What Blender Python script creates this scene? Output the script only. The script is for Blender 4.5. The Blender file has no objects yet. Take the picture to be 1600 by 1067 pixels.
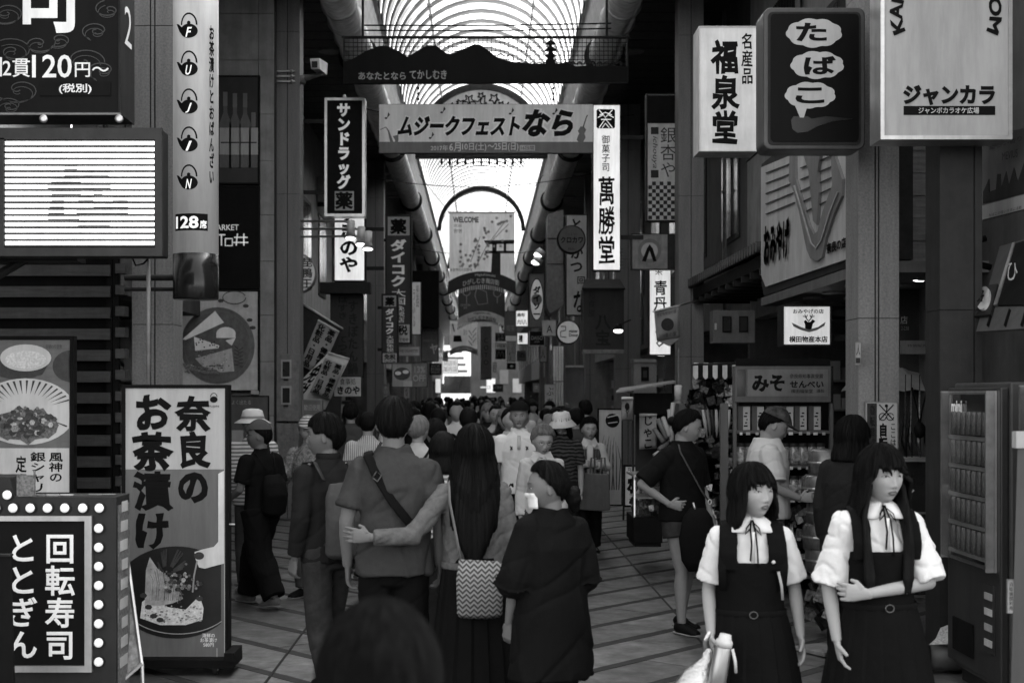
import bpy, bmesh, math, random
from mathutils import Vector, Matrix, noise
random.seed(7)
S = bpy.context.scene; COL = S.collection
# ---------------------------------------------------------------- camera
F = 2222.2; CX, CY, EYE = 752.0, 616.0, 1.8
cam = bpy.data.cameras.new("camera"); camo = bpy.data.objects.new("camera", cam); COL.objects.link(camo)
camo.location = (0, 0, EYE); camo.rotation_euler = (math.radians(90), 0, 0)
cam.lens = 50; cam.sensor_width = 36; cam.shift_x = (800 - CX) / 1600; cam.shift_y = (CY - 533.5) / 1600
cam.clip_end = 600; cam.clip_start = 0.05
cam.dof.use_dof = True; cam.dof.focus_distance = 10.5; cam.dof.aperture_fstop = 3.9
S.camera = camo
# ---------------------------------------------------------------- world, sun, exposure (black and white photograph: the light is grey)
w = bpy.data.worlds.new("World"); S.world = w; w.use_nodes = True
nt = w.node_tree; nt.nodes.clear()
sky = nt.nodes.new("ShaderNodeTexSky"); sky.sky_type = 'NISHITA'; sky.sun_disc = False
SE, SA = math.radians(52), math.radians(55)
sky.sun_elevation = SE; sky.sun_rotation = SA; sky.dust_density = 3.0
bw = nt.nodes.new("ShaderNodeRGBToBW"); bg = nt.nodes.new("ShaderNodeBackground"); wo = nt.nodes.new("ShaderNodeOutputWorld")
bg.inputs[1].default_value = 0.15
nt.links.new(sky.outputs[0], bw.inputs[0]); nt.links.new(bw.outputs[0], bg.inputs[0]); nt.links.new(bg.outputs[0], wo.inputs[0])
sl = bpy.data.lights.new("sun", 'SUN'); sl.energy = 3.3; sl.angle = math.radians(6)
so = bpy.data.objects.new("sun", sl); COL.objects.link(so); so.rotation_euler = Vector((math.cos(SE) * math.sin(SA), math.cos(SE) * math.cos(SA), math.sin(SE))).to_track_quat('Z', 'Y').to_euler(); so.location = (0, -20, 40)
S.view_settings.view_transform = 'Standard'; S.view_settings.look = 'None'; S.view_settings.gamma = 1
S.view_settings.exposure = 2.9
S.render.engine = 'CYCLES'; S.cycles.use_denoising = True; S.cycles.max_bounces = 8; S.cycles.transparent_max_bounces = 12
S.cycles.sample_clamp_indirect = 6; S.cycles.caustics_reflective = False; S.cycles.caustics_refractive = False
# ---------------------------------------------------------------- helpers
PI = math.pi
ORI = {}                                   # world origin of each top-level thing
def W(px, py, Y): return Vector(((px - CX) * Y / F, Y, EYE - (py - CY) * Y / F))
def wx(px, Y): return (px - CX) * Y / F
def wz(py, Y): return EYE - (py - CY) * Y / F
def tag(o, label=None, cat=None, group=None, kind=None):
    if label: o['label'] = label
    if cat: o['category'] = cat
    if group: o['group'] = group
    if kind: o['kind'] = kind
    return o
def thing(name, label, cat, loc=(0, 0, 0), group=None, rot=0, kind=None):
    o = bpy.data.objects.new(name, None); o.empty_display_size = .1; COL.objects.link(o)
    o.location = loc; o.rotation_euler = (0, 0, rot); ORI[o.name] = Vector(loc)
    return tag(o, label, cat, group, kind)
def ori(o):
    while o.parent: o = o.parent
    return ORI.get(o.name, Vector((0, 0, 0)))
def link(name, me, parent=None, loc=None):
    o = bpy.data.objects.new(name, me); COL.objects.link(o)
    if parent: o.parent = parent
    if loc: o.location = loc
    return o
def prt(o, label): o['label'] = label; return o
class MB:
    def __init__(s): s.v = []; s.f = []
    def add(s, vs, fs):
        b = len(s.v); s.v += [tuple(v) for v in vs]; s.f += [tuple(b + i for i in f) for f in fs]; return s
    def box(s, x0, x1, y0, y1, z0, z1):
        return s.add([(x, y, z) for x in (x0, x1) for y in (y0, y1) for z in (z0, z1)],
                     [(0, 1, 3, 2), (4, 6, 7, 5), (0, 4, 5, 1), (2, 3, 7, 6), (0, 2, 6, 4), (1, 5, 7, 3)])
    def pb(s, x0, y0, x1, y1, Y, d):       # box whose front rectangle is seen at these photo pixels, d thick
        return s.box(wx(x0, Y), wx(x1, Y), Y, Y + d, wz(y1, Y), wz(y0, Y))
    def quad(s, a, b, c, d): return s.add([a, b, c, d], [(0, 1, 2, 3)])
    def prism(s, poly, y0, y1, n=None):    # poly in XZ
        n = len(poly); A = [(x, y0, z) for x, z in poly]; B = [(x, y1, z) for x, z in poly]
        return s.add(A + B, [tuple(range(n))[::-1], tuple(range(n, 2 * n))] + [(i, (i + 1) % n, n + (i + 1) % n, n + i) for i in range(n)])
    def prismx(s, poly, x0, x1):           # poly in YZ
        n = len(poly); A = [(x0, y, z) for y, z in poly]; B = [(x1, y, z) for y, z in poly]
        return s.add(A + B, [tuple(range(n)), tuple(range(n, 2 * n))[::-1]] + [(i, n + i, n + (i + 1) % n, (i + 1) % n) for i in range(n)])
    def prismz(s, poly, z0, z1):           # poly in XY
        n = len(poly); A = [(x, y, z0) for x, y in poly]; B = [(x, y, z1) for x, y in poly]
        return s.add(A + B, [tuple(range(n))[::-1], tuple(range(n, 2 * n))] + [(i, (i + 1) % n, n + (i + 1) % n, n + i) for i in range(n)])
    def tube(s, pts, r, n=8, cap=True, flat=1.0, up=None):
        pts = [Vector(p) for p in pts]; m = len(pts)
        rs = r if isinstance(r, (list, tuple)) else [r] * m
        u = None; vs = []; fs = []
        for i, p in enumerate(pts):
            t = (pts[min(i + 1, m - 1)] - pts[max(i - 1, 0)]).normalized()
            if u is None:
                a = Vector(up) if up else (Vector((0, 0, 1)) if abs(t.z) < .9 else Vector((0, 1, 0)))
                u = (a - t * a.dot(t)).normalized()
            else: u = (u - t * u.dot(t)).normalized()
            q = t.cross(u)
            ri = rs[i]; ra, rb = ri if isinstance(ri, (tuple, list)) else (ri, ri * flat)
            for k in range(n):
                a = 2 * PI * k / n; vs.append(p + u * (math.cos(a) * ra) + q * (math.sin(a) * rb))
        for i in range(m - 1):
            for k in range(n): fs.append((i * n + k, i * n + (k + 1) % n, (i + 1) * n + (k + 1) % n, (i + 1) * n + k))
        if cap: fs += [tuple(range(n))[::-1], tuple(range((m - 1) * n, m * n))]
        return s.add(vs, fs)
    def ball(s, c, r, n=12, mtx=None):
        r = (r, r, r) if isinstance(r, (int, float)) else r; m = n // 2 + 1; vs = []; fs = []; c = Vector(c)
        for i in range(1, m):
            th = PI * i / m
            for k in range(n):
                a = 2 * PI * k / n; p = Vector((math.sin(th) * math.cos(a) * r[0], math.sin(th) * math.sin(a) * r[1], math.cos(th) * r[2]))
                if mtx: p = mtx @ p
                vs.append(c + p)
        T = Vector((0, 0, r[2])); B = Vector((0, 0, -r[2]))
        if mtx: T = mtx @ T; B = mtx @ B
        vs += [c + T, c + B]; t = len(vs) - 2
        for i in range(m - 2):
            for k in range(n): fs.append((i * n + k, (i + 1) * n + k, (i + 1) * n + (k + 1) % n, i * n + (k + 1) % n))
        for k in range(n): fs += [(t, k, (k + 1) % n), (t + 1, (m - 2) * n + (k + 1) % n, (m - 2) * n + k)]
        return s.add(vs, fs)
    def lathe(s, prof, c=(0, 0, 0), n=24, axis='z'):   # prof [(r,h)], closed at ends
        vs = []; fs = []; m = len(prof)
        for r, h in prof:
            for k in range(n):
                a = 2 * PI * k / n; x, y = r * math.cos(a), r * math.sin(a)
                p = (x, y, h) if axis == 'z' else ((x, h, y) if axis == 'y' else (h, x, y))
                vs.append((p[0] + c[0], p[1] + c[1], p[2] + c[2]))
        for i in range(m - 1):
            for k in range(n): fs.append((i * n + k, i * n + (k + 1) % n, (i + 1) * n + (k + 1) % n, (i + 1) * n + k))
        fs += [tuple(range(n))[::-1], tuple(range((m - 1) * n, m * n))]
        return s.add(vs, fs)
    def mesh(s, name, mat, org=(0, 0, 0), smooth=False):
        me = bpy.data.meshes.new(name); o = Vector(org)
        me.from_pydata([(a - o.x, b - o.y, c - o.z) for a, b, c in s.v], [], s.f); me.materials.append(mat)
        if smooth: me.shade_smooth()
        bm = bmesh.new(); bm.from_mesh(me); bmesh.ops.recalc_face_normals(bm, faces=bm.faces); bm.to_mesh(me); bm.free()
        return me
    def build(s, name, mat, parent=None, smooth=False, bev=0, loc=None):
        org = ori(parent) if parent else (loc or (0, 0, 0))
        o = link(name, s.mesh(name, mat, org, smooth), parent, loc=None if parent else loc)
        if bev:
            b = o.modifiers.new("bevel", 'BEVEL'); b.width = bev; b.segments = 2; b.limit_method = 'ANGLE'
        if smooth == 'auto': pass
        return o
# ---------------------------------------------------------------- materials
MATS = {}
def mat(name, g=.3, rough=.6, var=.12, scale=6, bump=.0, metal=0, emit=0, bscale=None, stretch=(1, 1, 1), spec=.3, trans=0, alpha=1, coat=0, dirt=.22, dirts=(7, 7, .9)):
    if name in MATS: return MATS[name]
    m = bpy.data.materials.new(name); m.use_nodes = True; n = m.node_tree.nodes; l = m.node_tree.links
    p = n["Principled BSDF"]; p.inputs["Roughness"].default_value = rough; p.inputs["Metallic"].default_value = metal
    p.inputs["Specular IOR Level"].default_value = spec; p.inputs["Transmission Weight"].default_value = trans
    p.inputs["Alpha"].default_value = alpha; p.inputs["Coat Weight"].default_value = coat
    tc = n.new("ShaderNodeTexCoord"); mp = n.new("ShaderNodeMapping"); mp.inputs[3].default_value = stretch
    l.new(tc.outputs["Object"], mp.inputs[0])
    nz = n.new("ShaderNodeTexNoise"); nz.inputs["Scale"].default_value = scale; nz.inputs["Detail"].default_value = 6; nz.inputs["Roughness"].default_value = .65
    l.new(mp.outputs[0], nz.inputs[0])
    rp = n.new("ShaderNodeMapRange"); rp.inputs[1].default_value = .3; rp.inputs[2].default_value = .7
    rp.inputs[3].default_value = g * (1 - var); rp.inputs[4].default_value = g * (1 + var)
    l.new(nz.outputs[0], rp.inputs[0]); outc = rp.outputs[0]
    if dirt:   # rain streaks, dust and wear
        m2 = n.new("ShaderNodeMapping"); m2.inputs[3].default_value = dirts; l.new(tc.outputs["Object"], m2.inputs[0])
        n2 = n.new("ShaderNodeTexNoise"); n2.inputs["Scale"].default_value = 1.0; n2.inputs["Detail"].default_value = 7; n2.inputs["Roughness"].default_value = .7; l.new(m2.outputs[0], n2.inputs[0])
        r2 = n.new("ShaderNodeMapRange"); r2.inputs[1].default_value = .38; r2.inputs[2].default_value = .62; r2.inputs[3].default_value = 1 - dirt; r2.inputs[4].default_value = 1; l.new(n2.outputs[0], r2.inputs[0])
        mu = n.new("ShaderNodeMath"); mu.operation = 'MULTIPLY'; l.new(rp.outputs[0], mu.inputs[0]); l.new(r2.outputs[0], mu.inputs[1]); outc = mu.outputs[0]
        r3 = n.new("ShaderNodeMapRange"); r3.inputs[3].default_value = min(1, rough + .2); r3.inputs[4].default_value = rough; l.new(r2.outputs[0], r3.inputs[0]); l.new(r3.outputs[0], p.inputs["Roughness"])
    l.new(outc, p.inputs["Base Color"])
    if emit:
        l.new(outc, p.inputs["Emission Color"]); p.inputs["Emission Strength"].default_value = emit * .55
    if bump:
        nb = n.new("ShaderNodeTexNoise"); nb.inputs["Scale"].default_value = bscale or scale * 8; nb.inputs["Detail"].default_value = 4
        l.new(mp.outputs[0], nb.inputs[0]); bp = n.new("ShaderNodeBump"); bp.inputs["Strength"].default_value = bump; bp.inputs["Distance"].default_value = .01
        l.new(nb.outputs[0], bp.inputs["Height"]); l.new(bp.outputs[0], p.inputs["Normal"])
    MATS[name] = m; return m
BLK = mat('black_paint', .006, .6, .3, spec=.1); INK = mat('ink', .005, .7, .1, spec=.1, dirt=0); DKM = mat('dark_metal', .02, .5, .35, 9, spec=.12)
WHT = mat('white_enamel', .55, .5, .14, 7, .05); GRY = mat('grey_metal', .2, .45, .28, 12, .08); ALU = mat('aluminium', .5, .32, .12, 12, metal=.8)
LGR = mat('light_grey_print', .38, .5, .06); MGR = mat('mid_grey_print', .15, .5, .1); DGR = mat('dark_grey_print', .03, .6, .2, spec=.2)
GRAN = mat('column_granite', .19, .6, .28, 60, .15); STEEL = mat('duct_steel', .6, .33, .3, 5, .1, metal=.55, stretch=(1, 4, 1))
LIT = mat('lit_acrylic', .8, .4, .05, 2, emit=.22); LITD = mat('dim_lit_acrylic', .7, .4, .06, 2, emit=.1); LITH = mat('hot_lamp', .9, .4, .02, 2, emit=1.4)
LITW = mat('lit_white_print', .8, .4, .03, 2, emit=.22)
WOOD = mat('dark_wood', .025, .55, .35, 4, .2, stretch=(1, 6, 6)); WOODL = mat('worn_wood', .06, .6, .3, 5, .2, stretch=(1, 5, 8))
PLAS = mat('plaster', .35, .85, .2, 2, .2, 60); CONC = mat('stone_tile', .28, .7, .25, 3, .1); GLAS = mat('window_glass', .03, .08, .3, 2, spec=.8)
# ---------------------------------------------------------------- lettering
def lettermesh(txt, vertical=False, bold=0.0, brush=0.0, shear=0.0, lh=1.0, outline=0):
    cu = bpy.data.curves.new('t', 'FONT')
    cu.body = "\n".join(txt) if vertical is True else txt
    cu.align_x = 'CENTER'; cu.size = 1; cu.space_line = lh * 1.02 if vertical is True else lh; cu.bevel_depth = bold; cu.bevel_resolution = 0; cu.shear = shear
    cu.resolution_u = 3
    o = bpy.data.objects.new('t', cu); me = bpy.data.meshes.new_from_object(o); bpy.data.objects.remove(o); bpy.data.curves.remove(cu)
    vs = [v.co.copy() for v in me.vertices]; fs = [tuple(p.vertices) for p in me.polygons]; bpy.data.meshes.remove(me)
    if brush:
        sd = random.random() * 50
        for v in vs:
            q = Vector((v.x * 2.2 + sd, v.y * 2.2, 0)); v.x += (noise.noise(q)) * brush; v.y += noise.noise(q + Vector((9, 9, 0))) * brush
            q *= 3; v.x += (noise.noise(q)) * brush * .5; v.y += noise.noise(q + Vector((9, 9, 0))) * brush * .5
    return vs, fs
def letter(parent, txt, rect, Y, m=None, name='lettering', fit=True, plane=None, **k):
    """lay lettering into a pixel rectangle at distance Y (or on a plane function (u,v)->point)"""
    vs, fs = lettermesh(txt, **k); bold = k.get('bold', 0)
    if not vs: print('EMPTY TEXT', txt); return
    x0 = min(v.x for v in vs); x1 = max(v.x for v in vs); y0 = min(v.y for v in vs); y1 = max(v.y for v in vs)
    b = MB(); P = []
    for v in vs:
        u = (v.x - x0) / max(x1 - x0, 1e-6); t = (y1 - v.y) / max(y1 - y0, 1e-6)
        dz = v.z / max(bold, 1e-6) * -.0008 if bold else 0
        if plane: P.append(plane(rect[0] + u * (rect[2] - rect[0]), rect[1] + t * (rect[3] - rect[1])) + (Vector((0, dz, 0)) if bold else Vector()))
        else: P.append(W(rect[0] + u * (rect[2] - rect[0]), rect[1] + t * (rect[3] - rect[1]), Y + dz))
    b.v = [tuple(p) for p in P]; b.f = fs
    return b.build(name, m or INK, parent)
def poly(parent, pts, Y, m, name='emblem', d=.004):
    """a flat cut shape given by photo pixels at distance Y"""
    b = MB()
    for p in (pts if isinstance(pts[0][0], (tuple, list)) else [pts]): b.prism([(wx(x, Y), wz(y, Y)) for x, y in p], Y, Y + d)
    return b.build(name, m, parent)
def circ(cx, cy, r, n=28, ry=None, a0=0, a1=2 * PI): return [(cx + r * math.cos(a0 + (a1 - a0) * i / n), cy + (ry or r) * math.sin(a0 + (a1 - a0) * i / n)) for i in range(n if a1 - a0 > 6.2 else n + 1)]
def stroke(pts, w):  # thick polyline as a polygon (pixels)
    L = []; R = []
    for i, p in enumerate(pts):
        a = pts[max(i - 1, 0)]; c = pts[min(i + 1, len(pts) - 1)]; dx, dy = c[0] - a[0], c[1] - a[1]; q = math.hypot(dx, dy) or 1
        ww = w[i] if isinstance(w, (list, tuple)) else w
        L.append((p[0] - dy / q * ww / 2, p[1] + dx / q * ww / 2)); R.append((p[0] + dy / q * ww / 2, p[1] - dx / q * ww / 2))
    return L + R[::-1]
def sign(name, label, rect, Y, face, d=.15, frame=DKM, fw=2.5, body=None, cat='sign', group=None, texts=(), bev=0, hang=None):
    """a box sign seen square on: cabinet, face panel, frame, lettering"""
    x0, y0, x1, y1 = rect; t = thing(name, label, cat, W((x0 + x1) / 2, y1, Y), group)
    MB().pb(x0, y0, x1, y1, Y + .012, d).build('cabinet', body or frame, t, bev=bev)
    MB().pb(x0 + fw, y0 + fw, x1 - fw, y1 - fw, Y + .006, .005).build('face_panel', face, t)
    if fw:
        b = MB(); b.pb(x0, y0, x1, y0 + fw, Y - .006, .017); b.pb(x0, y1 - fw, x1, y1, Y - .006, .017)
        b.pb(x0, y0 + fw, x0 + fw, y1 - fw, Y - .006, .017); b.pb(x1 - fw, y0 + fw, x1, y1 - fw, Y - .006, .017); b.build('frame', frame, t)
    for tx in texts: letter(t, tx[0], tx[1], Y + .003, tx[2] if len(tx) > 2 else INK, **(tx[3] if len(tx) > 3 else {}))
    if hang:  # bracket arms reaching to a column at pixel x
        for yy in (y0 + (y1 - y0) * .2, y0 + (y1 - y0) * .8):
            b = MB(); a = W(x0 if hang < x0 else x1, yy, Y + d / 2); c = W(hang, yy, Y + d / 2); b.box(min(a.x, c.x), max(a.x, c.x), a.y - .02, a.y + .02, a.z - .03, a.z + .03); b.build('bracket', DKM, t)
    return t
V = dict(vertical=True); LTX = mat('glow_lettering', .62, .5, .06, emit=.05)  # letters glow slightly so they read pale in the shade
# ================================================================ SETTING
def clip(poly, nx, ny, c):   # keep nx*x+ny*y<=c
    out = []
    for i in range(len(poly)):
        a = poly[i]; b = poly[(i + 1) % len(poly)]; da = nx * a[0] + ny * a[1] - c; db = nx * b[0] + ny * b[1] - c
        if da <= 0: out.append(a)
        if da * db < 0: t = da / (da - db); out.append((a[0] + t * (b[0] - a[0]), a[1] + t * (b[1] - a[1])))
    return out
GROUND = mat('ground_asphalt', .06, .9, .3, 3, .2)
SLAB = [mat('paving_stone_%d' % i, g, .5, .4, 7, .12, 90, dirt=.4, dirts=(1.6, 1.6, 1)) for i, g in enumerate((.23, .27, .205))]; BAND = mat('dark_band_stone', .03, .8, .3, 12, .1)
JOINT = mat('mortar', .05, .9, .3, 20)
MB().box(-300, 300, -300, 400, -.6, -.05).build('ground', GROUND, loc=(0, 0, 0))['kind'] = 'structure'
pv = MB().box(-5.5, 5.5, 4, 160, -.05, -.008).build('pavement', JOINT); pv['kind'] = 'structure'
A45 = math.radians(48); ca, sa = math.cos(A45), math.sin(A45)
far = {0: MB(), 1: MB()}
def slabs(sx, lo, hi):
    """sx=+1: bands rise away to the right; pieces clipped between lo<X<hi"""
    per = .8 * ca; nb = .085; L = 1.15; pieces = []
    for i in range(-8, 80):
        for j in range(-6, 46):
            off = (i % 2) * .5
            for kind, t0, t1 in ((1, 0, nb), (0, nb, per)):
                s0 = (j + off) * L; P = []
                for s, t in ((s0 + .004, t0 + .004), (s0 + L - .004, t0 + .004), (s0 + L - .004, t1 - .004), (s0 + .004, t1 - .004)):
                    t += i * per
                    P.append((s * ca - t * sa, s * sa + t * ca + 6))
                cx = sum(p[0] for p in P) / 4; cy = sum(p[1] for p in P) / 4
                if not (4.5 < cy < 60): continue
                X0, X1 = (lo, hi) if sx > 0 else (-hi, -lo)
                if cx < X0 - 1.2 or cx > X1 + 1.2: continue
                P = clip(P, -1, 0, -X0); P = clip(P, 1, 0, X1) if P else P
                if len(P) < 3: continue
                P = [(sx * x, y) for x, y in P]
                if sx < 0: P = P[::-1]
                pieces.append((cy, kind, P))
    return pieces
allp = slabs(1, .15, 1.59) + slabs(-1, -1.34, .145) + slabs(1, 1.61, 4.2) + slabs(-1, -4.2, -1.36)
near = [p for p in allp if p[0] > 8.3]; near.sort(key=lambda p: p[0]); cnt = {0: 0, 1: 0}
for cy, kind, P in near + [p for p in allp if p[0] <= 8.3]:
    dz = random.uniform(-.0012, .0012)
    if cnt[kind] < 200 and cy > 8.3:
        cnt[kind] += 1; m = BAND if kind else random.choice(SLAB)
        MB().prismz(P, -.02, dz).build('band_stone' if kind else 'paving_stone', m, pv)
    else: far[kind].prismz(P, -.02, dz)
for k in (0, 1): far[k].build('distant_band_stones' if k else 'distant_paving_stones', BAND if k else SLAB[0], pv)['kind'] = 'stuff'
MB().box(-5.5, 5.5, 60, 160, -.008, 0).build('far_paving', SLAB[0], pv)
for x in (1.6, -1.35): MB().box(x - .009, x + .009, 5, 60, -.02, .002).build('drain_slot', DKM, pv)
# ---- arcade roof
RX, RZ = 1.86, 8.72; NA = 22
PANW = bpy.data.materials.new('roof_polycarbonate'); PANG = bpy.data.materials.new('stained_polycarbonate')
for m_, tr, al in ((PANW, .68, .28), (PANG, .24, .15)):
    m_.use_nodes = True; n = m_.node_tree.nodes; l = m_.node_tree.links; n.clear()
    o = n.new('ShaderNodeOutputMaterial'); a = n.new('ShaderNodeBsdfTranslucent'); b = n.new('ShaderNodeBsdfTransparent'); d = n.new('ShaderNodeBsdfDiffuse')
    mx = n.new('ShaderNodeMixShader'); mx2 = n.new('ShaderNodeMixShader'); mx.inputs[0].default_value = al; mx2.inputs[0].default_value = .1
    nz = n.new('ShaderNodeTexNoise'); nz.inputs['Scale'].default_value = 2.5; nz.inputs['Detail'].default_value = 8; tc = n.new('ShaderNodeTexCoord'); mp = n.new('ShaderNodeMapping'); mp.inputs[3].default_value = (1, 5, 1)
    r = n.new('ShaderNodeMapRange'); r.inputs[1].default_value = .35; r.inputs[2].default_value = .6; r.inputs[3].default_value = tr * .72; r.inputs[4].default_value = tr
    l.new(tc.outputs['Object'], mp.inputs[0]); l.new(mp.outputs[0], nz.inputs[0]); l.new(nz.outputs[0], r.inputs[0])
    l.new(r.outputs[0], a.inputs[0]); l.new(r.outputs[0], b.inputs[0]); d.inputs[0].default_value = (tr * .8,) * 3 + (1,)
    l.new(a.outputs[0], mx.inputs[1]); l.new(b.outputs[0], mx.inputs[2]); l.new(mx.outputs[0], mx2.inputs[1]); l.new(d.outputs[0], mx2.inputs[2]); l.new(mx2.outputs[0], o.inputs[0])
def arch(y0, y1, r0, th=0, n=NA, a0=0, a1=PI, rx=None):
    b = MB(); vs = []; fs = []
    for i in range(n + 1):
        a = a0 + (a1 - a0) * i / n
        for y in (y0, y1):
            for r in (r0, r0 + th): vs.append((math.cos(a) * r, y, RZ + math.sin(a) * r))
    for i in range(n):
        k = i * 4
        fs += [(k, k + 4, k + 6, k + 2), (k + 1, k + 3, k + 7, k + 5), (k, k + 1, k + 5, k + 4), (k + 2, k + 6, k + 7, k + 3)]
    fs += [(0, 2, 3, 1), (n * 4, n * 4 + 1, n * 4 + 3, n * 4 + 2)]
    return b.add(vs, fs)
roof = thing('arcade_roof', 'long barrel vault of translucent white panels over the shopping street', 'arcade roof', (0, 16, 7.9))
PER = .88; o0 = Vector((0, 16, 7.9))
RIBM = mat('rib_metal', .4, .5, .2)
def inst(name, me, y): return link(name, me, roof, (0, y, 0))
def mk(b, m): return b.mesh('m', m, (0, 0, 7.9), True)
m1 = mk(arch(0, .52, RX, .004), PANW); m2 = mk(arch(.52, PER, RX - .015, .004), PANG)
m3 = mk(arch(-.006, .006, RX - .015, .015), RIBM); m4 = mk(arch(.513, .524, RX - .02, .02), RIBM)
b5 = arch(0, .52, RX, .004); b6 = arch(.52, PER, RX - .015, .004); FW_, FG_, FR_ = MB(), MB(), MB()
for i in range(152):
    y = 16 + i * PER - 16
    if i < 100:
        inst('roof_panel', m1, y); inst('grey_roof_panel', m2, y); inst('roof_rib', m3, y)
    else:
        for src, dst in ((b5, FW_), (b6, FG_)): dst.add([(a, q + y + 16, c) for a, q, c in src.v], src.f)
        dst = FR_; s_ = arch(-.006, .006, RX - .015, .015); dst.add([(a, q + y + 16, c) for a, q, c in s_.v], s_.f)
FW_.build('distant_roof_panels', PANW, roof, True)['kind'] = 'stuff'; FG_.build('distant_grey_roof_panels', PANG, roof, True)['kind'] = 'stuff'; FR_.build('distant_roof_ribs', RIBM, roof)['kind'] = 'stuff'
for a in (52, 128):
    a = math.radians(a); MB().tube([(math.cos(a) * (RX - .05), y, RZ + math.sin(a) * (RX - .05)) for y in (16, 150)], .022, 6).build('purlin', RIBM, roof)
    b = MB()
    for i in range(60): y = 16.44 + i * PER; b.box(math.cos(a) * (RX - .05) - .05, math.cos(a) * (RX - .05) + .05, y - .05, y + .05, RZ + math.sin(a) * (RX - .05) - .03, RZ + math.sin(a) * (RX - .05) + .03)
    b.build('purlin_clamps', RIBM, roof)['kind'] = 'stuff'
for y in (60, 78, 96, 114, 132): arch(y, y + .35, RX - .16, .16).build('main_arch', DKM, roof)
# fascia boards between duct and vault
FAS = bpy.data.materials.new('striped_fascia'); FAS.use_nodes = True; n = FAS.node_tree.nodes; l = FAS.node_tree.links; p = n['Principled BSDF']
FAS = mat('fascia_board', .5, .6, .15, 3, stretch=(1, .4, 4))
for sx in (-1, 1):
    me = None
    for i in range(112):
        y = 16 + i * 1.2
        if i < 60:
            if me is None:
                q = MB(); cs = 8
                for k in range(cs):
                    a = k * 1.2 / cs; e = a + 1.2 / cs - .012
                    q.add([(sx * 2.06, a, 8.0), (sx * 2.06, e, 8.0), (sx * 1.87, e, 8.9), (sx * 1.87, a, 8.9), (sx * 2.1, a, 8.0), (sx * 2.1, e, 8.0), (sx * 1.91, e, 8.9), (sx * 1.91, a, 8.9)], [(0, 1, 2, 3), (7, 6, 5, 4), (0, 4, 5, 1), (2, 6, 7, 3), (1, 5, 6, 2), (0, 3, 7, 4)])
                me = q.mesh('m', FAS, (0, 0, 7.9))
            inst('fascia_panel', me, y - 16)
    MB().add([(sx * 2.06, 88, 8.0), (sx * 2.06, 150, 8.0), (sx * 1.87, 150, 8.9), (sx * 1.87, 88, 8.9), (sx * 2.1, 88, 8.0), (sx * 2.1, 150, 8.0), (sx * 1.91, 150, 8.9), (sx * 1.91, 88, 8.9)], [(0, 1, 2, 3), (7, 6, 5, 4), (0, 4, 5, 1), (2, 6, 7, 3), (1, 5, 6, 2), (0, 3, 7, 4)]).build('far_fascia', FAS, roof)
    MB().box(min(sx * 2.1, sx * 2.3), max(sx * 2.1, sx * 2.3), 16, 150, 8.0, 8.95).build('fascia_backing', DKM, roof)
# ducts
for sx, nm in ((-1, 'round steel duct on the wine poster side of the arcade ceiling'), (1, 'round steel duct on the karaoke sign side of the arcade ceiling')):
    t = thing('ventilation_duct', nm, 'duct', (sx * 2.2, 14, 7.86), 'ceiling ducts'); r = .265
    b = MB(); b.tube([(sx * 2.2, 14, 7.86), (sx * 2.2, 150, 7.86)], r, 28); b.build('duct_pipe', STEEL, t, True)
    me = MB().lathe([(r - .01, -.035), (r + .025, -.03), (r + .03, 0), (r + .025, .03), (r - .01, .035)], (0, 0, 0), 28, 'y').mesh('m', STEEL, (0, 0, 0), True)
    for i in range(75): link('duct_flange', me, t, (0, 1 + i * (1.0 if i < 40 else 1.6), 0) if i < 40 else (0, 41 + (i - 40) * 2.6, 0))
    for i in range(12): MB().lathe([(r, -.06), (r + .09, -.05), (r + .09, .05), (r, .06)], (sx * 2.2, 25.5 + i * 9.5, 7.86), 28, 'y').build('duct_hanger', DKM, t, True)
# eaves ceilings (boards)
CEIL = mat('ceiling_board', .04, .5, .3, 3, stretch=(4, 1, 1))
for sx in (-1, 1):
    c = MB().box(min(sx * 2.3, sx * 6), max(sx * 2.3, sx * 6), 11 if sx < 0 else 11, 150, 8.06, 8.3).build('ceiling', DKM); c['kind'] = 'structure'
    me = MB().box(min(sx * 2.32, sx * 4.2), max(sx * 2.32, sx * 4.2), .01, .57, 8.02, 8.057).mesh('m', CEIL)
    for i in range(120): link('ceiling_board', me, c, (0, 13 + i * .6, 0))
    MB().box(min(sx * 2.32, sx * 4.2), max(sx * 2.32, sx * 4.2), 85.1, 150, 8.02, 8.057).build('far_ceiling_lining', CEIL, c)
    me = MB().lathe([(.17, 0), (.2, 0), (.2, -.03), (.14, -.03)], n=20).mesh('m', GRY)
    for i in range(10): link('downlight_ring', me, c, (sx * 2.75, 21 + i * 4.75, 8.02))
# columns
def column(px0, px1, Y, d, label, grooves=(.5,), plinth=True, top=8.02, m=GRAN):
    x0, x1 = wx(px0, Y), wx(px1, Y); t = thing('stone_column', label, 'column', ((x0 + x1) / 2, Y, 0), 'columns along the arcade')
    z = 0; k = 0
    while z < top:
        z1 = min(z + 2.35, top); q = MB(); g = [0] + list(grooves) + [1]
        for a, e in zip(g[:-1], g[1:]): q.box(x0 + (x1 - x0) * a + .006, x0 + (x1 - x0) * e - .006, Y, Y + d, z + .003, z1 - .003)
        q.build('cladding_panel', m, t); z = z1; k += 1
    MB().box(x0 + .01, x1 - .01, Y + .012, Y + d - .01, 0, top).build('core', DKM, t)
    return t
column(205, 272, 11.2, .35, 'granite column behind the white cylindrical hanging sign', (.45, .55))
column(429, 469, 20.6, .42, 'granite column beside the cheese poster, carrying two small cabinets', (.5,))
column(573, 600, 38, .5, 'tall granite column beside the long vertical pharmacy sign')
column(1340, 1406, 10.3, .36, 'wide granite column carrying the no cycling notice', (.42, .5))
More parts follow.
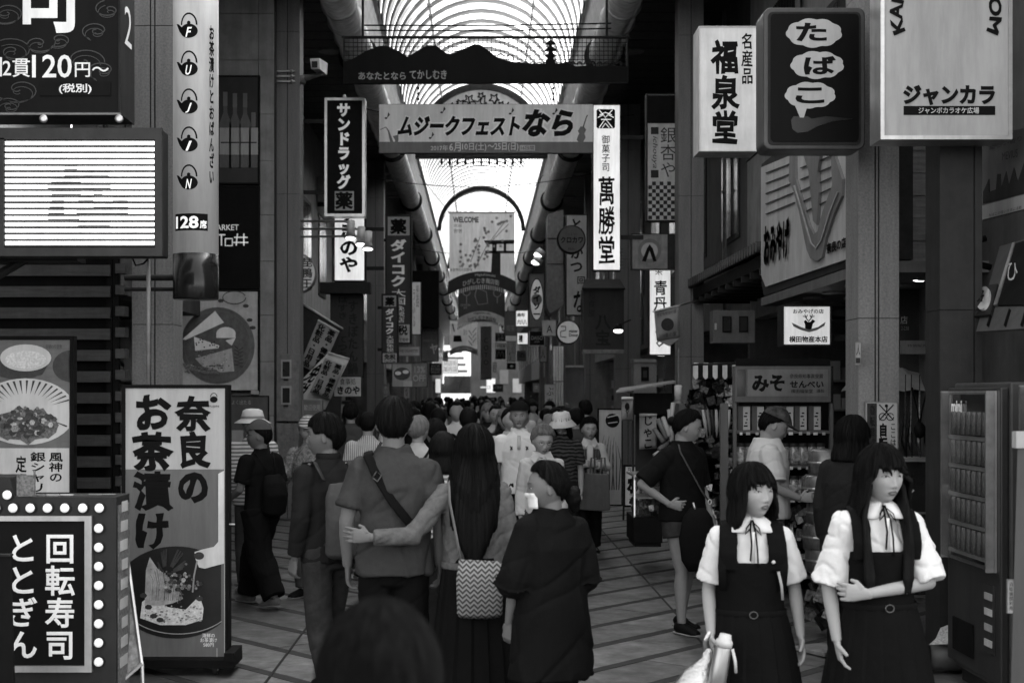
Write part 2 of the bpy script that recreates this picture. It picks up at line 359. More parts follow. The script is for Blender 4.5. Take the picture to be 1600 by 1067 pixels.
column(1060, 1100, 20.8, .42, 'granite column beside the red bean shop stall, behind the glowing white brush sign')
column(962, 1001, 30.5, .5, 'granite column with a small niche cabinet beside the dark tent sign')
column(1467, 1536, 9.3, .3, 'dark painted steel column beside the drinks machine', (.8,), m=mat('dark_column_paint', .02, .5, .3, 8, .1))
for i, (px, Y) in enumerate(((922, 40), (905, 49.5), (880, 59), (867, 68.5), (855, 78), (846, 88))):
    w_ = 620 / Y; column(px - w_ / 2, px + w_ / 2, Y, .5, 'receding granite column on the doughnut sign side, %s' % ('first', 'second', 'third', 'fourth', 'fifth', 'last')[i] + ' past the tent sign')
for i, (px, Y) in enumerate(((628, 48), (643, 58), (655, 68), (664, 78), (672, 88))):
    w_ = 620 / Y; column(px - w_ / 2, px + w_ / 2, Y, .5, 'receding granite column on the pharmacy side, %s' % ('first', 'second', 'third', 'fourth', 'fifth')[i] + ' past the pharmacy signs')
# ---- shop buildings on both sides
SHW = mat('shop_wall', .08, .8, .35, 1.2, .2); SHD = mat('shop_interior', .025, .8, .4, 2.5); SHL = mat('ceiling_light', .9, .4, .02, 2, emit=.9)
SHUT = mat('shutter', .16, .5, .2, 3)
kinds = ['plaster', 'tiled', 'boarded', 'plain']
def shop(sx, y0, y1, label, back=2.4, open_=True, g=0):
    X = 3.95; t = thing('shop_building', label, 'building', (sx * X, (y0 + y1) / 2, 0), 'shops along the arcade')
    def bx(xa, xb, *r): return MB().box(min(sx * xa, sx * xb), max(sx * xa, sx * xb), *r)
    m = (SHW, CONC, PLAS, SHW)[g % 4]
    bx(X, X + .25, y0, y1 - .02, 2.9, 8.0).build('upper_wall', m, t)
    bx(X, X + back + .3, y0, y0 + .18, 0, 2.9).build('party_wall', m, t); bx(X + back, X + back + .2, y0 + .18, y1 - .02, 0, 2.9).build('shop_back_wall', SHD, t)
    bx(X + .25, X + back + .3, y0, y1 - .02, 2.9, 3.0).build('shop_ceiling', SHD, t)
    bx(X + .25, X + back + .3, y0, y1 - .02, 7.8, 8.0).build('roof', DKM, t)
    for k in range(3):
        yc = y0 + (k + .5) * (y1 - y0) / 3; wn = bx(X - .02, X - .001, yc - .8, yc + .8, 4.2, 6.2).build('window', DKM, t); bx(X - .03, X - .021, yc - .72, yc - .03, 4.28, 6.12).build('pane', GLAS, wn); bx(X - .03, X - .021, yc + .03, yc + .72, 4.28, 6.12).build('pane', GLAS, wn)
        if y0 > 15: bx(X + .9, X + 1.1, yc - .7, yc + .7, 2.86, 2.898).build('ceiling_light', SHL, t)
    # shelves of goods inside
    r = random.Random(int(y0 * 7 + sx)); b = MB(); gd = [MB(), MB(), MB()]
    for lv in range(5):
        z = .3 + lv * .42; b.box(min(sx * (X + .5), sx * (X + back - .2)), max(sx * (X + .5), sx * (X + back - .2)), y1 - .5, y1 - .1, z, z + .03)
        x = X + .55
        while x < X + back - .4:
            w_ = r.uniform(.08, .2); h_ = r.uniform(.12, .32); gd[r.randrange(3)].box(min(sx * x, sx * (x + w_)), max(sx * x, sx * (x + w_)), y1 - .48, y1 - .3, z + .031, z + .03 + h_); x += w_ + .02
    b.build('shelf', GRY, t)
    for k, q in enumerate(gd):
        if q.v: q.build('goods', (MGR, LGR, DGR)[k], t)['kind'] = 'stuff'
    return t
ylist = [(14.6, 20.9), (20.9, 30.5), (30.5, 40), (40, 49.5), (49.5, 59), (59, 70), (70, 82), (82, 96), (96, 112), (112, 130), (130, 150)]
dl = ['building behind the cheese and wine posters', 'building behind the pharmacy flags', 'building behind the long vertical pharmacy sign']
dr = ['building behind the biscuit shelves with a tiled eave', 'building behind the dark tent sign', 'building behind the round jewellery sign']
names = ['fourth', 'fifth', 'sixth', 'seventh', 'eighth', 'ninth', 'tenth', 'farthest']
for i, (a, b_) in enumerate(ylist):
    shop(-1, a, b_, dl[i] + ', upper windows dark' if i < 3 else 'dim shop building on the pharmacy side, %s down the street' % names[i - 3], g=i)
    shop(1, a, b_, dr[i] + ', upper windows dark' if i < 3 else 'dim shop building on the doughnut side, %s down the street' % names[i - 3], g=i + 2)
# near right building (side wall seen past the drinks machine) and near left block
t = thing('shop_building', 'dark near building behind the drinks machine and cigarette poster', 'building', (4, 9, 0), 'shops along the arcade')
MB().box(4.0, 4.4, 5.5, 14.55, 0, 9.5).build('wall', SHW, t); MB().box(4.41, 7, 5.5, 20.5, 8.35, 16).build('unseen_sun_block', SHW, t)  # block above the frame, added to keep direct sun off the left wall
t = thing('shop_building', 'dark near building behind the sushi signs and the big screen', 'building', (-4, 9, 0), 'shops along the arcade')
MB().box(-4.6, -4.2, 5.5, 14.55, 0, 8.0).build('wall', SHW, t)
t = thing('end_building', 'dark shop building with glowing panels standing for the bright opening at the far arcade end', 'building', (0, 163, 0))
MB().box(-9, 9, 163, 165, 0, 13).build('wall', mat('end_wall', .07, .7, .3, .4), t)
MB().box(-4.6, -1.2, 162.9, 162.99, 3.9, 7.4).build('upper_glow_panel', LITW, t); MB().box(-4.6, -1.2, 162.9, 162.99, .5, 1.9).build('lower_glow_panel', LITW, t); MB().box(-4.5, -1.3, 162.85, 162.99, 1.95, 3.8).build('window', GLAS, t)  # glowing panels stand in for the bright opening at the street's end
for k in range(4): MB().box(-4.3 + .1 * k, -1.6 - .2 * k, 162.86, 162.89, 4.3 + k * .75, 4.6 + k * .75).build('panel_bar', MGR, t)
for k in range(4): MB().box(.6 + k * 1.5, 1.6 + k * 1.5, 162.9, 162.99, 2 + k % 2, 3.6 + k % 2).build('shop_sign', (LITD, MGR, LGR, DGR)[k], t)

# ---- cables, conduits and small fittings
for i, (Y, z0, z1, sag, lb) in enumerate(((17, 7.2, 7.0, .25, 'thin sagging cable strung across the street just before the mountain sign'), (27, 7.4, 7.1, .35, 'thin sagging cable strung across the street behind the festival banner'), (36, 7.3, 7.4, .3, 'thin sagging cable strung across the street before the star lattice'), (52, 7.2, 7.2, .3, 'thin sagging cable strung across the street beyond the welcome banner'))):
    t = thing('overhead_cable', lb, 'cable', (0, Y, z0)); MB().tube([(x / 10 * 2.9, Y, z0 + (z1 - z0) * (x + 10) / 20 - sag * (1 - (x / 10) ** 2)) for x in range(-10, 11)], .011, 5).build('wire', DKM, t)
for i, (X, Y, lb) in enumerate(((-3.88, 17.5, 'grey conduit bundle climbing the wall behind the posters'), (3.86, 22.5, 'grey conduit bundle climbing the wall past the granite column'), (-3.88, 27, 'grey conduit bundle climbing the wall by the pharmacy flags'), (3.86, 34, 'grey conduit bundle climbing the wall by the round signs'))):
    t = thing('conduit', lb, 'pipe', (X, Y, 0))
    for k in range(3): MB().tube([(X, Y + k * .07, 3.0), (X, Y + k * .07, 7.9)], .02, 6).build('pipe', (GRY, DKM, LGR)[k], t, True)
    for z in (3.6, 5.0, 6.4): MB().box(min(X, X * .99), max(X, X * .99), Y - .04, Y + .2, z, z + .03).build('clip', GRY, t)
for i, (sx, Y, z, lb) in enumerate(((1, 24.5, 6.6, 'air conditioner box high on the wall above the dark tent sign'), (-1, 25, 6.7, 'air conditioner box high on the wall behind the drugstore sign'), (1, 19.6, 5.6, 'air conditioner box on the plaster wall above the tiled eave'), (-1, 34, 6.4, 'air conditioner box high past the long pharmacy sign'))):
    t = thing('air_conditioner', lb, 'air conditioner', (sx * 3.7, Y, z)); x0, x1 = sorted((sx * 3.93, sx * 3.6)); MB().box(x0, x1, Y, Y + .8, z, z + .6).build('casing', GRY, t, bev=.01)
    MB().lathe([(.001, -.01), (.22, -.01), (.24, 0)], (sx * 3.595, Y + .45, z + .3), 20, 'x').build('fan_grille', DKM, t)
    MB().box(x0, x1, Y + .1, Y + .15, z - .1, z).build('bracket', DKM, t)
# ================================================================ LEFT SIDE AND CENTRE SIGNS
# ---- big dark price sign, top left
t = sign('hanging_sign', 'big dark sushi price sign with curling lines, above the bright screen', (-170, -230, 188, 178), 9, mat('dark_sign_print', .006, .5, .15, 3, spec=.1), .37, DKM, 3,
    texts=[('司', (28, -66, 117, 52), LITD, dict(bold=.025)), ('1', (-1, 90, 3, 120), LITD), ('2貫', (4, 92, 47, 121), LITD, dict(bold=.008)), ('120', (50, 86, 112, 122), LITD, dict(bold=.012)), ('円～', (117, 98, 170, 121), LITD, dict(bold=.01))])
MB().pb(62, 128, 173, 150, 9 - .001, .006).build('price_label', BLK, t); letter(t, '(税別)', (92, 131, 143, 147), 8.994, LITD, bold=.02)
def spiral(cx, cy, r, turns, sgn=1, a0=0): return [(cx + sgn * r * (1 - i / 30) * math.cos(a0 + turns * 2 * PI * i / 30), cy + r * .6 * (1 - i / 30) * math.sin(a0 + turns * 2 * PI * i / 30)) for i in range(30)]
SWR = mat('swirl_print', .035, .35, .1)
for a in ((60, 68, 26, 1.4, 1, 0), (92, 62, 20, 1.3, -1, 1), (150, 48, 24, 1.5, 1, 2), (130, 95, 34, 1.2, -1, 3), (20, 80, 34, 1.5, 1, 4), (30, 140, 38, 1.3, -1, .5), (160, 110, 26, 1.4, 1, 2), (10, 20, 30, 1.5, -1, 1), (15, 165, 22, 1.5, 1, 3), (170, 15, 24, 1.3, -1, 5)):
    poly(t, stroke(spiral(*a), 1.6), 9.003, SWR, 'swirl', .002); poly(t, stroke(spiral(a[0], a[1] + 5, a[2] * .8, *a[3:]), 1.2), 9.003, SWR, 'swirl', .002)
letter(t, '2', (0, 0, 1, 62), 9, LITD, plane=lambda u, v: Vector((wx(188, 9) + .003, 9.1 + .18 * u, wz(v, 9))))
MB().pb(-170, 176.5, 188, 179.5, 8.98, .03).build('edge_trim', GRY, t)
for x in (68, 186):
    MB().lathe([(.012, -.006), (.026, -.006), (.026, .006), (.012, .006)], tuple(W(x, 186, 8.98)), 16, 'y').build('eye_bolt', ALU, t, True)
# ---- screen
t = thing('led_screen', 'bright outdoor screen of white horizontal bars in a dark metal frame', 'screen', W(120, 400, 8.7))
MB().pb(-80, 200, 252, 400, 8.72, .2).build('cabinet', DKM, t, bev=.01)
for r_ in ((-80, 200, 253, 218), (-80, 387, 253, 400), (242, 218, 253, 387), (-80, 216, 6, 387)): MB().pb(*r_, 8.69, .035).build('bezel', mat('screen_bezel', .025, .5, .3, 6, .1), t)
MB().pb(6, 216, 243, 387, 8.71, .01).build('display', BLK, t)
LB = [mat('screen_white', .9, .4, .02, 5, emit=.6), mat('screen_grey', .5, .4, .25, 9, emit=.48), mat('screen_dim', .12, .4, .3, 9, emit=.2)]
for i in range(17):
    y = 221 + i * 9.75; dark = 4 <= i <= 14
    cxs = [8, 52, 78 + random.uniform(-6, 6), 100, 122 + random.uniform(-6, 6), 146, 168 + random.uniform(-8, 8), 200, 241]; face_ = [0, 0, 1 if 5 < i < 13 else 0, 1 if 3 < i < 9 or i == 12 else 0, 1 if 3 < i < 15 and i % 2 else 0, 1 if 4 < i < 14 and i % 3 else 0, 1 if 8 < i < 12 else 0, 0]
    segs = [(cxs[q_], cxs[q_ + 1], face_[q_]) for q_ in range(8)]
    x = 8
    for a, c, k in segs:
        MB().pb(x, y, c, y + (5.6 if k == 0 else 4.8), 8.703, .006).build('light_bar', LB[k], t); x = c
    MB().pb(8, y + 6.8, 241, y + 7.6, 8.703, .006).build('dim_light_bar', LB[2], t)
# ---- cylindrical hanging sign with kettles
CYL = mat('white_tube_sign', .38, .35, .05, 3, emit=.08); cx0, Yc, rc = 306, 10.0, .158
t = thing('hanging_sign', 'tall white cylindrical sign with five black kettles and a dark lower end', 'sign', W(cx0, 468, Yc))
px2 = Yc / F
MB().lathe([(rc, wz(398, Yc)), (rc, wz(-60, Yc))], (wx(cx0, Yc), Yc, 0), 48).build('tube_panel', CYL, t, True)
MB().lathe([(rc - .004, wz(468, Yc)), (rc + .001, wz(466, Yc)), (rc + .001, wz(398, Yc)), (rc, wz(398, Yc))], (wx(cx0, Yc), Yc, 0), 48).build('lower_band', mat('glossy_black', .015, .15, .1), t, True)
def cyl(off): return lambda u, v: Vector((wx(cx0, Yc) + math.sin((u - cx0) / 35.5) * (rc + off), Yc - math.cos((u - cx0) / 35.5) * (rc + off), wz(v, Yc)))
def wrap(parent, polys, off, m, name):
    b = MB(); f = cyl(off)
    for P in polys:
        lo = min(p[0] for p in P); hi = max(p[0] for p in P); x = lo
        while x < hi:
            Q = clip(clip(P, -1, 0, -x), 1, 0, x + 3); x += 3
            if len(Q) > 2: b.add([f(*q) for q in Q], [tuple(range(len(Q)))])
    return b.build(name, m, parent)
for i, ch in enumerate('FUJIN'):
    y = 61 + i * 58.3; k = 302
    ring = [[(k + 11 * math.cos(a), y - 13 + 16 * math.sin(a)), (k + 13.6 * math.cos(a), y - 13 + 18.6 * math.sin(a)), (k + 13.6 * math.cos(a + .3), y - 13 + 18.6 * math.sin(a + .3)), (k + 11 * math.cos(a + .3), y - 13 + 16 * math.sin(a + .3))] for a in [PI + j * .285 for j in range(11)]]
    wrap(t, [circ(k, y - 3.5, 14, 24, 11), [(k - 23, y - 16), (k - 18, y - 15), (k - 9, y - 7), (k - 9, y + 5), (k - 16, y - 3)], circ(k, y - 16, 3, 8)] + ring, .0015, INK, 'kettle_print')
    letter(t, ch, (k - 5, y - 9, k + 5, y + 6), Yc, LITW, plane=cyl(.004), bold=.015, shear=.3)
wrap(t, [[(275, 338), (332, 338), (332, 364), (275, 364)]], .0015, INK, 'number_plate')
letter(t, '128', (278, 342, 317, 361), Yc, LITW, plane=cyl(.004), bold=.03); letter(t, '席', (319, 348, 330, 361), Yc, LITW, plane=cyl(.004), bold=.02)
letter(t, 'お茶漬けとおばんざい', (334, 46, 345, 290), Yc, INK, plane=cyl(.003), vertical=True, bold=.03, brush=.05); wrap(t, [[(280, -4), (320, -4), (320, 1), (280, 1)]], .0015, INK, 'number_plate')
MB().tube([W(195, 434, 10.1), W(275, 434, 10.1)], .022, 10).tube([W(195, 452, 10.1), W(275, 452, 10.1)], .014, 8).build('support_arm', DKM, t)
# ---- louvred timber wall
t = thing('louvred_screen', 'dark timber wall of wide horizontal boards behind the noodle bowl poster', 'timber screen', (wx(90, 11), 11, 0))
for i in range(17):
    y = 414 + i * 33.2 - 33.2
    MB().pb(-110, y, 172, y + 17, 11, .03).build('board', WOODL, t); MB().pb(180, y - 2, 195, y + 13, 11.02, .12).build('board_end', WOODL, t)
for x in (166, 176): MB().pb(x, 380, x + 9, 1010, 11.05, .06).build('post', BLK, t)
MB().pb(-110, 380, 180, 1005, 11.14, .05).build('backing', BLK, t)
# brackets under the screen
t = thing('steel_bracket', 'dark slanting steel bracket under the bright screen', 'bracket', W(60, 420, 9))
MB().tube([W(-20, 440, 9), W(40, 405, 9)], .03, 8).build('brace', DKM, t); MB().pb(-60, 400, 120, 408, 8.9, .2).build('arm', DKM, t)
MB().tube([W(232, 400, 8.95), W(232, 600, 8.95)], .013, 8).build('conduit_pipe', GRY, t, True); MB().tube([W(205, 398, 8.9), W(212, 415, 8.9), W(224, 412, 8.9), W(231, 405, 8.9)], .006, 6).build('cable', BLK, t, True)
# ---- bowl poster
t = sign('menu_poster', 'lit poster of a fried rice bowl plate with hand brushed menu writing', (-60, 525, 115, 775), 9.6, mat('poster_wood_print', .12, .5, .2, 3, emit=.06, stretch=(1, 1, 8)), .08, BLK, 6)
WP = mat('poster_white', .5, .5, .05, 6, emit=.06); GP = mat('poster_grey', .28, .5, .15, 9, emit=.04); DP = mat('poster_dark', .05, .4, .3, 14); FOOD = mat('food_print', .14, .4, .75, 60, emit=.02); RICE = mat('rice_print', .6, .5, .3, 60, emit=.05)
Y = 9.6 + .002
poly(t, [(-54, 700), (108, 700), (108, 770), (-54, 770)], Y, WP, 'paper', .002)
poly(t, [(0, 560), (80, 560), (66, 585), (45, 592), (15, 592), (0, 588)], Y, DP, 'bowl_print', .002); poly(t, circ(40, 559, 40, 28, 21), Y - .002, WP, 'bowl_print', .002); poly(t, circ(40, 562, 32, 24, 14), Y - .004, RICE, 'rice_print', .002)
poly(t, circ(112, 572, 30, 24, 25)[6:19] + [(108, 597), (108, 548)], Y, DP, 'bowl_print', .002)
poly(t, [p for p in circ(40, 643, 78, 36, 52) if p[0] < 108] + [(108, 650)], Y - .002, WP, 'plate_print', .002)
for k in range(26):
    a = PI + k * .145
    if 40 + 70 * math.cos(a) < 106: poly(t, [(40 + 44 * math.cos(a), 643 + 28 * math.sin(a)), (40 + 73 * math.cos(a - .02), 643 + 49 * math.sin(a - .02)), (40 + 73 * math.cos(a + .03), 643 + 49 * math.sin(a + .03))], Y - .005, DP, 'plate_stripe', .002)
poly(t, [(40 + (52 + 8 * math.sin(i * 3.3)) * math.cos(i * .25), 664 + (26 + 5 * math.cos(i * 2.1)) * math.sin(i * .25)) for i in range(25)], Y - .008, FOOD, 'food_print', .002)
TONE = [mat('food_tone_%d' % i, g, .35, .6, 70, spec=.6) for i, g in enumerate((.02, .05, .1, .17, .3, .5))]
for k in range(110):
    a = random.uniform(0, 6.3); r = random.random() ** .5
    poly(t, circ(42 + 44 * r * math.cos(a), 658 + 22 * r * math.sin(a), random.uniform(2, 7), random.choice((5, 6, 8)), random.uniform(2, 5)), Y - .010 - k * .0002, TONE[int(random.random() ** 1.5 * 6)], 'food_piece', .001)
letter(t, '風神の', (76, 707, 98, 752), Y - .003, INK, vertical=True, bold=.02, brush=.04); letter(t, '銀シャリ', (47, 706, 72, 768), Y - .003, INK, vertical=True, bold=.02, brush=.04); letter(t, '定食', (24, 712, 42, 765), Y - .003, INK, vertical=True, bold=.02, brush=.04)
letter(t, '日替わり定食', (72, 538, 97, 545), Y - .003, DP)
# ---- marquee sign with bulbs
t = thing('marquee_sign', 'standing sushi sign framed with round light bulbs at the pavement corner', 'sign', (wx(80, 8), 8, 0)); Y = 8.0
MB().prism([(wx(x, Y), wz(y, Y)) for x, y in ((-80, 1130), (-80, 745), (15, 745), (24, 776), (182, 776), (182, 1130))], Y, Y + .3).build('cabinet', mat('marquee_brown', .018, .5, .25, 6, .1), t, bev=.004)
for r_ in ((-80, 806, 143, 814), (132, 814, 143, 1040), (-80, 1040, 143, 1050)): MB().pb(*r_, Y - .035, .034).build('silver_frame', ALU, t)
MB().pb(-80, 814, 132, 1040, Y - .012, .01).build('face_panel', MATS['dark_sign_print'], t)
letter(t, '回転寿司', (70, 835, 117, 1030), Y - .015, LITD, vertical=True, bold=.018); letter(t, 'ととぎん', (12, 835, 58, 1028), Y - .015, LITD, vertical=True, bold=.018)
BULB = mat('bulb_glass', .8, .15, .25, 30, emit=.16); me = MB().ball((0, 0, 0), (.026, .026, .026), 14).mesh('bulb', BULB, smooth=True); me2 = MB().lathe([(.02, -.01), (.032, -.008), (.03, .01)], n=14, axis='y').mesh('socket', DKM)
BL = [(x, 793.5) for x in (-7, 20, 47, 74, 101, 129, 155)] + [(154, 825 + i * 29.8) for i in range(8)] + [(11, 773)]
for x, y in BL:
    p = W(x, y, Y - .02) - ori(t); o_ = link('socket', me2, t, p + Vector((0, .012, 0))); link('light_bulb', me, t, p)
MB().pb(52, 735, 54, 776, 7.98, .02).pb(26, 742, 52, 774, 7.98, .01).build('flyer_holder', FOOD, t)
for k in range(7): MB().pb(28 + k * 22, 771 + random.random() * 2, 48 + k * 22, 776, 8.02 + .03 * k, .02).build('leaflet', (WHT, GRY, LGR)[k % 3], t)
MB().box(wx(182, 8) + .002, wx(182, 8) + .006, 8.02, 8.28, .1, wz(790, 8)).build('side_print', FOOD, t)
for k in range(9): MB().box(wx(182, 8) + .007, wx(182, 8) + .009, 8.05 + .02 * (k % 3), 8.22, .25 + k * .11, .31 + k * .11).build('side_lettering', WHT, t)
# A-frame leaflet board
t = thing('easel_board', 'narrow leaning easel board covered with food photographs beside the bulb sign', 'easel sign', (wx(205, 8.3), 8.3, 0))
FP = mat('photo_collage', .2, .4, .8, 18)
b = MB(); b.add([W(187, 785, 8.45), W(221, 1035, 8.25), W(190, 1062, 8.2), W(183, 790, 8.4)], [(0, 1, 2, 3)]); b.add([Vector(v) + Vector((0, .02, 0)) for v in b.v], [(3, 2, 1, 0)]); b.build('photo_panel', FP, t)
MB().tube([W(187, 783, 8.44), W(222, 1040, 8.24), W(224, 1100, 8.22)], .012, 6).tube([W(182, 788, 8.39), W(190, 1066, 8.18), W(191, 1110, 8.17)], .012, 6).tube([W(190, 1064, 8.18), W(222, 1036, 8.23)], .012, 6).build('frame', ALU, t)
MB().tube([W(185, 785, 8.5), W(218, 1040, 8.7)], .01, 6).build('rear_leg', GRY, t)
t = thing('dark_board', 'plain dark board standing at the bottom corner in front of the bulb sign', 'board', (wx(0, 7.4), 7.4, 0))
MB().prism([(wx(x, 7.4), wz(y, 7.4)) for x, y in ((-60, 868), (15, 868), (22, 1100), (-60, 1100))], 7.4, 7.43).build('panel', BLK, t, bev=.003); MB().pb(-60, 866, 16, 869, 7.39, .05).build('top_rail', DKM, t)
# ---- standing tea-on-rice sign
Y = 9.2
t = sign('standing_sign', 'tall lit sign on casters, brush writing over a rice bowl and pouring teapot', (190, 601, 357, 1036), Y, mat('ochazuke_face', .36, .4, .06, 1.5, emit=.08), .11, BLK, 5.5)
y_ = Y + .003
poly(t, [(196, 733), (350, 733), (350, 1030), (196, 1030)], y_, mat('print_mid_grey', .12, .45, .1, 3, emit=.05, stretch=(6, 1, 1)), 'print_band', .002)
letter(t, '奈良の', (272, 618, 330, 786), y_ - .003, INK, vertical=True, bold=.045, brush=.06); letter(t, 'お茶漬け', (206, 616, 272, 858), y_ - .003, INK, vertical=True, bold=.045, brush=.06)
poly(t, circ(334, 624, 6, 12, 5), y_ - .003, INK, 'kettle_print', .002); poly(t, stroke(circ(334, 620, 5, 10, 6, PI, 2 * PI), 1), y_ - .003, INK, 'kettle_print', .002); letter(t, 'FUJIN', (326, 633, 342, 637), y_ - .003, INK)
BOWL = mat('bowl_black', .018, .3, .3, 5)
poly(t, [p for p in circ(275, 925, 95, 60, 72) if 196 <= p[0] <= 350], y_ - .003, BOWL, 'bowl_print', .002)
poly(t, stroke([p for p in circ(278, 930, 92, 60, 60) if 198 <= p[0] <= 348 and p[1] > 930], 1.5), y_ - .006, GP, 'bowl_rim', .002)
poly(t, [(219, 965), (222, 940), (235, 930), (262, 948), (290, 952), (312, 930), (318, 950), (316, 968), (290, 976), (250, 976)], y_ - .006, RICE, 'rice_print', .002)
poly(t, [(226, 945), (228, 890), (234, 870), (246, 888), (262, 900), (278, 918), (286, 935), (270, 942), (250, 946)], y_ - .008, mat('fish_print', .36, .4, .5, 12, emit=.03), 'fish_print', .002)
for k in range(16): a = k * 1.3; poly(t, stroke([(262 + 9 * math.cos(a), 890 + 6 * math.sin(a)), (268 + 22 * math.cos(a), 876 + 20 * math.sin(a))], 2.4), y_ - .010 - k * .0003, DP, 'herb_print', .001)
for k in range(70): poly(t, circ(random.gauss(282, 17), random.gauss(912, 13), random.uniform(1, 3.6), 6), y_ - .016 - .0002 * k, TONE[int(random.random() * 6)], 'topping', .001)
for k in range(90): x = random.uniform(224, 314); poly(t, circ(x, random.uniform(946, 972), random.uniform(1.2, 2.6), 6, random.uniform(.8, 1.5)), y_ - .0065 - .00003 * k, TONE[random.choice((3, 4, 5, 5))], 'rice_grain', .001)
for k in range(16): x = 232 + k * 3.2; poly(t, stroke([(x, 884 + abs(k - 5) * 3.4), (x + 4, 905 + k * 1.5), (x + 2, 938)], random.uniform(.6, 1.6)), y_ - .0085 - .00002 * k, TONE[random.choice((2, 3, 4))], 'fish_grain', .001)
for x, y in ((232, 948), (240, 962), (224, 930), (312, 935), (250, 968)): poly(t, circ(x, y, 6, 7, 4), y_ - .010, DP, 'seaweed_print', .001)
poly(t, [(305, 872), (304, 862), (316, 858), (334, 854), (341, 846), (341, 740), (350, 735), (350, 880), (334, 884), (320, 888), (311, 886)], y_ - .010, mat('teapot_print', .6, .4, .1, 5, emit=.05), 'teapot_print', .002)
poly(t, circ(311, 868, 8, 14, 6), y_ - .013, DP, 'spout_print', .002); poly(t, stroke([(308, 876), (303, 900), (301, 925)], 2.5), y_ - .013, GP, 'pour_print', .002)
letter(t, '海鮮の\nお茶漬け\n580円', (313, 989, 339, 1010), y_ - .006, LITD); poly(t, [(338, 1012), (340, 1012), (340, 1030), (338, 1030)], y_ - .006, GP, 'mark', .001)
MB().pb(186, 1030, 365, 1044, Y - .1, .34).build('base_frame', BLK, t, bev=.004); MB().pb(350, 1020, 366, 1034, Y - .12, .3).build('side_rail', BLK, t)
for x, dy in ((340, -.06), (352, .2), (200, -.06), (205, .2)):
    MB().lathe([(.004, -.014), (.032, -.012), (.032, .012), (.004, .014)], (wx(x, Y), Y + dy, .033), 16, 'x').build('caster', DKM, t, True); MB().box(wx(x, Y) - .018, wx(x, Y) + .018, Y + dy - .015, Y + dy + .015, .03, wz(1044, Y - .1) + .012).build('caster_fork', GRY, t)
MB().tube([W(357, 819, Y + .05), W(367, 819, Y + .05)], .006, 6).build('latch', WHT, t)
# ---- stone wall with posters
Y = 20.0
t = thing('stone_wall', 'stone clad wall carrying the wine, market and cheese posters', 'wall', (wx(380, Y), Y, 0))
xs = [240, 292, 341, 404, 428]
for r_ in range(-2, 12):
    for a, c in zip(xs[:-1], xs[1:]): MB().pb(a + .4, 22 + r_ * 78.4 - (r_ % 2) * 6 + .4, c - .4, 22 + (r_ + 1) * 78.4 - ((r_ + 1) % 2) * 6 - .4, Y + .1, .05).build('stone_panel', CONC, t)
MB().pb(238, -150, 429, 838, Y + .152, .2).build('backing', DKM, t)
def P3(nm, lb, rect, face, **k): return sign(nm, lb, rect, 19.98, face, .1, BLK, 2.5, **k)
t = P3('wall_poster', 'dark poster of three wine bottles on the stone wall', (300, 118, 405, 288), mat('wine_poster', .012, .4, .3))
for x, w_, y0_ in ((352, 9, 144), (367, 9, 146), (383, 9, 146), (396, 7, 176)):
    h0 = 268; poly(t, [(x - 3, y0_ + 4), (x + 3, y0_ + 4), (x + 3, y0_ + 32), (x + w_, y0_ + 48), (x + w_, h0 - 6), (x - w_, h0 - 6), (x - w_, y0_ + 48), (x - 3, y0_ + 32)], 19.975, mat('bottle_print', .09, .3, .3, 3), 'bottle_print', .003)
    poly(t, [(x - 3.4, y0_), (x + 3.4, y0_), (x + 3.4, y0_ + 22), (x - 3.4, y0_ + 22)], 19.972, MGR, 'capsule_print', .003); poly(t, [(x - w_, 200), (x + w_, 200), (x + w_, 242), (x - w_, 242)], 19.97, LGR, 'label_print', .003); poly(t, [(x - w_ + 2, 222), (x + w_ - 2, 222), (x + w_ - 2, 224), (x - w_ + 2, 224)], 19.968, DGR, 'label_line', .002)
t = P3('wall_sign', 'black market sign with small white lettering below the wine poster', (300, 290, 405, 451), BLK)
letter(t, 'MARKET', (330, 351, 373, 360), 19.975, LITD, bold=.01)
for s_ in ([(325, 367), (352, 367)], [(346, 367), (346, 384)], [(352, 373), (352, 384), (363, 384), (363, 373), (352, 373)], [(336, 367), (332, 384)], [(366, 371), (387, 371)], [(364, 379), (388, 379)], [(371, 365), (369, 384)], [(381, 365), (381, 384)]): poly(t, stroke(s_, 2.2), 19.975, LITD, 'lettering', .003)
t = P3('wall_poster', 'pale poster of a cheese platter with herbs on the stone wall', (277, 453, 405, 612), mat('cheese_paper', .3, .5, .2, 6, emit=.05))
z = 19.975
poly(t, [p for p in circ(340, 540, 58, 40, 60) if p[0] > 284], z, mat('slate_print', .13, .5, .25, 12), 'board_print', .003); poly(t, stroke([p for p in circ(340, 540, 52, 40, 54) if p[0] > 285], 1.2), z - .003, MGR, 'board_rim', .002)
poly(t, [(285, 530), (336, 486), (350, 504), (290, 531)], z - .006, WP, 'cheese_print', .003); poly(t, [(303, 526), (343, 540), (341, 544), (305, 548)], z - .008, WP, 'cheese_print', .003); poly(t, circ(353, 521, 15, 18, 10, PI, 2 * PI) + [(368, 528), (338, 528)], z - .008, WP, 'cheese_print', .003)
poly(t, [(305, 560), (362, 544), (366, 580), (340, 582), (316, 572)], z - .008, mat('cheese_mid', .36, .5, .2, 10, emit=.03), 'cheese_print', .003); poly(t, [(352, 532), (368, 528), (362, 540)], z - .008, WP, 'cheese_print', .003)
for k in range(60): poly(t, circ(random.uniform(308, 362), random.uniform(548, 580), random.uniform(.5, 1.6), 5), z - .0105 - .00003 * k, TONE[random.choice((3, 4, 4, 5))], 'cheese_speck', .001)
for k in range(40): poly(t, circ(random.uniform(288, 350), random.uniform(569, 583), random.uniform(1, 3), 6, 1), z - .016 - .00003 * k, TONE[random.choice((1, 2, 3, 4))], 'crumb_print', .001)
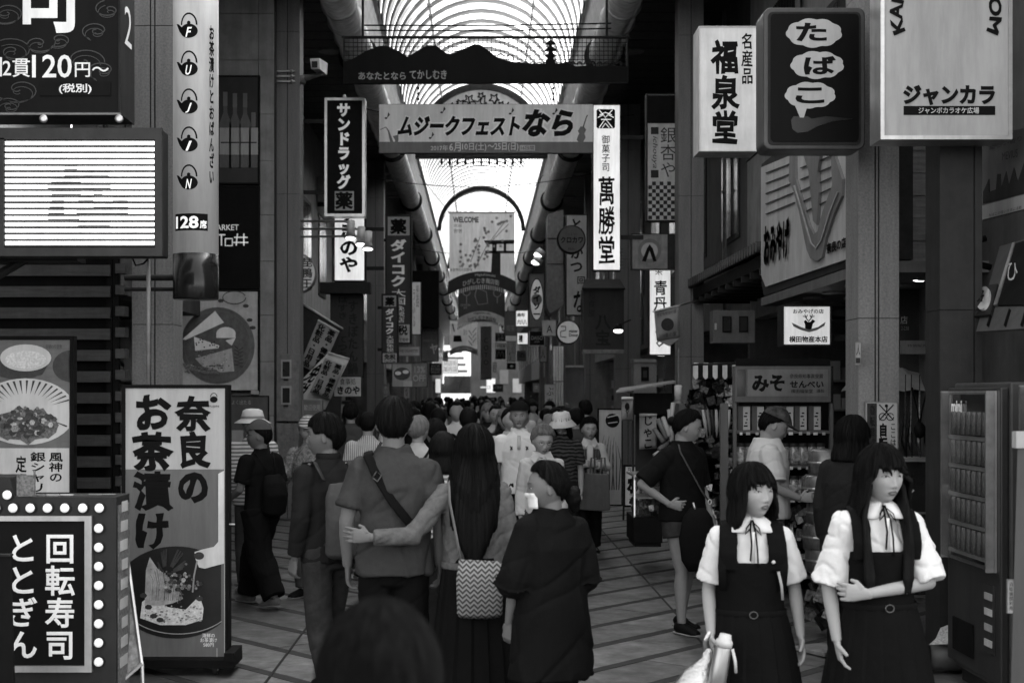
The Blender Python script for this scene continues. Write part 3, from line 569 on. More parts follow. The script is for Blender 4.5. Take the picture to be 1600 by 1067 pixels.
for k in range(14): poly(t, circ(306 + random.random() * 34, 530 + random.random() * 14, 1.3, 6), z - .012, DP, 'mould_spot', .002)
for k in range(12): poly(t, stroke([(372 + k % 3, 545 + k * 2.5), (372 + (8 if k % 2 else -6), 540 + k * 3)], 1.2), z - .012, DP, 'herb_print', .002)
poly(t, circ(366, 465, 18, 20, 10), z, GP, 'glass_print', .003); poly(t, stroke(circ(366, 465, 18, 20, 10), 1.5), z - .003, DP, 'glass_rim', .002)
for x, y in ((345, 470), (384, 478), (390, 500), (395, 512)): poly(t, circ(x, y, 5, 7, 3), z - .003, DP, 'leaf_print', .002)
poly(t, [(284, 567), (330, 575), (352, 585), (320, 584), (290, 577)], z - .014, FOOD, 'bread_print', .003)
MB().pb(392, 610, 404, 616, 19.96, .02).build('caption_plate', LGR, t)
t = sign('wall_notice', 'small dark notice with pale writing under the cheese poster', (352, 618, 420, 700), 19.98, mat('notice_grey', .1), .04, BLK, 1.5, texts=[('よく出たる', (362, 625, 392, 632), LGR)]); MB().pb(362, 672, 380, 700, 19.96, .02).build('leaflet', LGR, t)
# column 2 cabinets, camera, spotlights
t = thing('meter_cabinet', 'grey twin window cabinet fixed low on the poster side granite column', 'cabinet', W(449, 720, 20.4))
MB().pb(429, 553, 468, 658, 20.45, .14).build('upper_box', GRY, t, bev=.006); MB().pb(429, 661, 466, 722, 20.45, .14).build('lower_box', GRY, t, bev=.006)
for y in (562, 603): MB().pb(439, y, 455, y + 29, 20.43, .018).build('window_frame', LGR, t); MB().pb(441.5, y + 3, 452.5, y + 26, 20.42, .012).build('window', GLAS, t); MB().pb(443, y + 30, 450, y + 32, 20.42, .03).build('handle', DKM, t)
MB().pb(434, 668, 461, 715, 20.43, .018).build('hatch', mat('hatch_grey', .2, .5, .3, 20, .1), t)
t = thing('security_camera', 'white box security camera on a bracket by the granite column', 'camera', W(480, 130, 20.4))
b = MB(); b.add([W(484, 92, 20.3), W(499, 91, 20.3), W(500, 109, 20.3), W(486, 108, 20.3), W(499, 98, 21), W(512, 99, 21), W(511, 118, 21), W(500, 119, 21)], [(0, 1, 2, 3), (7, 6, 5, 4), (0, 4, 5, 1), (3, 2, 6, 7), (0, 3, 7, 4), (1, 5, 6, 2)]); b.build('housing', WHT, t, bev=.005)
MB().pb(487, 96, 496, 106, 20.28, .01).build('lens_window', GLAS, t); MB().tube([W(470, 131, 20.7), W(471, 120, 20.7)], .07, 10).tube([W(471, 124, 20.7), W(496, 118, 20.7), W(506, 112, 20.7)], [.06, .03, .03], 8).build('bracket', GRY, t, True)
t = thing('cable_clamp', 'three thin metal rods clamped round the granite column by the camera', 'clamp', W(450, 130, 20.4))
for y in (112, 120, 128): MB().tube([W(432, y, 20.55), W(461, y - .5, 20.55)], .012, 6).ball(W(456, y - .5, 20.54), .025, 8).build('rod', ALU, t)
for i, (x, y) in enumerate(((548, 362), (564, 372), (575, 379))):
    t = thing('spotlight', ('shining spotlight on the upper rod, nearest the granite column', 'middle one of three shining spotlights on rods', 'lowest of the three shining spotlights, farthest from the granite column')[i], 'spotlight', W(x, y, 20.3), 'three spotlights on arms')
    q = W(x, y, 20.2); dr = Vector((-.02, -.25, -1)).normalized()
    MB().tube([q - dr * .16, q + dr * .02], [.055, .06], 16).build('barrel', WHT, t, True); MB().tube([q + dr * .02, q + dr * .1], [.062, .085], 16).build('shade', GRY, t, True); MB().tube([q + dr * .09, q + dr * .102], .07, 16).build('lamp_lens', LITH, t, True)
    a = W(470, 346 + i * 12, 20.7); MB().tube([a, W(x - 10, 346 + i * 11.5, 20.4), q - dr * .12], .016, 6).build('arm', ALU, t, True)
# ---- vertical signs, left
sign('hanging_sign', 'black vertical drugstore sign with white katakana and a boxed medicine character', (507, 153, 570, 338), 21.5, BLK, .3, ALU, 4, body=ALU, hang=470,
     texts=[('サンドラッグ', (526, 162, 548, 296), LITD, dict(vertical=True, bold=.05)), ('薬', (523, 300, 552, 327), BLK, dict(bold=.04))])
t_ = [o for o in bpy.data.objects if o.name.startswith('hanging_sign')][-1]; poly(t_, [(523, 299), (553, 299), (553, 329), (523, 329)], 21.504, LGR, 'character_box', .002)
MB().lathe([(.012, -.01), (.03, -.01), (.03, .01), (.012, .01)], tuple(W(538, 151, 21.6)), 14, 'y').build('eye_bolt', ALU, t_, True)
sign('hanging_sign', 'glowing white sign with black brush kana below the drugstore sign', (521, 338, 571, 440), 22.5, LIT, .25, BLK, 2, hang=600, texts=[('すきのや', (530, 322, 559, 426), INK, dict(vertical=True, bold=.04, brush=.05))])
MB().pb(500, 441, 578, 458, 22.45, .3).build('support_beam', DKM, [o for o in bpy.data.objects if o.name.startswith('hanging_sign')][-1])
sign('hanging_sign', 'dark brown vertical banner with faint brush kana behind the diagonal flags', (516, 460, 568, 590), 22.8, mat('dark_banner', .03), .08, BLK, 1, texts=[('はすき\nてつち', (528, 463, 543, 560), mat('faint_ink', .008), dict(vertical=True, bold=.03, brush=.05)), ('すきぼたん鍋', (543, 470, 560, 585), mat('faint_ink', .008), dict(vertical=True, bold=.03, brush=.05))])
sign('wall_sign', 'white restaurant sign with two rows of black writing below the dark banner', (521, 588, 565, 620), 22.7, WHT, .1, DKM, 1, texts=[('食事処', (531, 591, 556, 601)), ('きのや', (527, 603, 562, 616), INK, dict(bold=.04, brush=.05))])
t = thing('round_sign', 'pale round sign with three characters, half hidden by the granite column', 'round sign', W(462, 427, 21.2))
p = W(462, 427, 21.2); MB().lathe([(.30, 0), (.31, .03), (.31, .12), (.3, .15)], (p.x, 21.2, p.z), 40, 'y').build('disc', GRY, t, True); MB().lathe([(.001, -.004), (.285, -.004), (.285, 0)], (p.x, 21.2, p.z), 40, 'y').build('face', mat('round_face', .5, .4, .05, 3, emit=.05), t)
letter(t, '琵鴨王', (471, 403, 488, 450), 21.193, DGR, vertical=True, bold=.02); MB().tube([W(469, 457, 21.2), W(470, 620, 21.2)], .015, 6).build('pole', GRY, t)
def flag(name, lb, pts, Y, m, txts=(), rod=True):
    t = thing(name, lb, 'flag', W(pts[0][0], pts[0][1], Y)); b = MB(); n = 8; vs = []; 
    A, B, C, D = [Vector((x, y, 0)) for x, y in pts]
    P = lambda u, v: (A.lerp(B, u)).lerp(D.lerp(C, u), v)
    f = lambda u, v, off=0: W(P(u, v).x, P(u, v).y, Y - off + .03 * math.sin(v * 5 + u * 3))
    for i in range(n + 1):
        for j in range(n + 1): vs.append(f(i / n, j / n))
    b.add(vs, [(i * (n + 1) + j, (i + 1) * (n + 1) + j, (i + 1) * (n + 1) + j + 1, i * (n + 1) + j + 1) for i in range(n) for j in range(n)])
    o = b.build('cloth', m, t, True); so_ = o.modifiers.new('s', 'SOLIDIFY'); so_.thickness = .004
    for tx, r_, mm, kw in txts: letter(t, tx, r_, Y, mm, plane=lambda u, v: f(u, v, .012), **kw)
    if rod: MB().tube([W(*pts[0], Y) + Vector((0, -.01, 0)), W(*pts[1], Y) + Vector((0, -.01, 0))], .015, 8).build('rod', WHT, t, True)
    return t
FM = mat('flag_mid', .3, .8, .1, 4); FD = mat('flag_dark', .03, .8, .2); FW2 = mat('flag_white', .6, .8, .06)
kw = dict(bold=.03)
flag('slanted_flag', 'dark tax free flag with a white curved band, upper one of the slanted flags', [(470, 473), (536, 514), (500, 640), (430, 600)], 21.9, FD, [('Tax\nFree', (.0, .45, .35, .7), FW2, kw), ('免税', (.05, .75, .5, .98), FW2, kw)])
flag('slanted_flag', 'grey slanted flag listing cosmetics and daily goods, upper one', [(497, 500), (530, 519), (500, 586), (468, 570)], 21.7, FM, [('化粧品・日用品', (.08, .03, .42, .97), INK, dict(vertical=True, bold=.04)), ('薬品・健康食品', (.55, .03, .9, .97), INK, dict(vertical=True, bold=.04))])
flag('slanted_flag', 'white slanted flag with large characters, lower one under the grey list', [(513, 551), (546, 561), (508, 640), (440, 625)], 21.6, FW2, [('免', (.02, .2, .3, .6), INK, kw), ('税', (.05, .6, .35, .95), INK, kw)])
flag('slanted_flag', 'grey slanted flag listing medicines and health food, lower one', [(508, 559), (539, 571), (516, 625), (484, 613)], 21.4, FM, [('化粧品・日用品', (.08, .03, .42, .97), INK, dict(vertical=True, bold=.04)), ('薬品・健康食品', (.55, .03, .9, .97), INK, dict(vertical=True, bold=.04))], rod=False)
sign('tax_free_board', 'grey rounded welcome board at head height behind the young man', (472, 624, 503, 655), 18.5, mat('board_grey', .14), .2, GRY, 2, cat='board', texts=[('歓迎使用', (475, 632, 500, 641), LGR)], bev=.02)
# long pharmacy signs
PH = mat('pharmacy_dark', .03, .4, .2)
t = sign('hanging_sign', 'long dark vertical pharmacy sign in outlined katakana, the taller of two', (602, 335, 643, 537), 30, PH, .35, DKM, 2, hang=600,
     texts=[('薬', (609, 342, 636, 366), INK, dict(bold=.05)), ('ダイコク', (610, 374, 635, 448), LTX, dict(vertical=True, bold=.045)), ('大国', (612, 452, 634, 476), LTX, dict(vertical=True)), ('免税店', (620, 478, 632, 504), LTX, dict(vertical=True)), ('税', (621, 508, 637, 524), INK, dict(bold=.03)), ('Free', (621, 526, 638, 533), INK)])
poly(t, [(606, 339), (640, 339), (640, 368), (606, 368)], 30.0035, LGR, 'character_box', .002); poly(t, [(619, 507), (640, 507), (640, 535), (619, 535)], 30.0035, WHT, 'character_box', .002)
t = sign('hanging_sign', 'shorter dark vertical pharmacy sign in front of the taller one', (596, 459, 622, 568), 28.5, PH, .3, DKM, 1.5, hang=590,
     texts=[('薬', (601, 464, 617, 478), INK, dict(bold=.05)), ('ダイコク', (602, 482, 616, 522), LTX, dict(vertical=True, bold=.045)), ('大国免税', (604, 524, 615, 550), LTX, dict(vertical=True)), ('免税', (600, 553, 618, 562), INK, dict(bold=.03)), ('Tax-Free', (600, 563, 618, 566), INK)])
poly(t, [(599, 462), (619, 462), (619, 479), (599, 479)], 28.5035, LGR, 'character_box', .002); poly(t, [(598, 552), (620, 552), (620, 567), (598, 567)], 28.5035, WHT, 'character_box', .002)
sign('hanging_sign', 'narrow pale sign with small writing past the tall pharmacy sign', (643, 440, 658, 523), 36, mat('pale_face', .5, .4, .05, 3, emit=.06), .25, DKM, 1, texts=[('京都三条若狭屋', (650, 446, 655, 480), DGR, V), ('うふふ', (645, 452, 649, 510), INK, V)])
sign('hanging_sign', 'plain black upright sign box past the pale narrow sign', (643, 423, 686, 512), 42, BLK, .3, DKM, 1)
sign('wall_poster', 'grey cosmetics poster hanging below the black box sign', (658, 512, 685, 565), 42.5, MGR, .2, DKM, 1, texts=[('DEIEIO', (661, 514, 682, 520), LGR), ('化粧品サロン', (661, 530, 680, 534), LGR), ('ヤ', (672, 537, 684, 553), WHT, dict(bold=.03))])
sign('wall_sign', 'small white cafe sign under the tall pharmacy sign', (621, 541, 656, 556), 33, WHT, .2, GRY, 1, texts=[('THE OLIVETTE', (622, 546, 653, 550), DGR)])
t = sign('price_banner', 'wide hanging banner with food photos and 13 percent off lettering', (612, 566, 668, 605), 27, mat('banner_print', .2, .5, .3, 10), .04, DKM, .8, texts=[('78', (631, 596, 643, 604), INK, dict(bold=.06)), ('13%\nOFF', (645, 572, 665, 596), LGR, dict(bold=.03))])
poly(t, [(613, 569), (643, 569), (643, 605), (613, 605)], 27.004, LGR, 'poster_sheet', .002); poly(t, circ(628, 584, 13, 18, 10), 27.0, DP, 'dish_print', .002); poly(t, circ(622, 583, 5, 10, 3), 26.998, WP, 'dish_print', .002); poly(t, circ(634, 581, 5, 10, 3), 26.998, WP, 'dish_print', .002)
poly(t, [(630, 595), (644, 595), (644, 605), (630, 605)], 27.0, WHT, 'price_tag', .002)
sign('shop_notice', 'small dark notice with white print beside the price banner', (671, 568, 690, 586), 40, BLK, .1, DKM, .5, texts=[('SKINCARE\n薬用化粧品\n免税店対応', (673, 570, 688, 584), LGR)])
sign('shop_notice', 'small white notice hanging under the price banner', (631, 604, 640, 622), 28, WHT, .05, GRY, .5, texts=[('必見', (633, 606, 638, 620), INK, V)])
sign('shop_notice', 'pale notice board low beside the pharmacy column', (600, 620, 632, 632), 26, LGR, .05, DKM, 1, texts=[('営業中', (606, 623, 626, 629), DGR)])
sign('shop_notice', 'grey notice card hanging at the pharmacy column foot', (597, 600, 608, 618), 27, MGR, .05, GRY, .5, texts=[('本日', (599, 603, 606, 615), LGR, V)])
# ---- centre: mountain silhouette sign
Y = 20.5
t = thing('gateway_sign', 'wide dark mountain silhouette board with pagoda outline spanning the street', 'gateway sign', W(760, 131, Y))
top = []
for i in range(0, 100):
    x = 536 + i * (880 - 536) / 99
    pts = [(536, 97), (552, 92), (572, 80), (592, 72), (604, 72), (622, 80), (637, 89), (655, 78), (668, 71), (682, 72), (698, 84), (706, 85), (724, 77), (742, 69), (750, 70), (764, 80), (778, 91), (795, 96), (820, 99), (850, 100), (881, 100)]
    for a, c in zip(pts, pts[1:]):
        if a[0] <= x <= c[0]: f_ = (x - a[0]) / (c[0] - a[0]); f_ = f_; top.append((x, a[1] + (c[1] - a[1]) * f_)); break
top += [(853, 100), (853, 94), (856, 93), (856, 88), (852, 87), (857, 83), (857, 79), (851, 78), (858, 73), (858, 69), (853, 68), (859, 63), (860, 57), (861, 63), (868, 68), (863, 69), (863, 73), (870, 78), (864, 79), (864, 83), (869, 87), (865, 88), (865, 93), (868, 94), (868, 100), (884, 98), (900, 104), (918, 103), (936, 104), (955, 102), (970, 104), (982, 104)]
b = MB(); top.sort(key=lambda p: p[0]) if False else None
b.prism([(wx(x, Y), wz(y, Y)) for x, y in top] + [(wx(982, Y), wz(129, Y)), (wx(536, Y), wz(131, Y))], Y, Y + .08); b.build('silhouette_board', mat('silhouette_paint', .007, .6, .1, 3, spec=.08), t)
letter(t, 'あなたとなら', (560, 113, 634, 125), Y - .004, LGR, bold=.02); letter(t, 'てかしむき', (640, 110, 698, 124), Y - .004, LGR, bold=.02)
b = MB()
for i in range(66): x = 538 + i * 6.75; b.pb(x, 58, x + .9, 128, Y + .09, .012)
for j in range(7): b.pb(536, 60 + j * 6.6, 982, 60.9 + j * 6.6, Y + .103, .012)
b.build('wire_mesh', BLK, t)
MB().pb(534, 56.5, 984, 59, Y + .08, .05).build('top_bar', DKM, t)
for x in (537, 980): MB().pb(x - 1, 56, x + 1.5, 131, Y + .085, .04).build('side_bar', DKM, t)
for x in (567, 948): MB().tube([W(x, 60, Y + .1), W(x, -60, Y + .1)], .02, 6).build('hanger_rod', DKM, t)
for x0_, y0_ in ((782, 86), (797, 88), (822, 99), (890, 99), (925, 98), (965, 99)): poly(t, stroke(circ(x0_, y0_ + 6, 6, 10, 8, PI, 2 * PI), 1.3), Y + .02, DKM, 'tree_outline', .04)
for k in range(18): x = 790 + k * 10.5; poly(t, stroke(circ(x, 101, 4, 6, 4, PI, 2 * PI), 1.1), Y + .02, DKM, 'tree_outline', .04)
for y0_ in (40, 48): MB().tube([W(565, y0_, 22), W(760, y0_ + .6, 22), W(955, y0_ - 3, 22)], .012, 5).build('cable', BLK, t); 
# music festival banner
Y = 20.7
t = thing('festival_banner', 'wide grey music festival banner hung on chains below the mountain sign', 'banner', W(760, 240, Y))
MB().pb(592, 163, 927, 240, Y, .06).build('backing_frame', DKM, t); BN = mat('banner_grey', .7, .5, .06, 3)
MB().pb(592.5, 163.5, 926.5, 222, Y - .01, .008).build('banner_sheet', BN, t); MB().pb(592.5, 222, 926.5, 239, Y - .01, .008).build('date_band', mat('band_grey', .13, .5, .15, 2), t)
z = Y - .012
HALO = mat('halo_white', .85, .5, .03)
for tx, r_ in (('ムジークフェスト', (621, 181, 813, 213)), ('なら', (815, 171, 896, 214))):
    letter(t, tx, r_, z - .002, INK, bold=.05, shear=.25, name='title_lettering'); letter(t, tx, (r_[0] - 1.5, r_[1] - 2, r_[2] + 1.5, r_[3] + 2), z, HALO, bold=.115, shear=.25, name='title_halo')
for tx, r_ in (('2017年', (673, 227, 700, 236)), ('6月', (702, 223, 720, 237)), ('10日(土)', (722, 223, 760, 237)), ('～25日(日)', (762, 223, 810, 237))): letter(t, tx, r_, z, WHT, bold=.015)
poly(t, [(812, 227), (836, 227), (836, 236), (812, 236)], z, LGR, 'period_box', .002); letter(t, '16日間', (814, 228.5, 834, 234.5), z - .003, DGR)
MG2 = mat('sax_grey', .14, .5, .1)
poly(t, stroke([(594, 203), (603, 199), (607, 205), (612, 222), (617, 227), (620, 220), (618, 212)], [1, 1.5, 2.5, 5, 6.5, 5, 9]), z - .003, MG2, 'saxophone_print', .002)
poly(t, [(903, 213), (905, 209), (903, 205), (907, 198), (912, 198), (916, 203), (913, 209), (915, 215), (911, 223), (905, 223), (901, 219)], z - .003, MG2, 'violin_print', .002); poly(t, stroke([(911, 200), (916, 184), (918, 180)], 2), z - .003, MG2, 'violin_print', .002)
for x, y in ((603, 185), (690, 176), (672, 216), (797, 178), (865, 178)): poly(t, circ(x, y, 2.2, 8, 1.6), z - .003, DGR, 'note_print', .002); poly(t, stroke([(x + 2, y), (x + 4, y - 9), (x + 6, y - 5)], .8), z - .003, DGR, 'note_print', .002)
for x in (653.5, 864.5):
    for k in range(7): MB().lathe([(.011, -.004), (.02, -.004), (.02, .004), (.011, .004)], tuple(W(x, 134 + k * 4.3, Y + .03)), 10, 'y' if k % 2 else 'x').build('chain_link', DKM, t)
# star lattice gable at Y=40
Y = 40.0; k_ = Y / F
t = thing('gable_screen', 'half round lattice of stars closing the vault above the festival banner', 'lattice gable', (0, Y, RZ)); ORI[t.name] = Vector((0, Y, RZ))
arch(Y, Y + .2, RX - .2, .17, 28).build('ring_beam', DKM, t); MB().box(-RX, RX, Y, Y + .2, RZ - .28, RZ - .1).build('tie_beam', DKM, t)
arch(Y + .12, Y + .13, .02, RX - .22, 28).build('frosted_panel', mat('frosted_panel', .45, .6, .1, 3, emit=.05), t)
def star(x, z, r, a=0):
    pp = [(x + (r if i % 2 == 0 else r * .42) * math.sin(a + i * PI / 5), z + (r if i % 2 == 0 else r * .42) * math.cos(a + i * PI / 5)) for i in range(10)]
    b = MB()
    for p, q in zip(pp, pp[1:] + pp[:1]): b.tube([(p[0], Y + .05, p[1]), (q[0], Y + .05, q[1])], .018, 4)
    return b.build('star', BLK, t)
rs_ = random.Random(3); n_ = 0; placed = []
for tr_ in range(900):
    a = rs_.uniform(.1, PI - .1); r_ = rs_.uniform(.5, 1.5); x, zz = r_ * math.cos(a), r_ * math.sin(a)
    sz = rs_.uniform(.1, .2)
    if zz > .15 and all((x - p[0]) ** 2 + (zz - p[1]) ** 2 > (.75 * (sz + p[2])) ** 2 for p in placed): placed.append((x, zz, sz))
    if len(placed) >= 46: break
for x, zz, sz in placed: star(x, RZ + zz, sz, rs_.uniform(0, 1))
for a in (.5, .75, 1.0, 1.25, 1.5, 1.85, 2.1, 2.4, 2.65): MB().tube([(.12 * math.cos(a), Y + .06, RZ + .1), (.7 * math.cos(a) , Y + .06, RZ + .75 * math.sin(a)), (1.55 * math.cos(a * .9 + .15), Y + .06, RZ + 1.5 * math.sin(a * .9 + .15))], .022, 6).build('branch', BLK, t)
for i in range(11):
    x = (-.62 + i * .124) * 1.8
    b = MB(); 
    for xx in (-.08, .08): b.box(x + xx - .008, x + xx + .008, Y + .05, Y + .07, RZ - .52, RZ - .28)
    b.box(x - .08, x + .08, Y + .05, Y + .07, RZ - .52, RZ - .5); b.box(x - .03, x + .03, Y + .055, Y + .065, RZ - .47, RZ - .3); b.box(x - .05, x + .05, Y + .05, Y + .06, RZ - .42, RZ - .38); b.build('frieze_cell', BLK, t)
# hanging welcome banners
def hang(Y, rect, arc, lb, face, arcm, txts, arct, stripes=True, arccol=WHT):
    x0, y0, x1, y1 = rect; t = thing('street_banner', lb, 'banner', W((x0 + x1) / 2, y1, Y), 'banners hung along the middle of the arcade')
    MB().pb(x0, y0, x1, y1, Y, .01).build('sheet', face, t); MB().tube([W(x0 - 2, y0, Y - .01), W(x1 + 2, y0, Y - .01)], .02, 6).build('top_rod', GRY, t)
    for sx_, xx in ((-1, x0), (1, x1)): MB().tube([W(xx, y0, Y), Vector((sx_ * 1.9, Y - 1.5, 8.5))], .01, 4).build('guy_wire', DKM, t)
    a0, a1, sag, h = arc; n = 16; c = (x0 + x1) / 2; hw = (x1 - x0) / 2 + a0
    Tp = [(c - hw + 2 * hw * i / n, a1 + sag * (2 * i / n - 1) ** 2) for i in range(n + 1)]; Bt = [(x, y + h) for x, y in Tp]
    for i in range(n): pass
    poly(t, Tp + Bt[::-1], Y - .03, arcm, 'arched_pelmet', .012)
    if stripes:
        for i in range(2 * n):
            u = i / (2 * n); x = c - hw + 2 * hw * u; y = a1 + h + sag * (2 * u - 1) ** 2; w_ = hw / n * .5
            poly(t, [(x, y), (x + w_, y), (x + w_, y + h * .32), (x, y + h * .32)], Y - .03, arccol, 'fringe_stripe', .006)
    f = lambda u, v: Vector((wx(u, Y - .034), Y - .034, wz(v + sag * ((u - c) / hw) ** 2, Y - .034)))
    for tx, r_, mm in arct: letter(t, tx, r_, Y, mm, plane=f, bold=.02)
    for tx, r_, mm, kw in txts: letter(t, tx, r_, Y - .004, mm, **kw)
    return t
BNW = mat('banner_white', .8, .6, .05, 3, emit=.05)  # faint glow stands in for roof light coming through the cloth
t = hang(45, (702, 332, 804, 440), (2, 424, 16, 21), 'pale welcome banner with blossom and a dark shrine gate, nearest of the hanging banners', BNW, mat('pelmet_dark', .03, .5, .1),
     [('WELCOME', (708, 339, 748, 348), INK, dict(bold=.03)), ('欢迎', (709, 350, 721, 355), DGR, {}), ('환영', (709, 358, 721, 364), DGR, {}), ('4月\n氷室神社の四季桜', (703, 414, 738, 424), DGR, {})], [('Higashimuki', (742, 427, 774, 432), WHT), ('ひがしむき商店街', (723, 434, 780, 443), WHT)])
z = 44.992
for pg in ([(769, 394), (782, 394), (782, 448), (766, 448)], [(756, 376), (804, 375), (804, 381), (760, 382)], [(758, 392), (804, 392), (804, 396), (758, 396)], [(787, 380), (791, 380), (791, 393), (787, 393)], [(769, 380), (776, 380), (776, 394), (769, 394)]): poly(t, pg, z, DGR, 'gate_print', .004)
rs_ = random.Random(5)
for i in range(95):
    x = rs_.uniform(719, 800); y = rs_.uniform(336, 420)
    if abs((x - 722) / 80 + (y - 340) / 80 - .9) < .42 and not (x < 752 and y < 368): poly(t, [(x + rr * math.cos(j * PI / 5), y + rr * math.sin(j * PI / 5)) for j, rr in enumerate([2.9, 1.7] * 5)], z - .004 - .0001 * i, mat('blossom', .3, .5, .1), 'blossom_print', .002)
for s_ in ([(742, 420), (760, 385), (790, 345)], [(735, 410), (750, 370)], [(765, 380), (795, 350)]): poly(t, stroke(s_, .8), z - .002, MGR, 'branch_print', .001)
t = hang(60, (716, 440, 789, 502), (1, 486, 12, 13), 'dark gift shop banner with line drawings, second of the hanging banners', mat('banner_dark', .05, .6, .1), mat('banner_mid', .5, .5, .1), [('SOUVENIRS\n奈良', (719, 475, 735, 483), LGR, {})], [('Higashimuki', (740, 487, 766, 491), DGR), ('ひがしむき商店街', (731, 493, 775, 499), DGR)], arccol=DGR)
for s_ in (circ(729, 456, 6, 12), circ(777, 458, 6, 12), [(729, 462), (729, 475)], [(777, 464), (777, 474)], [(745, 450), (760, 456), (762, 474), (747, 476), (742, 462), (745, 450)]): poly(t, stroke(list(s_), .9), 59.99, LGR, 'line_drawing', .003)
t = hang(78, (703, 500, 746, 545), (0, 540, 7, 9), 'pale banner with bag and leaf drawings, farthest of the hanging banners', mat('banner_pale', .55, .6, .05, 3, emit=.04), MGR, [('夏の', (724, 515, 730, 524), MGR, {})], [('ひがしむき商店街', (712, 542, 738, 546), LGR)], stripes=False)  # this cloth too glows a little in place of back light
poly(t, [(709, 524), (720, 524), (722, 534), (708, 534)], 77.99, INK, 'bag_print', .003); poly(t, stroke([(707, 506), (710, 518)], 2), 77.99, DGR, 'bottle_print', .003)
for k in range(6): poly(t, stroke([(738, 540 - k * 4), (744 if k % 2 else 732, 532 - k * 4)], 1.3), 77.99, MGR, 'leaf_print', .003)
# small far signs
def ss(lb, rect, Y, face, txts=(), cat='sign', fw=.6, frame=DKM, name='hanging_sign'): return sign(name, lb, rect, Y, face, .3, frame, fw, cat=cat, texts=txts)
ss('narrow dark vertical boutique sign with pale Latin letters', (751, 510, 768, 593), 52, mat('coto_face', .09), [('COTO', (756, 528, 763, 570), INK, V)])
ss('grey cafe sign with a cup picture beside the boutique sign', (788, 486, 808, 524), 50, MGR, [('喫茶', (792, 508, 804, 518), LGR)])
ss('white lit noodle sign in two rows past the oval shop sign', (806, 485, 825, 510), 44, LIT, [('麻布', (808, 489, 820, 495), INK, dict(bold=.04)), ('六八八', (808, 499, 823, 507), INK, dict(bold=.04))])
ss('white lit sign with one tall character under the noodle sign', (808, 520, 825, 538), 44.5, LIT, [('樓', (810, 523, 817, 535), INK, dict(bold=.03))])
ss('dark karaoke sign with pale kana above the burger sign', (774, 520, 790, 533), 60, DKM, [('カラ\nオケ', (777, 521, 786, 532), LGR, {})])
ss('small pale sign with square characters between karaoke and burger signs', (774, 536, 791, 545), 60, WHT, [('中央広場', (776, 538, 789, 543), DGR, dict(bold=.03))])
t = ss('small dark burger sign with a pale arched letter', (774, 546, 790, 561), 61, DGR)
poly(t, stroke([(777, 558), (778.5, 549), (780, 549), (782, 557), (784, 549), (785.5, 549), (787, 558)], 1.4), 60.99, LGR, 'arched_letter')
ss('pale udon and soba sign with black kana', (792, 533, 806, 565), 55, LGR, [('うどん', (799, 536, 804, 552), INK, V), ('そば', (794, 550, 799, 563), INK, V)])
ss('thin white light strip sign low above the far crowd', (750, 603, 766, 607), 100, LIT)
ss('dark eye optician sign low down the street', (792, 567, 806, 577), 55, BLK, [('◉', (797, 570, 802, 574), WHT, {})])
ss('bright white poster panel low at the far left of the arcade mouth', (680, 591, 689, 614), 90, LIT)
ss('white lit hanging board with small print near the arcade end', (691, 560, 716, 584), 110, LITW, [('商店街\n案内図', (693, 563, 714, 581), MGR, {})])
ss('grey round topped board low beside the far columns', (770, 600, 786, 612), 80, DGR, [('営業中', (772, 603, 784, 608), LGR, {})])
for i, (a, c, yy, e, lb) in enumerate(((662, 672, 540, 46, 'tiny dark box sign past the cosmetics poster'), (808, 822, 548, 47, 'tiny grey picture sign under the tall character sign'), (692, 700, 548, 82, 'tiny pale sign at the far pharmacy side'), (770, 776, 566, 84, 'tiny pale plate on a far column'))): ss(lb, (a, yy, c, yy + 16), e, (BLK, MGR, LGR, WHT)[i], [('酒', (a + 2, yy + 3, c - 2, yy + 11), (LGR, INK, INK, INK)[i], {})])
# ================================================================ RIGHT SIDE
t = sign('hanging_sign', 'tall glowing white sign with a dark crest and black brush characters, beside the festival banner', (926, 163, 970, 423), 21.2, LIT, .22, DKM, 1.5, hang=1005,
     texts=[('御菓子司', (940, 208, 953, 268), INK, dict(vertical=True, bold=.01)), ('萬勝堂', (935, 276, 961, 412), INK, dict(vertical=True, bold=.02, brush=.05))])
z = 21.2 + .002
poly(t, [(932, 173), (934, 171), (959, 171), (961, 173), (961, 199), (959, 201), (934, 201), (932, 199)], z, INK, 'crest', .002)
for s_ in ([(936, 172), (946, 184), (957, 172)], [(937, 180), (946, 176), (956, 180)], [(939, 187), (955, 187)], [(936, 200), (946, 186), (957, 200)], [(941, 200), (946, 193), (952, 200)], [(934, 184), (942, 180)], [(959, 184), (951, 180)]): poly(t, stroke(s_, 1.3), z - .003, LIT, 'crest_line', .002)
t = sign('hanging_sign', 'dark framed sign with checkerboard foot and slanting Latin letters, partly behind a column', (1010, 146, 1062, 346), 21.6, WHT, .2, DKM, 2, texts=[('銀杏や', (1032, 199, 1056, 277), DGR, dict(vertical=True)), ])
letter(t, 'ichouya', (0, 0, 1, 1), 21.6, DGR, plane=lambda u, v: W(1028 - 10 * v, 213 + 50 * u, 21.6), shear=.25)
poly(t, [(1012, 149), (1060, 149), (1060, 193), (1012, 193)], 21.6, BLK, 'dark_top', .002)
for r_ in ((1017, 199, 1029, 210), (1017, 266, 1029, 278)): poly(t, [(r_[0], r_[1]), (r_[2], r_[1]), (r_[2], r_[3]), (r_[0], r_[3])], 21.598, DGR, 'square_print', .002)
b = MB()
for i in range(8):
    for j in range(10):
        if (i + j) % 2: b.pb(1013 + i * 5.9, 284 + j * 5.9, 1018.9 + i * 5.9, 289.9 + j * 5.9, 21.6, .003)
b.build('checkerboard_pattern', DGR, t)
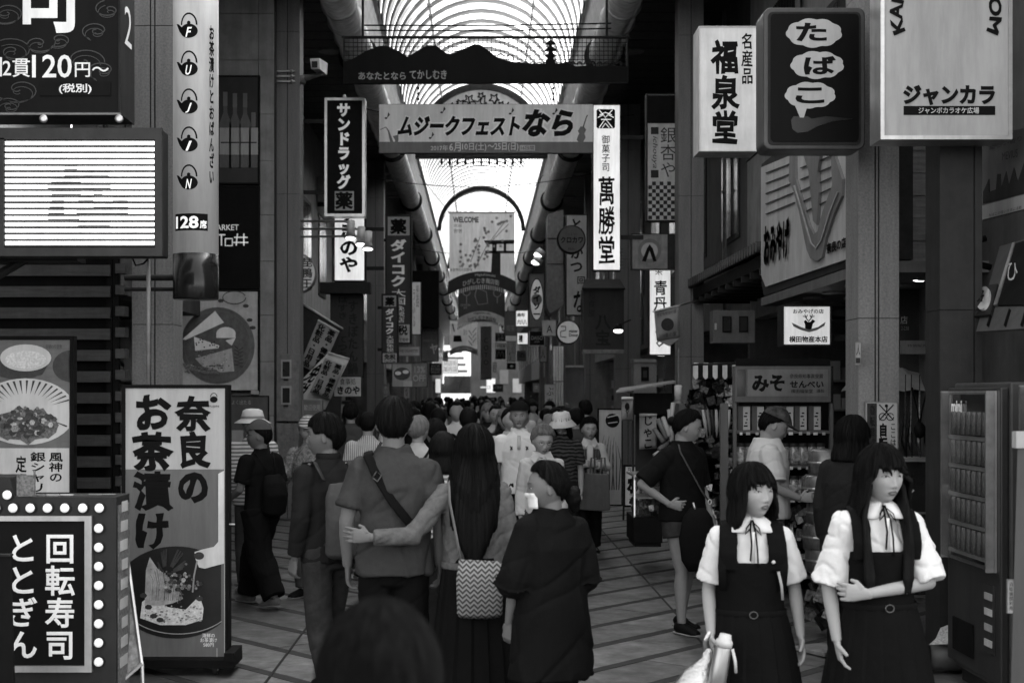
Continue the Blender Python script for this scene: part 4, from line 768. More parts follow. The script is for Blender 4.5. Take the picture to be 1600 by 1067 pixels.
t = sign('hanging_sign', 'picture sign of a dark torii on a pale disc, in front of a column', (987, 365, 1058, 421), 21.3, mat('photo_face', .2, .4, .4, 5), .2, DKM, 1)
poly(t, circ(1015, 392, 18, 26, 19), 21.302, MGR, 'disc_print', .002); poly(t, circ(1015, 392, 13, 24, 13), 21.299, GP, 'disc_print', .002); poly(t, [(1003, 408), (1011, 388), (1015, 382), (1020, 388), (1026, 408), (1021, 409), (1015, 392), (1009, 409)], 21.296, INK, 'gate_print', .002); MB().pb(1043, 366, 1058, 420, 21.29, .01).build('dark_side', DKM, t)
t = sign('hanging_sign', 'lit white sign with brush characters and a round handled mark below the torii picture', (1014, 421, 1049, 555), 22.2, LIT, .22, DKM, 1.5, texts=[('名薬', (1024, 395, 1035, 430), INK, dict(vertical=True, brush=.04)), ('青丹', (1021, 438, 1042, 486), INK, dict(vertical=True, bold=.02, brush=.05))])
poly(t, stroke([(1036, 536), (1030, 541), (1026, 536), (1030, 532), (1030, 524), (1025, 519), (1026, 514), (1033, 514)], 2.4), 22.2, INK, 'brush_mark', .002)
# tent sign
t = thing('tent_sign', 'very dark square tent sign with faint brush characters, slanted top', 'sign', W(942, 550, 26))
MB().pb(911, 450, 975, 546, 26, .5).build('cabinet', mat('tent_dark', .03, .5, .3, 3), t); MB().add([W(909, 450, 25.9), W(977, 450, 25.9), W(968, 436, 26.5), W(915, 436, 26.5), W(909, 453, 25.9), W(977, 453, 25.9), W(968, 439, 26.5), W(915, 439, 26.5)], [(0, 1, 2, 3), (4, 5, 1, 0), (7, 6, 5, 4), (0, 3, 7, 4), (1, 5, 6, 2), (3, 2, 6, 7)]).build('canopy', DKM, t)
MB().pb(911, 546, 975, 552, 25.9, .3).build('gutter', GRY, t)
FI = mat('faint_brown_ink', .009)
letter(t, '和食屋', (919, 455, 930, 495), 25.99, FI, vertical=True, brush=.04); letter(t, '八宝', (930, 492, 955, 540), 25.99, FI, vertical=True, bold=.03, brush=.04)
t = thing('spotlight', 'small shining spotlight at the corner of the dark tent sign', 'spotlight', W(966, 515, 25)); q = W(966, 517, 25); MB().tube([q + Vector((0, 0, .12)), q + Vector((0, 0, .02))], [.05, .09], 14).build('shade', DKM, t, True); MB().ball(q, (.085, .085, .04), 12).build('lamp', LITH, t, True); MB().tube([q + Vector((0, 0, .1)), W(985, 500, 25.5)], .014, 6).build('arm', DKM, t)
# round signs
def disc(lb, cx, cy, r, Y, face, edge, txts=(), nm='round_sign'):
    t = thing(nm, lb, 'round sign', W(cx, cy + r, Y)); R = r * Y / F; p = W(cx, cy, Y)
    MB().lathe([(R * .96, 0), (R, .02), (R, .2), (R * .96, .22)], tuple(p), 36, 'y').build('rim', edge, t, True); MB().lathe([(.001, -.006), (R * .9, -.006), (R * .9, 0)], tuple(p), 36, 'y').build('face', face, t)
    for tx, r_, m, kw in txts: letter(t, tx, r_, Y - .01, m, **kw)
    return t
disc('round grey jewellery sign with two rows of dark kana', 893, 374, 22.5, 27, mat('round_grey', .13, .4, .1), DKM, [('ジュエリー', (883, 364, 903, 368), DGR, {}), ('クロカワ', (876, 370, 911, 380), INK, dict(bold=.03)), ('時計', (888, 387, 898, 391), DGR, {})])
t = disc('round white doughnut sign with a small cup mark', 888, 519, 19, 27.5, mat('donut_face', .6, .4, .05, 3, emit=.05), DKM, [('mister\nDonut', (889, 515, 903, 526), DGR, dict(bold=.04))])
poly(t, stroke([(876, 510), (884, 510), (884, 516), (876, 518), (876, 526), (885, 527)], 1.6), 27.485, DGR, 'cup_mark', .003)
sign('hanging_sign', 'tall pale cutlet shop sign with black brush kana behind the round jewellery sign', (884, 335, 918, 493), 30, mat('tonkatsu_face', .3, .5, .15, 3, emit=.03), .3, DKM, 1.5, texts=[('とんかつ', (891, 342, 911, 425), INK, dict(vertical=True, bold=.03, brush=.05)), ('回', (902, 432, 914, 444), DGR, dict(bold=.03)), ('な', (896, 455, 914, 488), INK, dict(bold=.02, brush=.05))])
t = thing('metal_box', 'pale ribbed steel box with curved lower corner fixed high on the facade', 'metal box', W(866, 485, 33)); MB().prism([(wx(x, 33), wz(y, 33)) for x, y in ((856, 335), (880, 328), (880, 478), (860, 490), (855, 480))], 33, 34).build('body', GRY, t)
for y in (372, 412): MB().pb(855, y, 880, y + 1.2, 32.98, .02).build('seam', DKM, t)
t = sign('hanging_sign', 'grey upright sign with a large white oval carrying black kana', (826, 427, 851, 512), 31, mat('daiso_grey', .12, .4, .1), .3, DKM, 1); poly(t, circ(838.5, 468, 11, 28, 33), 31.0, INK, 'oval', .002); poly(t, circ(838.5, 468, 9.6, 28, 31.5), 30.997, mat('oval_white', .6, .5, .04, emit=.06), 'oval', .002); poly(t, circ(838.5, 468, 8.5, 20, 9), 30.994, MGR, 'disc_print', .002); letter(t, 'ダイソー', (832.5, 447, 845, 492), 30.99, INK, vertical=True, bold=.05)
sign('hanging_sign', 'small black octagonal shop sign with a white outline below the oval sign', (827, 517, 851, 540), 31, BLK, .3, WHT, .6, texts=[('DAISO', (830, 525, 848, 531), LGR), ('JAPAN', (835, 533, 843, 535.5), LGR)])
sign('hanging_sign', 'small pale torii picture sign beside the doughnut sign', (847, 500, 869, 525), 29, GP, .2, GRY, .8, texts=[('A', (854, 508, 863, 520), INK)])
sign('hanging_sign', 'pale upright sign low behind the octagonal shop sign', (843, 540, 855, 566), 33, LGR, .2, DKM, .8, texts=[('人', (845, 545, 852, 560), INK, dict(brush=.04))])
sign('notice_board', 'pale handwritten notice standing above the heads by the vertical pipes', (851, 600, 868, 640), 25, LGR, .05, GRY, .6, texts=[('ぶ', (854, 605, 865, 618), DGR), ('あ', (854, 622, 865, 634), DGR)], cat='notice')
sign('notice_board', 'small framed notice above the heads beside the handwritten one', (833, 599, 842, 612), 26, MGR, .05, GRY, .6, cat='notice', texts=[('営業', (835, 602, 840, 608), LGR)])
t = thing('downpipe', 'bundle of four pale vertical pipes on the doughnut sign side', 'pipe', W(872, 640, 27))
for k in range(4): MB().tube([W(866 + k * 4.2, 541, 27), W(866 + k * 4.2, 700, 27)], .022, 8).build('pipe', WHT, t, True)
for y in (595, 640): MB().pb(864, y, 882, y + 1.5, 26.95, .03).build('strap', GRY, t)
t = thing('roller_screen', 'plain grey hanging sheet behind the pale vertical pipes', 'screen', W(898, 630, 28.5)); MB().pb(884, 573, 912, 665, 28.5, .02).build('sheet', mat('sheet_grey', .16, .7, .2, 2), t); MB().pb(884, 571, 912, 574, 28.45, .1).build('rail', WHT, t)
t = disc('round black sign with a ring of white lettering behind the crowd', 902, 654, 18, 24.5, BLK, DKM, [('100%', (891, 640, 906, 647), LGR, dict(bold=.03)), ('LINE', (892, 658, 906, 663), LGR, {})]); poly(t, stroke(circ(902, 654, 13, 30, 13), .9), 24.49, LGR, 'ring_print', .003)
t = sign('standing_poster', 'framed white poster of a round dark bird and tall grass by the column', (934, 638, 973, 790), 18.5, mat('bird_paper', .42, .5, .06), .06, BLK, 2)
poly(t, circ(957, 657, 11, 20, 11), 18.502, INK, 'bird_print', .002); poly(t, stroke([(949, 652), (966, 648)], 1.6), 18.499, WHT, 'bird_line', .002); poly(t, stroke([(950, 661), (965, 659)], 1.3), 18.499, WHT, 'bird_line', .002)
for k in range(9): x = 938 + k * 3.6; poly(t, stroke([(x, 765), (x + (k % 3 - 1) * 3, 720), (x + 6 - k, 680 + (k * 7) % 20)], [1.6, 1.2, .4]), 18.502, DGR, 'grass_print', .002)
t = thing('wall_vent', 'pale louvred panel high beside the dark tent sign', 'vent', W(965, 380, 27))
for k in range(7): MB().pb(958, 388 + k * 5, 974, 391 + k * 5, 27, .05).build('louvre', MGR, t)
t = thing('niche_cabinet', 'granite clad cabinet with a small window niche at a column foot', 'cabinet', W(1010, 720, 22)); MB().pb(990, 565, 1026, 760, 22, .4).build('body', GRAN, t); MB().pb(990, 561, 1026, 566, 21.95, .5).build('cap', GRY, t); MB().pb(1002, 573, 1014, 595, 21.97, .03).build('window', BLK, t); MB().pb(1005, 579, 1011, 590, 21.96, .02).build('dial', DGR, t)
# spotlights pair over oval sign
t = thing('spotlight', 'pair of white spotlights shining beside the duct above the oval sign', 'spotlight', W(840, 405, 31))
for x, y in ((842, 398), (838, 410)): q = W(x, y, 31); MB().tube([q + Vector((.08, 0, .1)), q], [.09, .12], 12).build('barrel', WHT, t, True); MB().ball(q, (.11, .11, .06), 10).build('lamp', LITH, t, True)
MB().tube([W(846, 385, 31), W(838, 412, 31.1)], .02, 6).build('arm', DKM, t)
# pennant
Y = 19.5
flag('pennant', 'small pale pennant with a dark round print hanging on a rod', [(1022, 487), (1060, 478), (1063, 528), (1026, 532)], Y, mat('pennant_cloth', .26, .8, .1, 5), [('子ども安全の家', (.1, .08, .9, .2), DGR, {}), ('110番の家', (.15, .78, .85, .92), DGR, {})], rod=False)
t_ = [o for o in bpy.data.objects if o.name.startswith('pennant')][-1]; poly(t_, [(1026, 532), (1063, 528), (1046, 541)], Y, MATS['pennant_cloth'], 'cloth_tip', .006); MB().tube([W(1020, 487, Y), W(1062, 477, Y), W(1096, 468, 20.7)], .012, 6).build('rod', ALU, t_); poly(t_, circ(1043, 507, 10, 16, 10), Y - .04, DGR, 'round_print', .004)
# ---- three big near signs
t = sign('hanging_sign', 'glowing white box sign with three large black brush characters', (1092, 41, 1183, 237), 11.4, mat('lit_big', .48, .4, .12, 3, emit=.14), .3, WHT, 1.5, texts=[('福泉堂', (1110, 62, 1156, 226), INK, dict(vertical=True, bold=.035, brush=.06)), ('名産品', (1158, 52, 1176, 132), INK, dict(vertical=True, bold=.02, brush=.05))], hang=1215)
t = thing('hanging_sign', 'black tobacco box sign with three pale smoke clouds and a pipe', 'sign', W(1270, 235, 9.95)); Y = 9.95
def rr(x0, y0, x1, y1, r, Y, d, nm, m, bev=0):
    P = []
    for cx_, cy_, a in ((x1 - r, y0 + r, -PI / 2), (x1 - r, y1 - r, 0), (x0 + r, y1 - r, PI / 2), (x0 + r, y0 + r, PI)):
        P += [(cx_ + r * math.cos(a + k * PI / 12), cy_ + r * math.sin(a + k * PI / 12)) for k in range(7)]
    o = poly(t, P, Y, m, nm, d)
    if bev: md = o.modifiers.new('b', 'BEVEL'); md.width = bev; md.segments = 3; md.limit_method = 'ANGLE'
    return o
rr(1193, 12, 1352, 234, 12, Y, .28, 'cabinet', mat('sign_frame_grey', .06, .35, .15, 8), .012); rr(1200, 19, 1345, 227, 8, Y - .006, .006, 'inner_rim', DKM); rr(1204, 22, 1342, 222, 7, Y - .010, .004, 'face_panel', mat('tobacco_face', .004, .45, .1, spec=.08))
def cloud(cx, cy, rx, ry, n, tail=None):
    return [(cx + rx * (1 + .06 * abs(math.sin(n * a / 2 + .4)) - .03) * math.cos(a), cy + ry * (1 + .12 * abs(math.sin(n * a / 2 + .4)) - .06) * math.sin(a)) for a in [i * 2 * PI / 60 for i in range(60)]]
CLD = mat('cloud_face', .38, .4, .05, 3, emit=.06)
for c in ((1272, 52, 43, 22, 9), (1277, 102, 41, 21, 9), (1266, 149, 39, 20, 9)): poly(t, cloud(*c), Y - .013, CLD, 'cloud_print', .002)
poly(t, [(1240, 160), (1262, 165), (1256, 184), (1250, 184)], Y - .0132, CLD, 'cloud_tail', .002)
for ch, r_ in (('た', (1244, 36, 1292, 65)), ('ば', (1256, 88, 1306, 117)), ('こ', (1243, 137, 1288, 162))): letter(t, ch, r_, Y - .016, INK, bold=.035)
poly(t, [(1236, 188), (1240, 182), (1262, 182), (1268, 186), (1290, 182), (1332, 186), (1300, 190), (1276, 198), (1262, 206), (1246, 208), (1238, 202)], Y - .013, mat('pipe_print', .012, .3, .1), 'pipe_print', .002)
t = sign('hanging_sign', 'large pale karaoke box sign with thick black katakana, beside the tobacco sign', (1376, -80, 1582, 218), 9.0, mat('karaoke_face', .36, .45, .06, 2, emit=.03), .25, ALU, 6, body=ALU)
letter(t, 'ジャンカラ', (1411, 133, 1555, 165), 9.0, INK, bold=.05); poly(t, [(1412, 166), (1555, 166), (1555, 180), (1412, 180)], 9.003, INK, 'name_band', .002); letter(t, 'ジャンボカラオケ広場', (1435, 168, 1530, 178), 8.999, WHT, bold=.02)
def arc(u, v): a = math.radians(-203 + 226 * u); r_ = 88 - 20 * v; return W(1478 + r_ * math.cos(a), 22 + r_ * math.sin(a), 9.0)
letter(t, 'KARAOKE   ROOM', (0, 0, 1, 1), 9.0, INK, bold=.04, plane=arc)
# ---- side facing shop sign, plane X = 3.0
def side(X): return lambda u, v: Vector((X, F * X / (u - CX), EYE - (v - CY) * X / (u - CX)))
def spoly(parent, pts, X, m, nm, d=.03):
    f = side(X); b = MB(); n = len(pts); A = [f(*p) for p in pts]; B = [p + Vector((d, 0, 0)) for p in A]
    b.add(A + B, [tuple(range(n)), tuple(range(n, 2 * n))[::-1]] + [(i, n + i, n + (i + 1) % n, (i + 1) % n) for i in range(n)]); return b.build(nm, m, parent)
t = thing('shop_fascia_sign', 'big grey souvenir shop fascia with raised kana and an antler emblem', 'shop sign', (3.1, 13.2, 2.8))
SF = mat('fascia_face', .5, .5, .12, 3); SR = mat('fascia_relief', .04, .5, .15)
X = 3.05
MB().prismx([(11.2, 2.86), (15.35, 2.86), (15.48, 3.0), (15.48, 4.3), (11.2, 4.3)], X, X + .35).build('cabinet', DKM, t)
spoly(t, [(1189, 262), (1189, 430), (1196, 448), (1338, 400), (1338, 200)], X - .02, SF, 'face_panel', .02)
for k in range(5): spoly(t, [(1196, 270 + k * 16), (1232 + k * 2, 256 + k * 15), (1232 + k * 2, 257.5 + k * 15), (1196, 271.5 + k * 16)], X - .035, SR, 'groove_line', .012)
for k in range(5): spoly(t, [(1250, 262 + k * 18), (1306 - k * 3, 240 + k * 18), (1306 - k * 3, 241.5 + k * 18), (1250, 263.5 + k * 18)], X - .036, SR, 'groove_line', .012)
MG = mat('antler_relief', .2, .5, .1)
spoly(t, [(1234, 238), (1232, 282), (1240, 300), (1248, 330), (1260, 390), (1266, 404), (1276, 408), (1284, 402), (1290, 372), (1302, 336), (1315, 306), (1316, 280), (1304, 244), (1298, 246), (1300, 290), (1285, 330), (1277, 362), (1271, 366), (1264, 352), (1252, 310), (1243, 280), (1242, 238)], X - .045, MG, 'antler_emblem', .03)
spoly(t, [(1254, 238), (1263, 268), (1266, 300), (1270, 345), (1276, 352), (1279, 300), (1277, 268), (1281, 238)], X - .05, MG, 'head_emblem', .03)
for s_ in ([(1240, 290), (1256, 345), (1266, 380), (1274, 388), (1282, 376), (1294, 336), (1308, 300)],): spoly(t, stroke(s_, 1.6), X - .06, LGR, 'emblem_line', .01)
f = side(X - .04); letter(t, 'おみやげ', (1193, 345, 1233, 412), 0, SR, plane=lambda u, v: f(u, v - (u - 1213) * .36 + 0), bold=.05)
letter(t, '奈良の店', (1291, 375, 1322, 393), 0, SR, plane=lambda u, v: f(u, v - (u - 1306) * .36), bold=.05); letter(t, 'なら', (1324, 290, 1337, 370), 0, SR, plane=lambda u, v: f(u, v), bold=.05, vertical=True)
b = MB(); b.box(3.05, 4.0, 11.2, 15.5, 2.76, 2.85); b.build('soffit', mat('soffit_grey', .12, .6, .2), t)
me = MB().lathe([(.09, 0), (.11, 0), (.11, -.02)], n=16).mesh('m', GRY); me2 = MB().lathe([(.001, -.012), (.085, -.012), (.085, -.004)], n=16).mesh('m', mat('downlight', .9, .4, .02, emit=.8))
for x in (3.3, 3.7):
    for k in range(5): p = Vector((x, 11.7 + k * .8, 2.76)) - ori(t); r_ = link('downlight_ring', me, t, p); link('downlight', me2, t, p)
# ---- tiled eave
t = thing('tiled_eave', 'dark roof tile eave below the plastered upper wall, beside the souvenir fascia', 'tiled roof', (3.2, 18, 3.3)); TL = mat('roof_tile', .06, .4, .3, 10, .1)
me = MB().tube([(0, 0, 0), (.9, 0, .4)], .055, 10).mesh('m', TL, smooth=True); me2 = MB().box(0, .9, -.06, .06, -.05, -.02)
me2.v = [(x, y, z + x * .44) for x, y, z in me2.v]; me2 = me2.mesh('m', TL)
me3 = MB().lathe([(.001, -.02), (.065, -.02), (.065, .02), (.001, .02)], n=14, axis='x').mesh('m', TL)
for i in range(33):
    y = 15.65 + i * .165; o_ = Vector((3.05, y, 3.42)) - ori(t); link('round_tile', me, t, o_); link('pan_tile', me2, t, o_ + Vector((0, .08, 0))); link('end_tile', me3, t, o_ + Vector((-.01, 0, 0)))
MB().box(3.1, 3.9, 15.6, 21, 3.2, 3.34).build('eave_board', BLK, t)
for i in range(10): MB().box(3.08, 3.9, 15.7 + i * .55, 15.78 + i * .55, 3.12, 3.195).build('rafter', DKM, t)
t = thing('plaster_wall', 'grey plastered upper wall with a barred window above the tiled eave', 'wall', (3.9, 18, 3.6)); MB().box(3.9, 3.948, 15.55, 20.85, 3.55, 5.2).build('plaster_panel', PLAS, t); MB().box(3.88, 3.9, 15.55, 20.85, 5.2, 5.28).build('rail', DKM, t)
MB().box(3.85, 3.9, 16.2, 17.1, 3.9, 4.7).build('window_frame', DKM, t)
for k in range(6): MB().box(3.82, 3.845, 16.25 + k * .15, 16.29 + k * .15, 3.92, 4.68).build('window_bar', BLK, t)
MB().box(3.85, 3.9, 17.4, 19.5, 5.4, 6.9).build('shutter_box', SHUT, t)
for k in range(22): MB().box(3.83, 3.849, 17.45 + k * .092, 17.49 + k * .092, 5.42, 6.88).build('shutter_bar', BLK, t)
# square lit shop sign
t = sign('hanging_sign', 'small lit square sign with a deer head and ribbon under the fascia', (1222, 476, 1300, 541), 13.6, mat('deer_face', .7, .4, .1, 3, emit=.16), .22, DKM, 3, texts=[('おみやげの店', (1239, 483, 1287, 490), INK, dict(bold=.02)), ('横田物産本店', (1233, 525, 1293, 535), INK, dict(bold=.03))], hang=1345)
z = 13.601
poly(t, [(1256, 502), (1259, 500), (1262, 503), (1266, 503), (1270, 499), (1274, 502), (1270, 506), (1268, 514), (1264, 516), (1258, 514), (1258, 507)], z, INK, 'deer_print', .002)
for sx_ in (-1, 1):
    for s_ in ([(0, 502), (4, 497), (6, 491)], [(4, 497), (2, 492)], [(5, 495), (9, 494)]): poly(t, stroke([(1263.5 + sx_ * x, y) for x, y in s_], 1.3), z, INK, 'antler_print', .002)
poly(t, [(1237, 504), (1252, 511), (1264, 515), (1278, 511), (1290, 503), (1288, 509), (1276, 516), (1264, 519), (1250, 515), (1240, 510)], z - .002, MGR, 'ribbon_print', .002)
# interior dark box, side wall etc.
t = thing('electric_cabinet', 'pale electric cabinet with two dark windows inside the shop under the eave', 'cabinet', (wx(1146, 17.5), 17.5, 2.4)); MB().pb(1114, 485, 1180, 536, 17.5, .25).build('body', mat('cabinet_grey', .1, .5, .2, 8, .1), t, bev=.006)
for x in (1129, 1155): MB().pb(x, 494, x + 14, 519, 17.48, .02).build('window', BLK, t); MB().pb(x + 2, 496, x + 12, 517, 17.475, .01).build('pane', GLAS, t)
MB().pb(1117, 505, 1120, 515, 17.47, .03).build('handle', ALU, t)
# ---- stalls
Y = 12.6
t = thing('biscuit_shelf', 'tall open display shelving stocked with biscuit boxes and jars, biscuit sign on top', 'display shelf', (wx(1225, Y), Y, 0)); SHV = mat('shelf_paint', .1, .5, .15, 8)
for x in (1126, 1146, 1297): MB().pb(x, 630 if x != 1146 else 572, x + (12 if x == 1126 else 5), 950, Y, .05).build('upright', SHV, t)
for x in (1150, 1297): MB().pb(x, 572, x + 5, 950, Y + .5, .04).build('rear_upright', DKM, t)
for y in (673, 727, 778, 838, 900): MB().pb(1150, y, 1298, y + 4, Y, .48).build('shelf_board', SHV, t)
MB().pb(1150, 560, 1298, 950, Y + .56, .03).build('back_panel', BLK, t)
MB().pb(1148, 572, 1298, 628, Y - .03, .12).build('sign_box', SHV, t); MB().pb(1168, 577, 1294, 619, Y - .036, .006).build('sign_face', mat('biscuit_sign', .15, .4, .15, 4), t); MB().pb(1152, 577, 1165, 619, Y - .036, .006).build('side_window', GLAS, t)
letter(t, 'みそ', (1175, 585, 1226, 612), Y - .04, INK, bold=.045, brush=.08); letter(t, '奈良県知事賞受賞', (1234, 584, 1286, 591), Y - .04, INK); letter(t, 'せんべい', (1234, 595, 1287, 606), Y - .04, INK, bold=.03, brush=.04); letter(t, '横田福栄堂', (1236, 608, 1270, 614), Y - .04, INK); letter(t, '謹製', (1276, 608, 1288, 613), Y - .04, INK)
for yy in (676, 730, 781, 841):
    for k in range(11): x = 1154 + k * 13.2 + random.uniform(-2, 2); MB().pb(x, yy - 1 + random.uniform(-.5, .5), x + random.uniform(4, 7), yy + 3.4, Y - .006, .004).build('price_tag', (WHT, LGR, LGR)[k % 3], t)
BXM = mat('box_white', .42, .5, .1); BXD = mat('box_dark', .08, .45, .3)
xs = [1155, 1177, 1201, 1223, 1244, 1266]
q = MB().box(0, 19 * Y / F, 0, .09, 0, 38 * Y / F).mesh('biscuit_box', BXD); q2 = MB().box(8 * Y / F, 18.7 * Y / F, -.003, -.001, .005, 37 * Y / F).mesh('label', BXM); q3 = MB()
for k in range(5): q3.box((9 + k % 3 * 2) * Y / F, (15 - k % 2) * Y / F, -.005, -.0035, (6 + k * 5) * Y / F, (8.2 + k * 5) * Y / F)
q3 = q3.mesh('print', INK)
for i, x in enumerate(xs):
    for j in range(1):
        e = thing('biscuit_box', 'slim biscuit box with white label, %s from the awning post on the top shelf' % ('first', 'second', 'third', 'fourth', 'fifth', 'last')[i], 'box', (wx(x, Y), Y + .06, wz(673, Y) + .002), 'biscuit boxes on the top shelf'); link('carton', q, e); link('label', q2, e); link('print', q3, e)
jb = MB().lathe([(.001, 0), (.045, .002), (.05, .02), (.05, .11), (.04, .135), (.035, .14), (.001, .14)], n=14).mesh('jar', mat('jar_glass', .2, .15, .8, 60, spec=.8), smooth=True); jl = MB().lathe([(.001, .141), (.04, .141), (.04, .165), (.001, .168)], n=14).mesh('lid', DGR); jp = MB().box(-.036, .036, -.056, -.051, .03, .1).mesh('label', mat('jar_label', .28, .5, .6, 40))
for lv, lb in ((727, 'small glass sweet jar with dark lid on the second shelf of the biscuit display'), (778, 'small glass sweet jar with dark lid on the third shelf of the biscuit display')):
    for i in range(10):
        x = 1160 + i * 14
        ORD = ('first', 'second', 'third', 'fourth', 'fifth', 'sixth', 'seventh', 'eighth', 'ninth', 'tenth'); e = thing('sweet_jar', 'small glass sweet jar with dark lid, %s from the awning post on the %s shelf' % (ORD[i], 'second' if lv == 727 else 'third'), 'jar', (wx(x, Y), Y + .09, wz(lv, Y) + .002), 'sweet jars on the biscuit display', rot=random.uniform(-.4, .4)); s_ = link('jar', jb, e); link('lid', jl, e); link('label', jp, e); e.scale = (1, 1, 1.15)
PK = [mat('packet_%d' % i, g, .3, .9, 45, .3, 40, spec=.7) for i, g in enumerate((.015, .05, .12, .28))]
def heap(name, lb, n, rg, sz, cat='goods', mats=PK, group=None):
    """a pile of shop packets nobody could count"""
    o = None; ms = [MB() for _ in mats]; rr_ = random.Random(len(lb) * 31 + n)
    for k in range(n):
        c = Vector((rr_.uniform(rg[0], rg[1]), rr_.uniform(rg[2], rg[3]), rr_.uniform(rg[4], rg[5]))); s_ = [rr_.uniform(.5, 1) * q for q in sz]
        R = Matrix.Rotation(rr_.uniform(-.6, .6), 3, 'X') @ Matrix.Rotation(rr_.uniform(-.5, .5), 3, 'Z') @ Matrix.Rotation(rr_.uniform(-.5, .5), 3, 'Y')
        P = [c + R @ Vector((x * s_[0], y * s_[1], z_ * s_[2])) for x in (-1, 1) for y in (-1, 1) for z_ in (-1, 1)]
        ms[rr_.randrange(len(mats))].add(P, [(0, 1, 3, 2), (4, 6, 7, 5), (0, 4, 5, 1), (2, 3, 7, 6), (0, 2, 6, 4), (1, 5, 7, 3)])
    t = thing(name, lb, cat, ((rg[0] + rg[1]) / 2, (rg[2] + rg[3]) / 2, rg[4]), kind='stuff')
    for m_, q in zip(mats, ms):
        if q.v: q.build('packets', m_, t)['kind'] = 'stuff'
    return t
heap('snack_packets', 'shiny snack packets heaped on the lower shelves of the biscuit display', 90, (wx(1215, Y), wx(1292, Y), Y + .02, Y + .3, wz(835, Y), wz(795, Y)), (.05, .03, .05))
heap('snack_packets', 'flat snack packets stacked on the bottom shelf of the biscuit display', 110, (wx(1155, Y), wx(1292, Y), Y + .02, Y + .35, wz(898, Y), wz(845, Y)), (.07, .04, .025))
heap('snack_packets', 'mixed small packets and boxes on the side tables behind the woman in black', 260, (wx(1085, 14.5), wx(1150, 14.5), 14.2, 15.2, .55, 1.45), (.06, .03, .04))
t = thing('display_table', 'low dark display table loaded with packets behind the woman in black', 'table', (wx(1118, 14.7), 14.7, 0)); MB().box(wx(1078, 14.5), wx(1150, 14.5), 14.15, 15.25, .5, .54).build('table_top', DKM, t); MB().box(wx(1082, 14.5), wx(1148, 14.5), 14.2, 15.2, 0, .49).build('skirt', BLK, t)
for y in (640, 668, 695, 722): MB().pb(1078, y, 1150, y + 3, 14.6, .4).build('shelf', SHV, t)
heap('sale_goods', 'small wrapped toys hung and shelved above the low display table', 240, (wx(1082, 14.5), wx(1146, 14.5), 14.5, 14.95, wz(722, 14.6), wz(625, 14.6)), (.05, .03, .035))
# striped awning stand
Y = 14.0
t = thing('striped_awning', 'small scalloped black and white striped awning over the hanging toys', 'awning', (wx(1118, Y), Y, 2.2)); 
for i in range(9):
    x0_, x1_ = 1083 + i * 7.6, 1083 + (i + 1) * 7.6
    b = MB(); A = [W(x0_ + 1, 568, Y + .4), W(x1_ + 1, 568, Y + .4), W(x1_, 572, Y), W(x0_, 572, Y), W(x1_, 590, Y), W((x0_ + x1_) / 2, 593, Y), W(x0_, 588, Y)]
    b.add(A, [(0, 3, 2, 1), (3, 6, 5, 4, 2)]); o_ = b.build('stripe', WHT if i % 2 == 0 else BLK, t); md = o_.modifiers.new('s', 'SOLIDIFY'); md.thickness = .008
MB().tube([W(1082, 570, Y), W(1180, 567, Y + .1)], .012, 6).build('rail', DKM, t); MB().pb(1146, 572, 1152, 960, Y, .06).build('post', DKM, t)
heap('hanging_toys', 'dark and glittering wrapped toys hanging under the striped awning', 210, (wx(1088, Y), wx(1144, Y), Y + .05, Y + .35, wz(650, Y), wz(592, Y)), (.05, .025, .06))
t = thing('toy_sword_bundle', 'long pale toy swords hanging below the striped awning', 'toys', W(1120, 690, Y))
for k in range(7): x = 1098 + k * 7; MB().tube([W(x, 640, Y), W(x + 4 - k, 662, Y - .02), W(x + 7 - k * 2, 684, Y)], [.012, .02, .006], 8).build('toy_sword', (LGR, MGR, DGR)[k % 3], t, True)
# ice cream stall / glass case
Y = 15.2
t = thing('canopy_stall', 'dark stall with a slanting thin canopy and scroll banners beside the glass case', 'stall', (wx(1010, Y), Y, 0))
MB().add([W(962, 612, Y), W(1056, 596, Y), W(1052, 594, Y + .9), W(968, 606, Y + .9), W(962, 614.5, Y), W(1056, 598.5, Y), W(1052, 596.5, Y + .9), W(968, 608.5, Y + .9)], [(0, 1, 2, 3), (7, 6, 5, 4), (0, 4, 5, 1), (2, 6, 7, 3), (0, 3, 7, 4), (1, 5, 6, 2)]).build('canopy', GRY, t)
MB().pb(989, 614, 1050, 648, Y + .35, .3).build('dark_valance', BLK, t); MB().pb(988, 614, 991, 790, Y + .1, .04).build('post', DKM, t); MB().pb(1050, 600, 1053, 790, Y + .4, .04).build('post', DKM, t)
MB().pb(993, 646, 1048, 760, Y + .7, .03).build('back_panel', DGR, t)
t = flag('scroll_banner', 'pale scroll banner with black brush kana at the canopy stall', [(999, 648), (1026, 648), (1026, 700), (999, 702)], Y + .3, mat('scroll', .3, .8, .1), [('じゃこ', (.25, .02, .75, .98), INK, dict(vertical=True, bold=.02, brush=.05))])
t = flag('dessert_card', 'small grey card with an ice cream picture hanging at the canopy stall', [(971, 622), (989, 622), (989, 657), (971, 657)], Y - .1, mat('card_grey', .17, .7, .1), [('Y', (.35, .55, .65, .85), INK, {}), ('●', (.3, .2, .7, .55), INK, {})])
t = thing('paper_fan_tubes', 'pale wrapped rods standing in a bundle at the canopy stall', 'wrapped rods', W(1040, 700, Y))
for k, (a, c) in enumerate((((1048, 665), (1052, 630)), ((1042, 685), (1028, 655)), ((1046, 682), (1036, 652)), ((1037, 690), (1022, 670)), ((1050, 690), (1046, 640)), ((1030, 702), (1050, 686)), ((1022, 712), (1040, 700)))): MB().tube([W(*a, Y - .2), W(*c, Y - .1)], .026, 8).build('rod', (LGR, MGR)[k % 2], t, True)
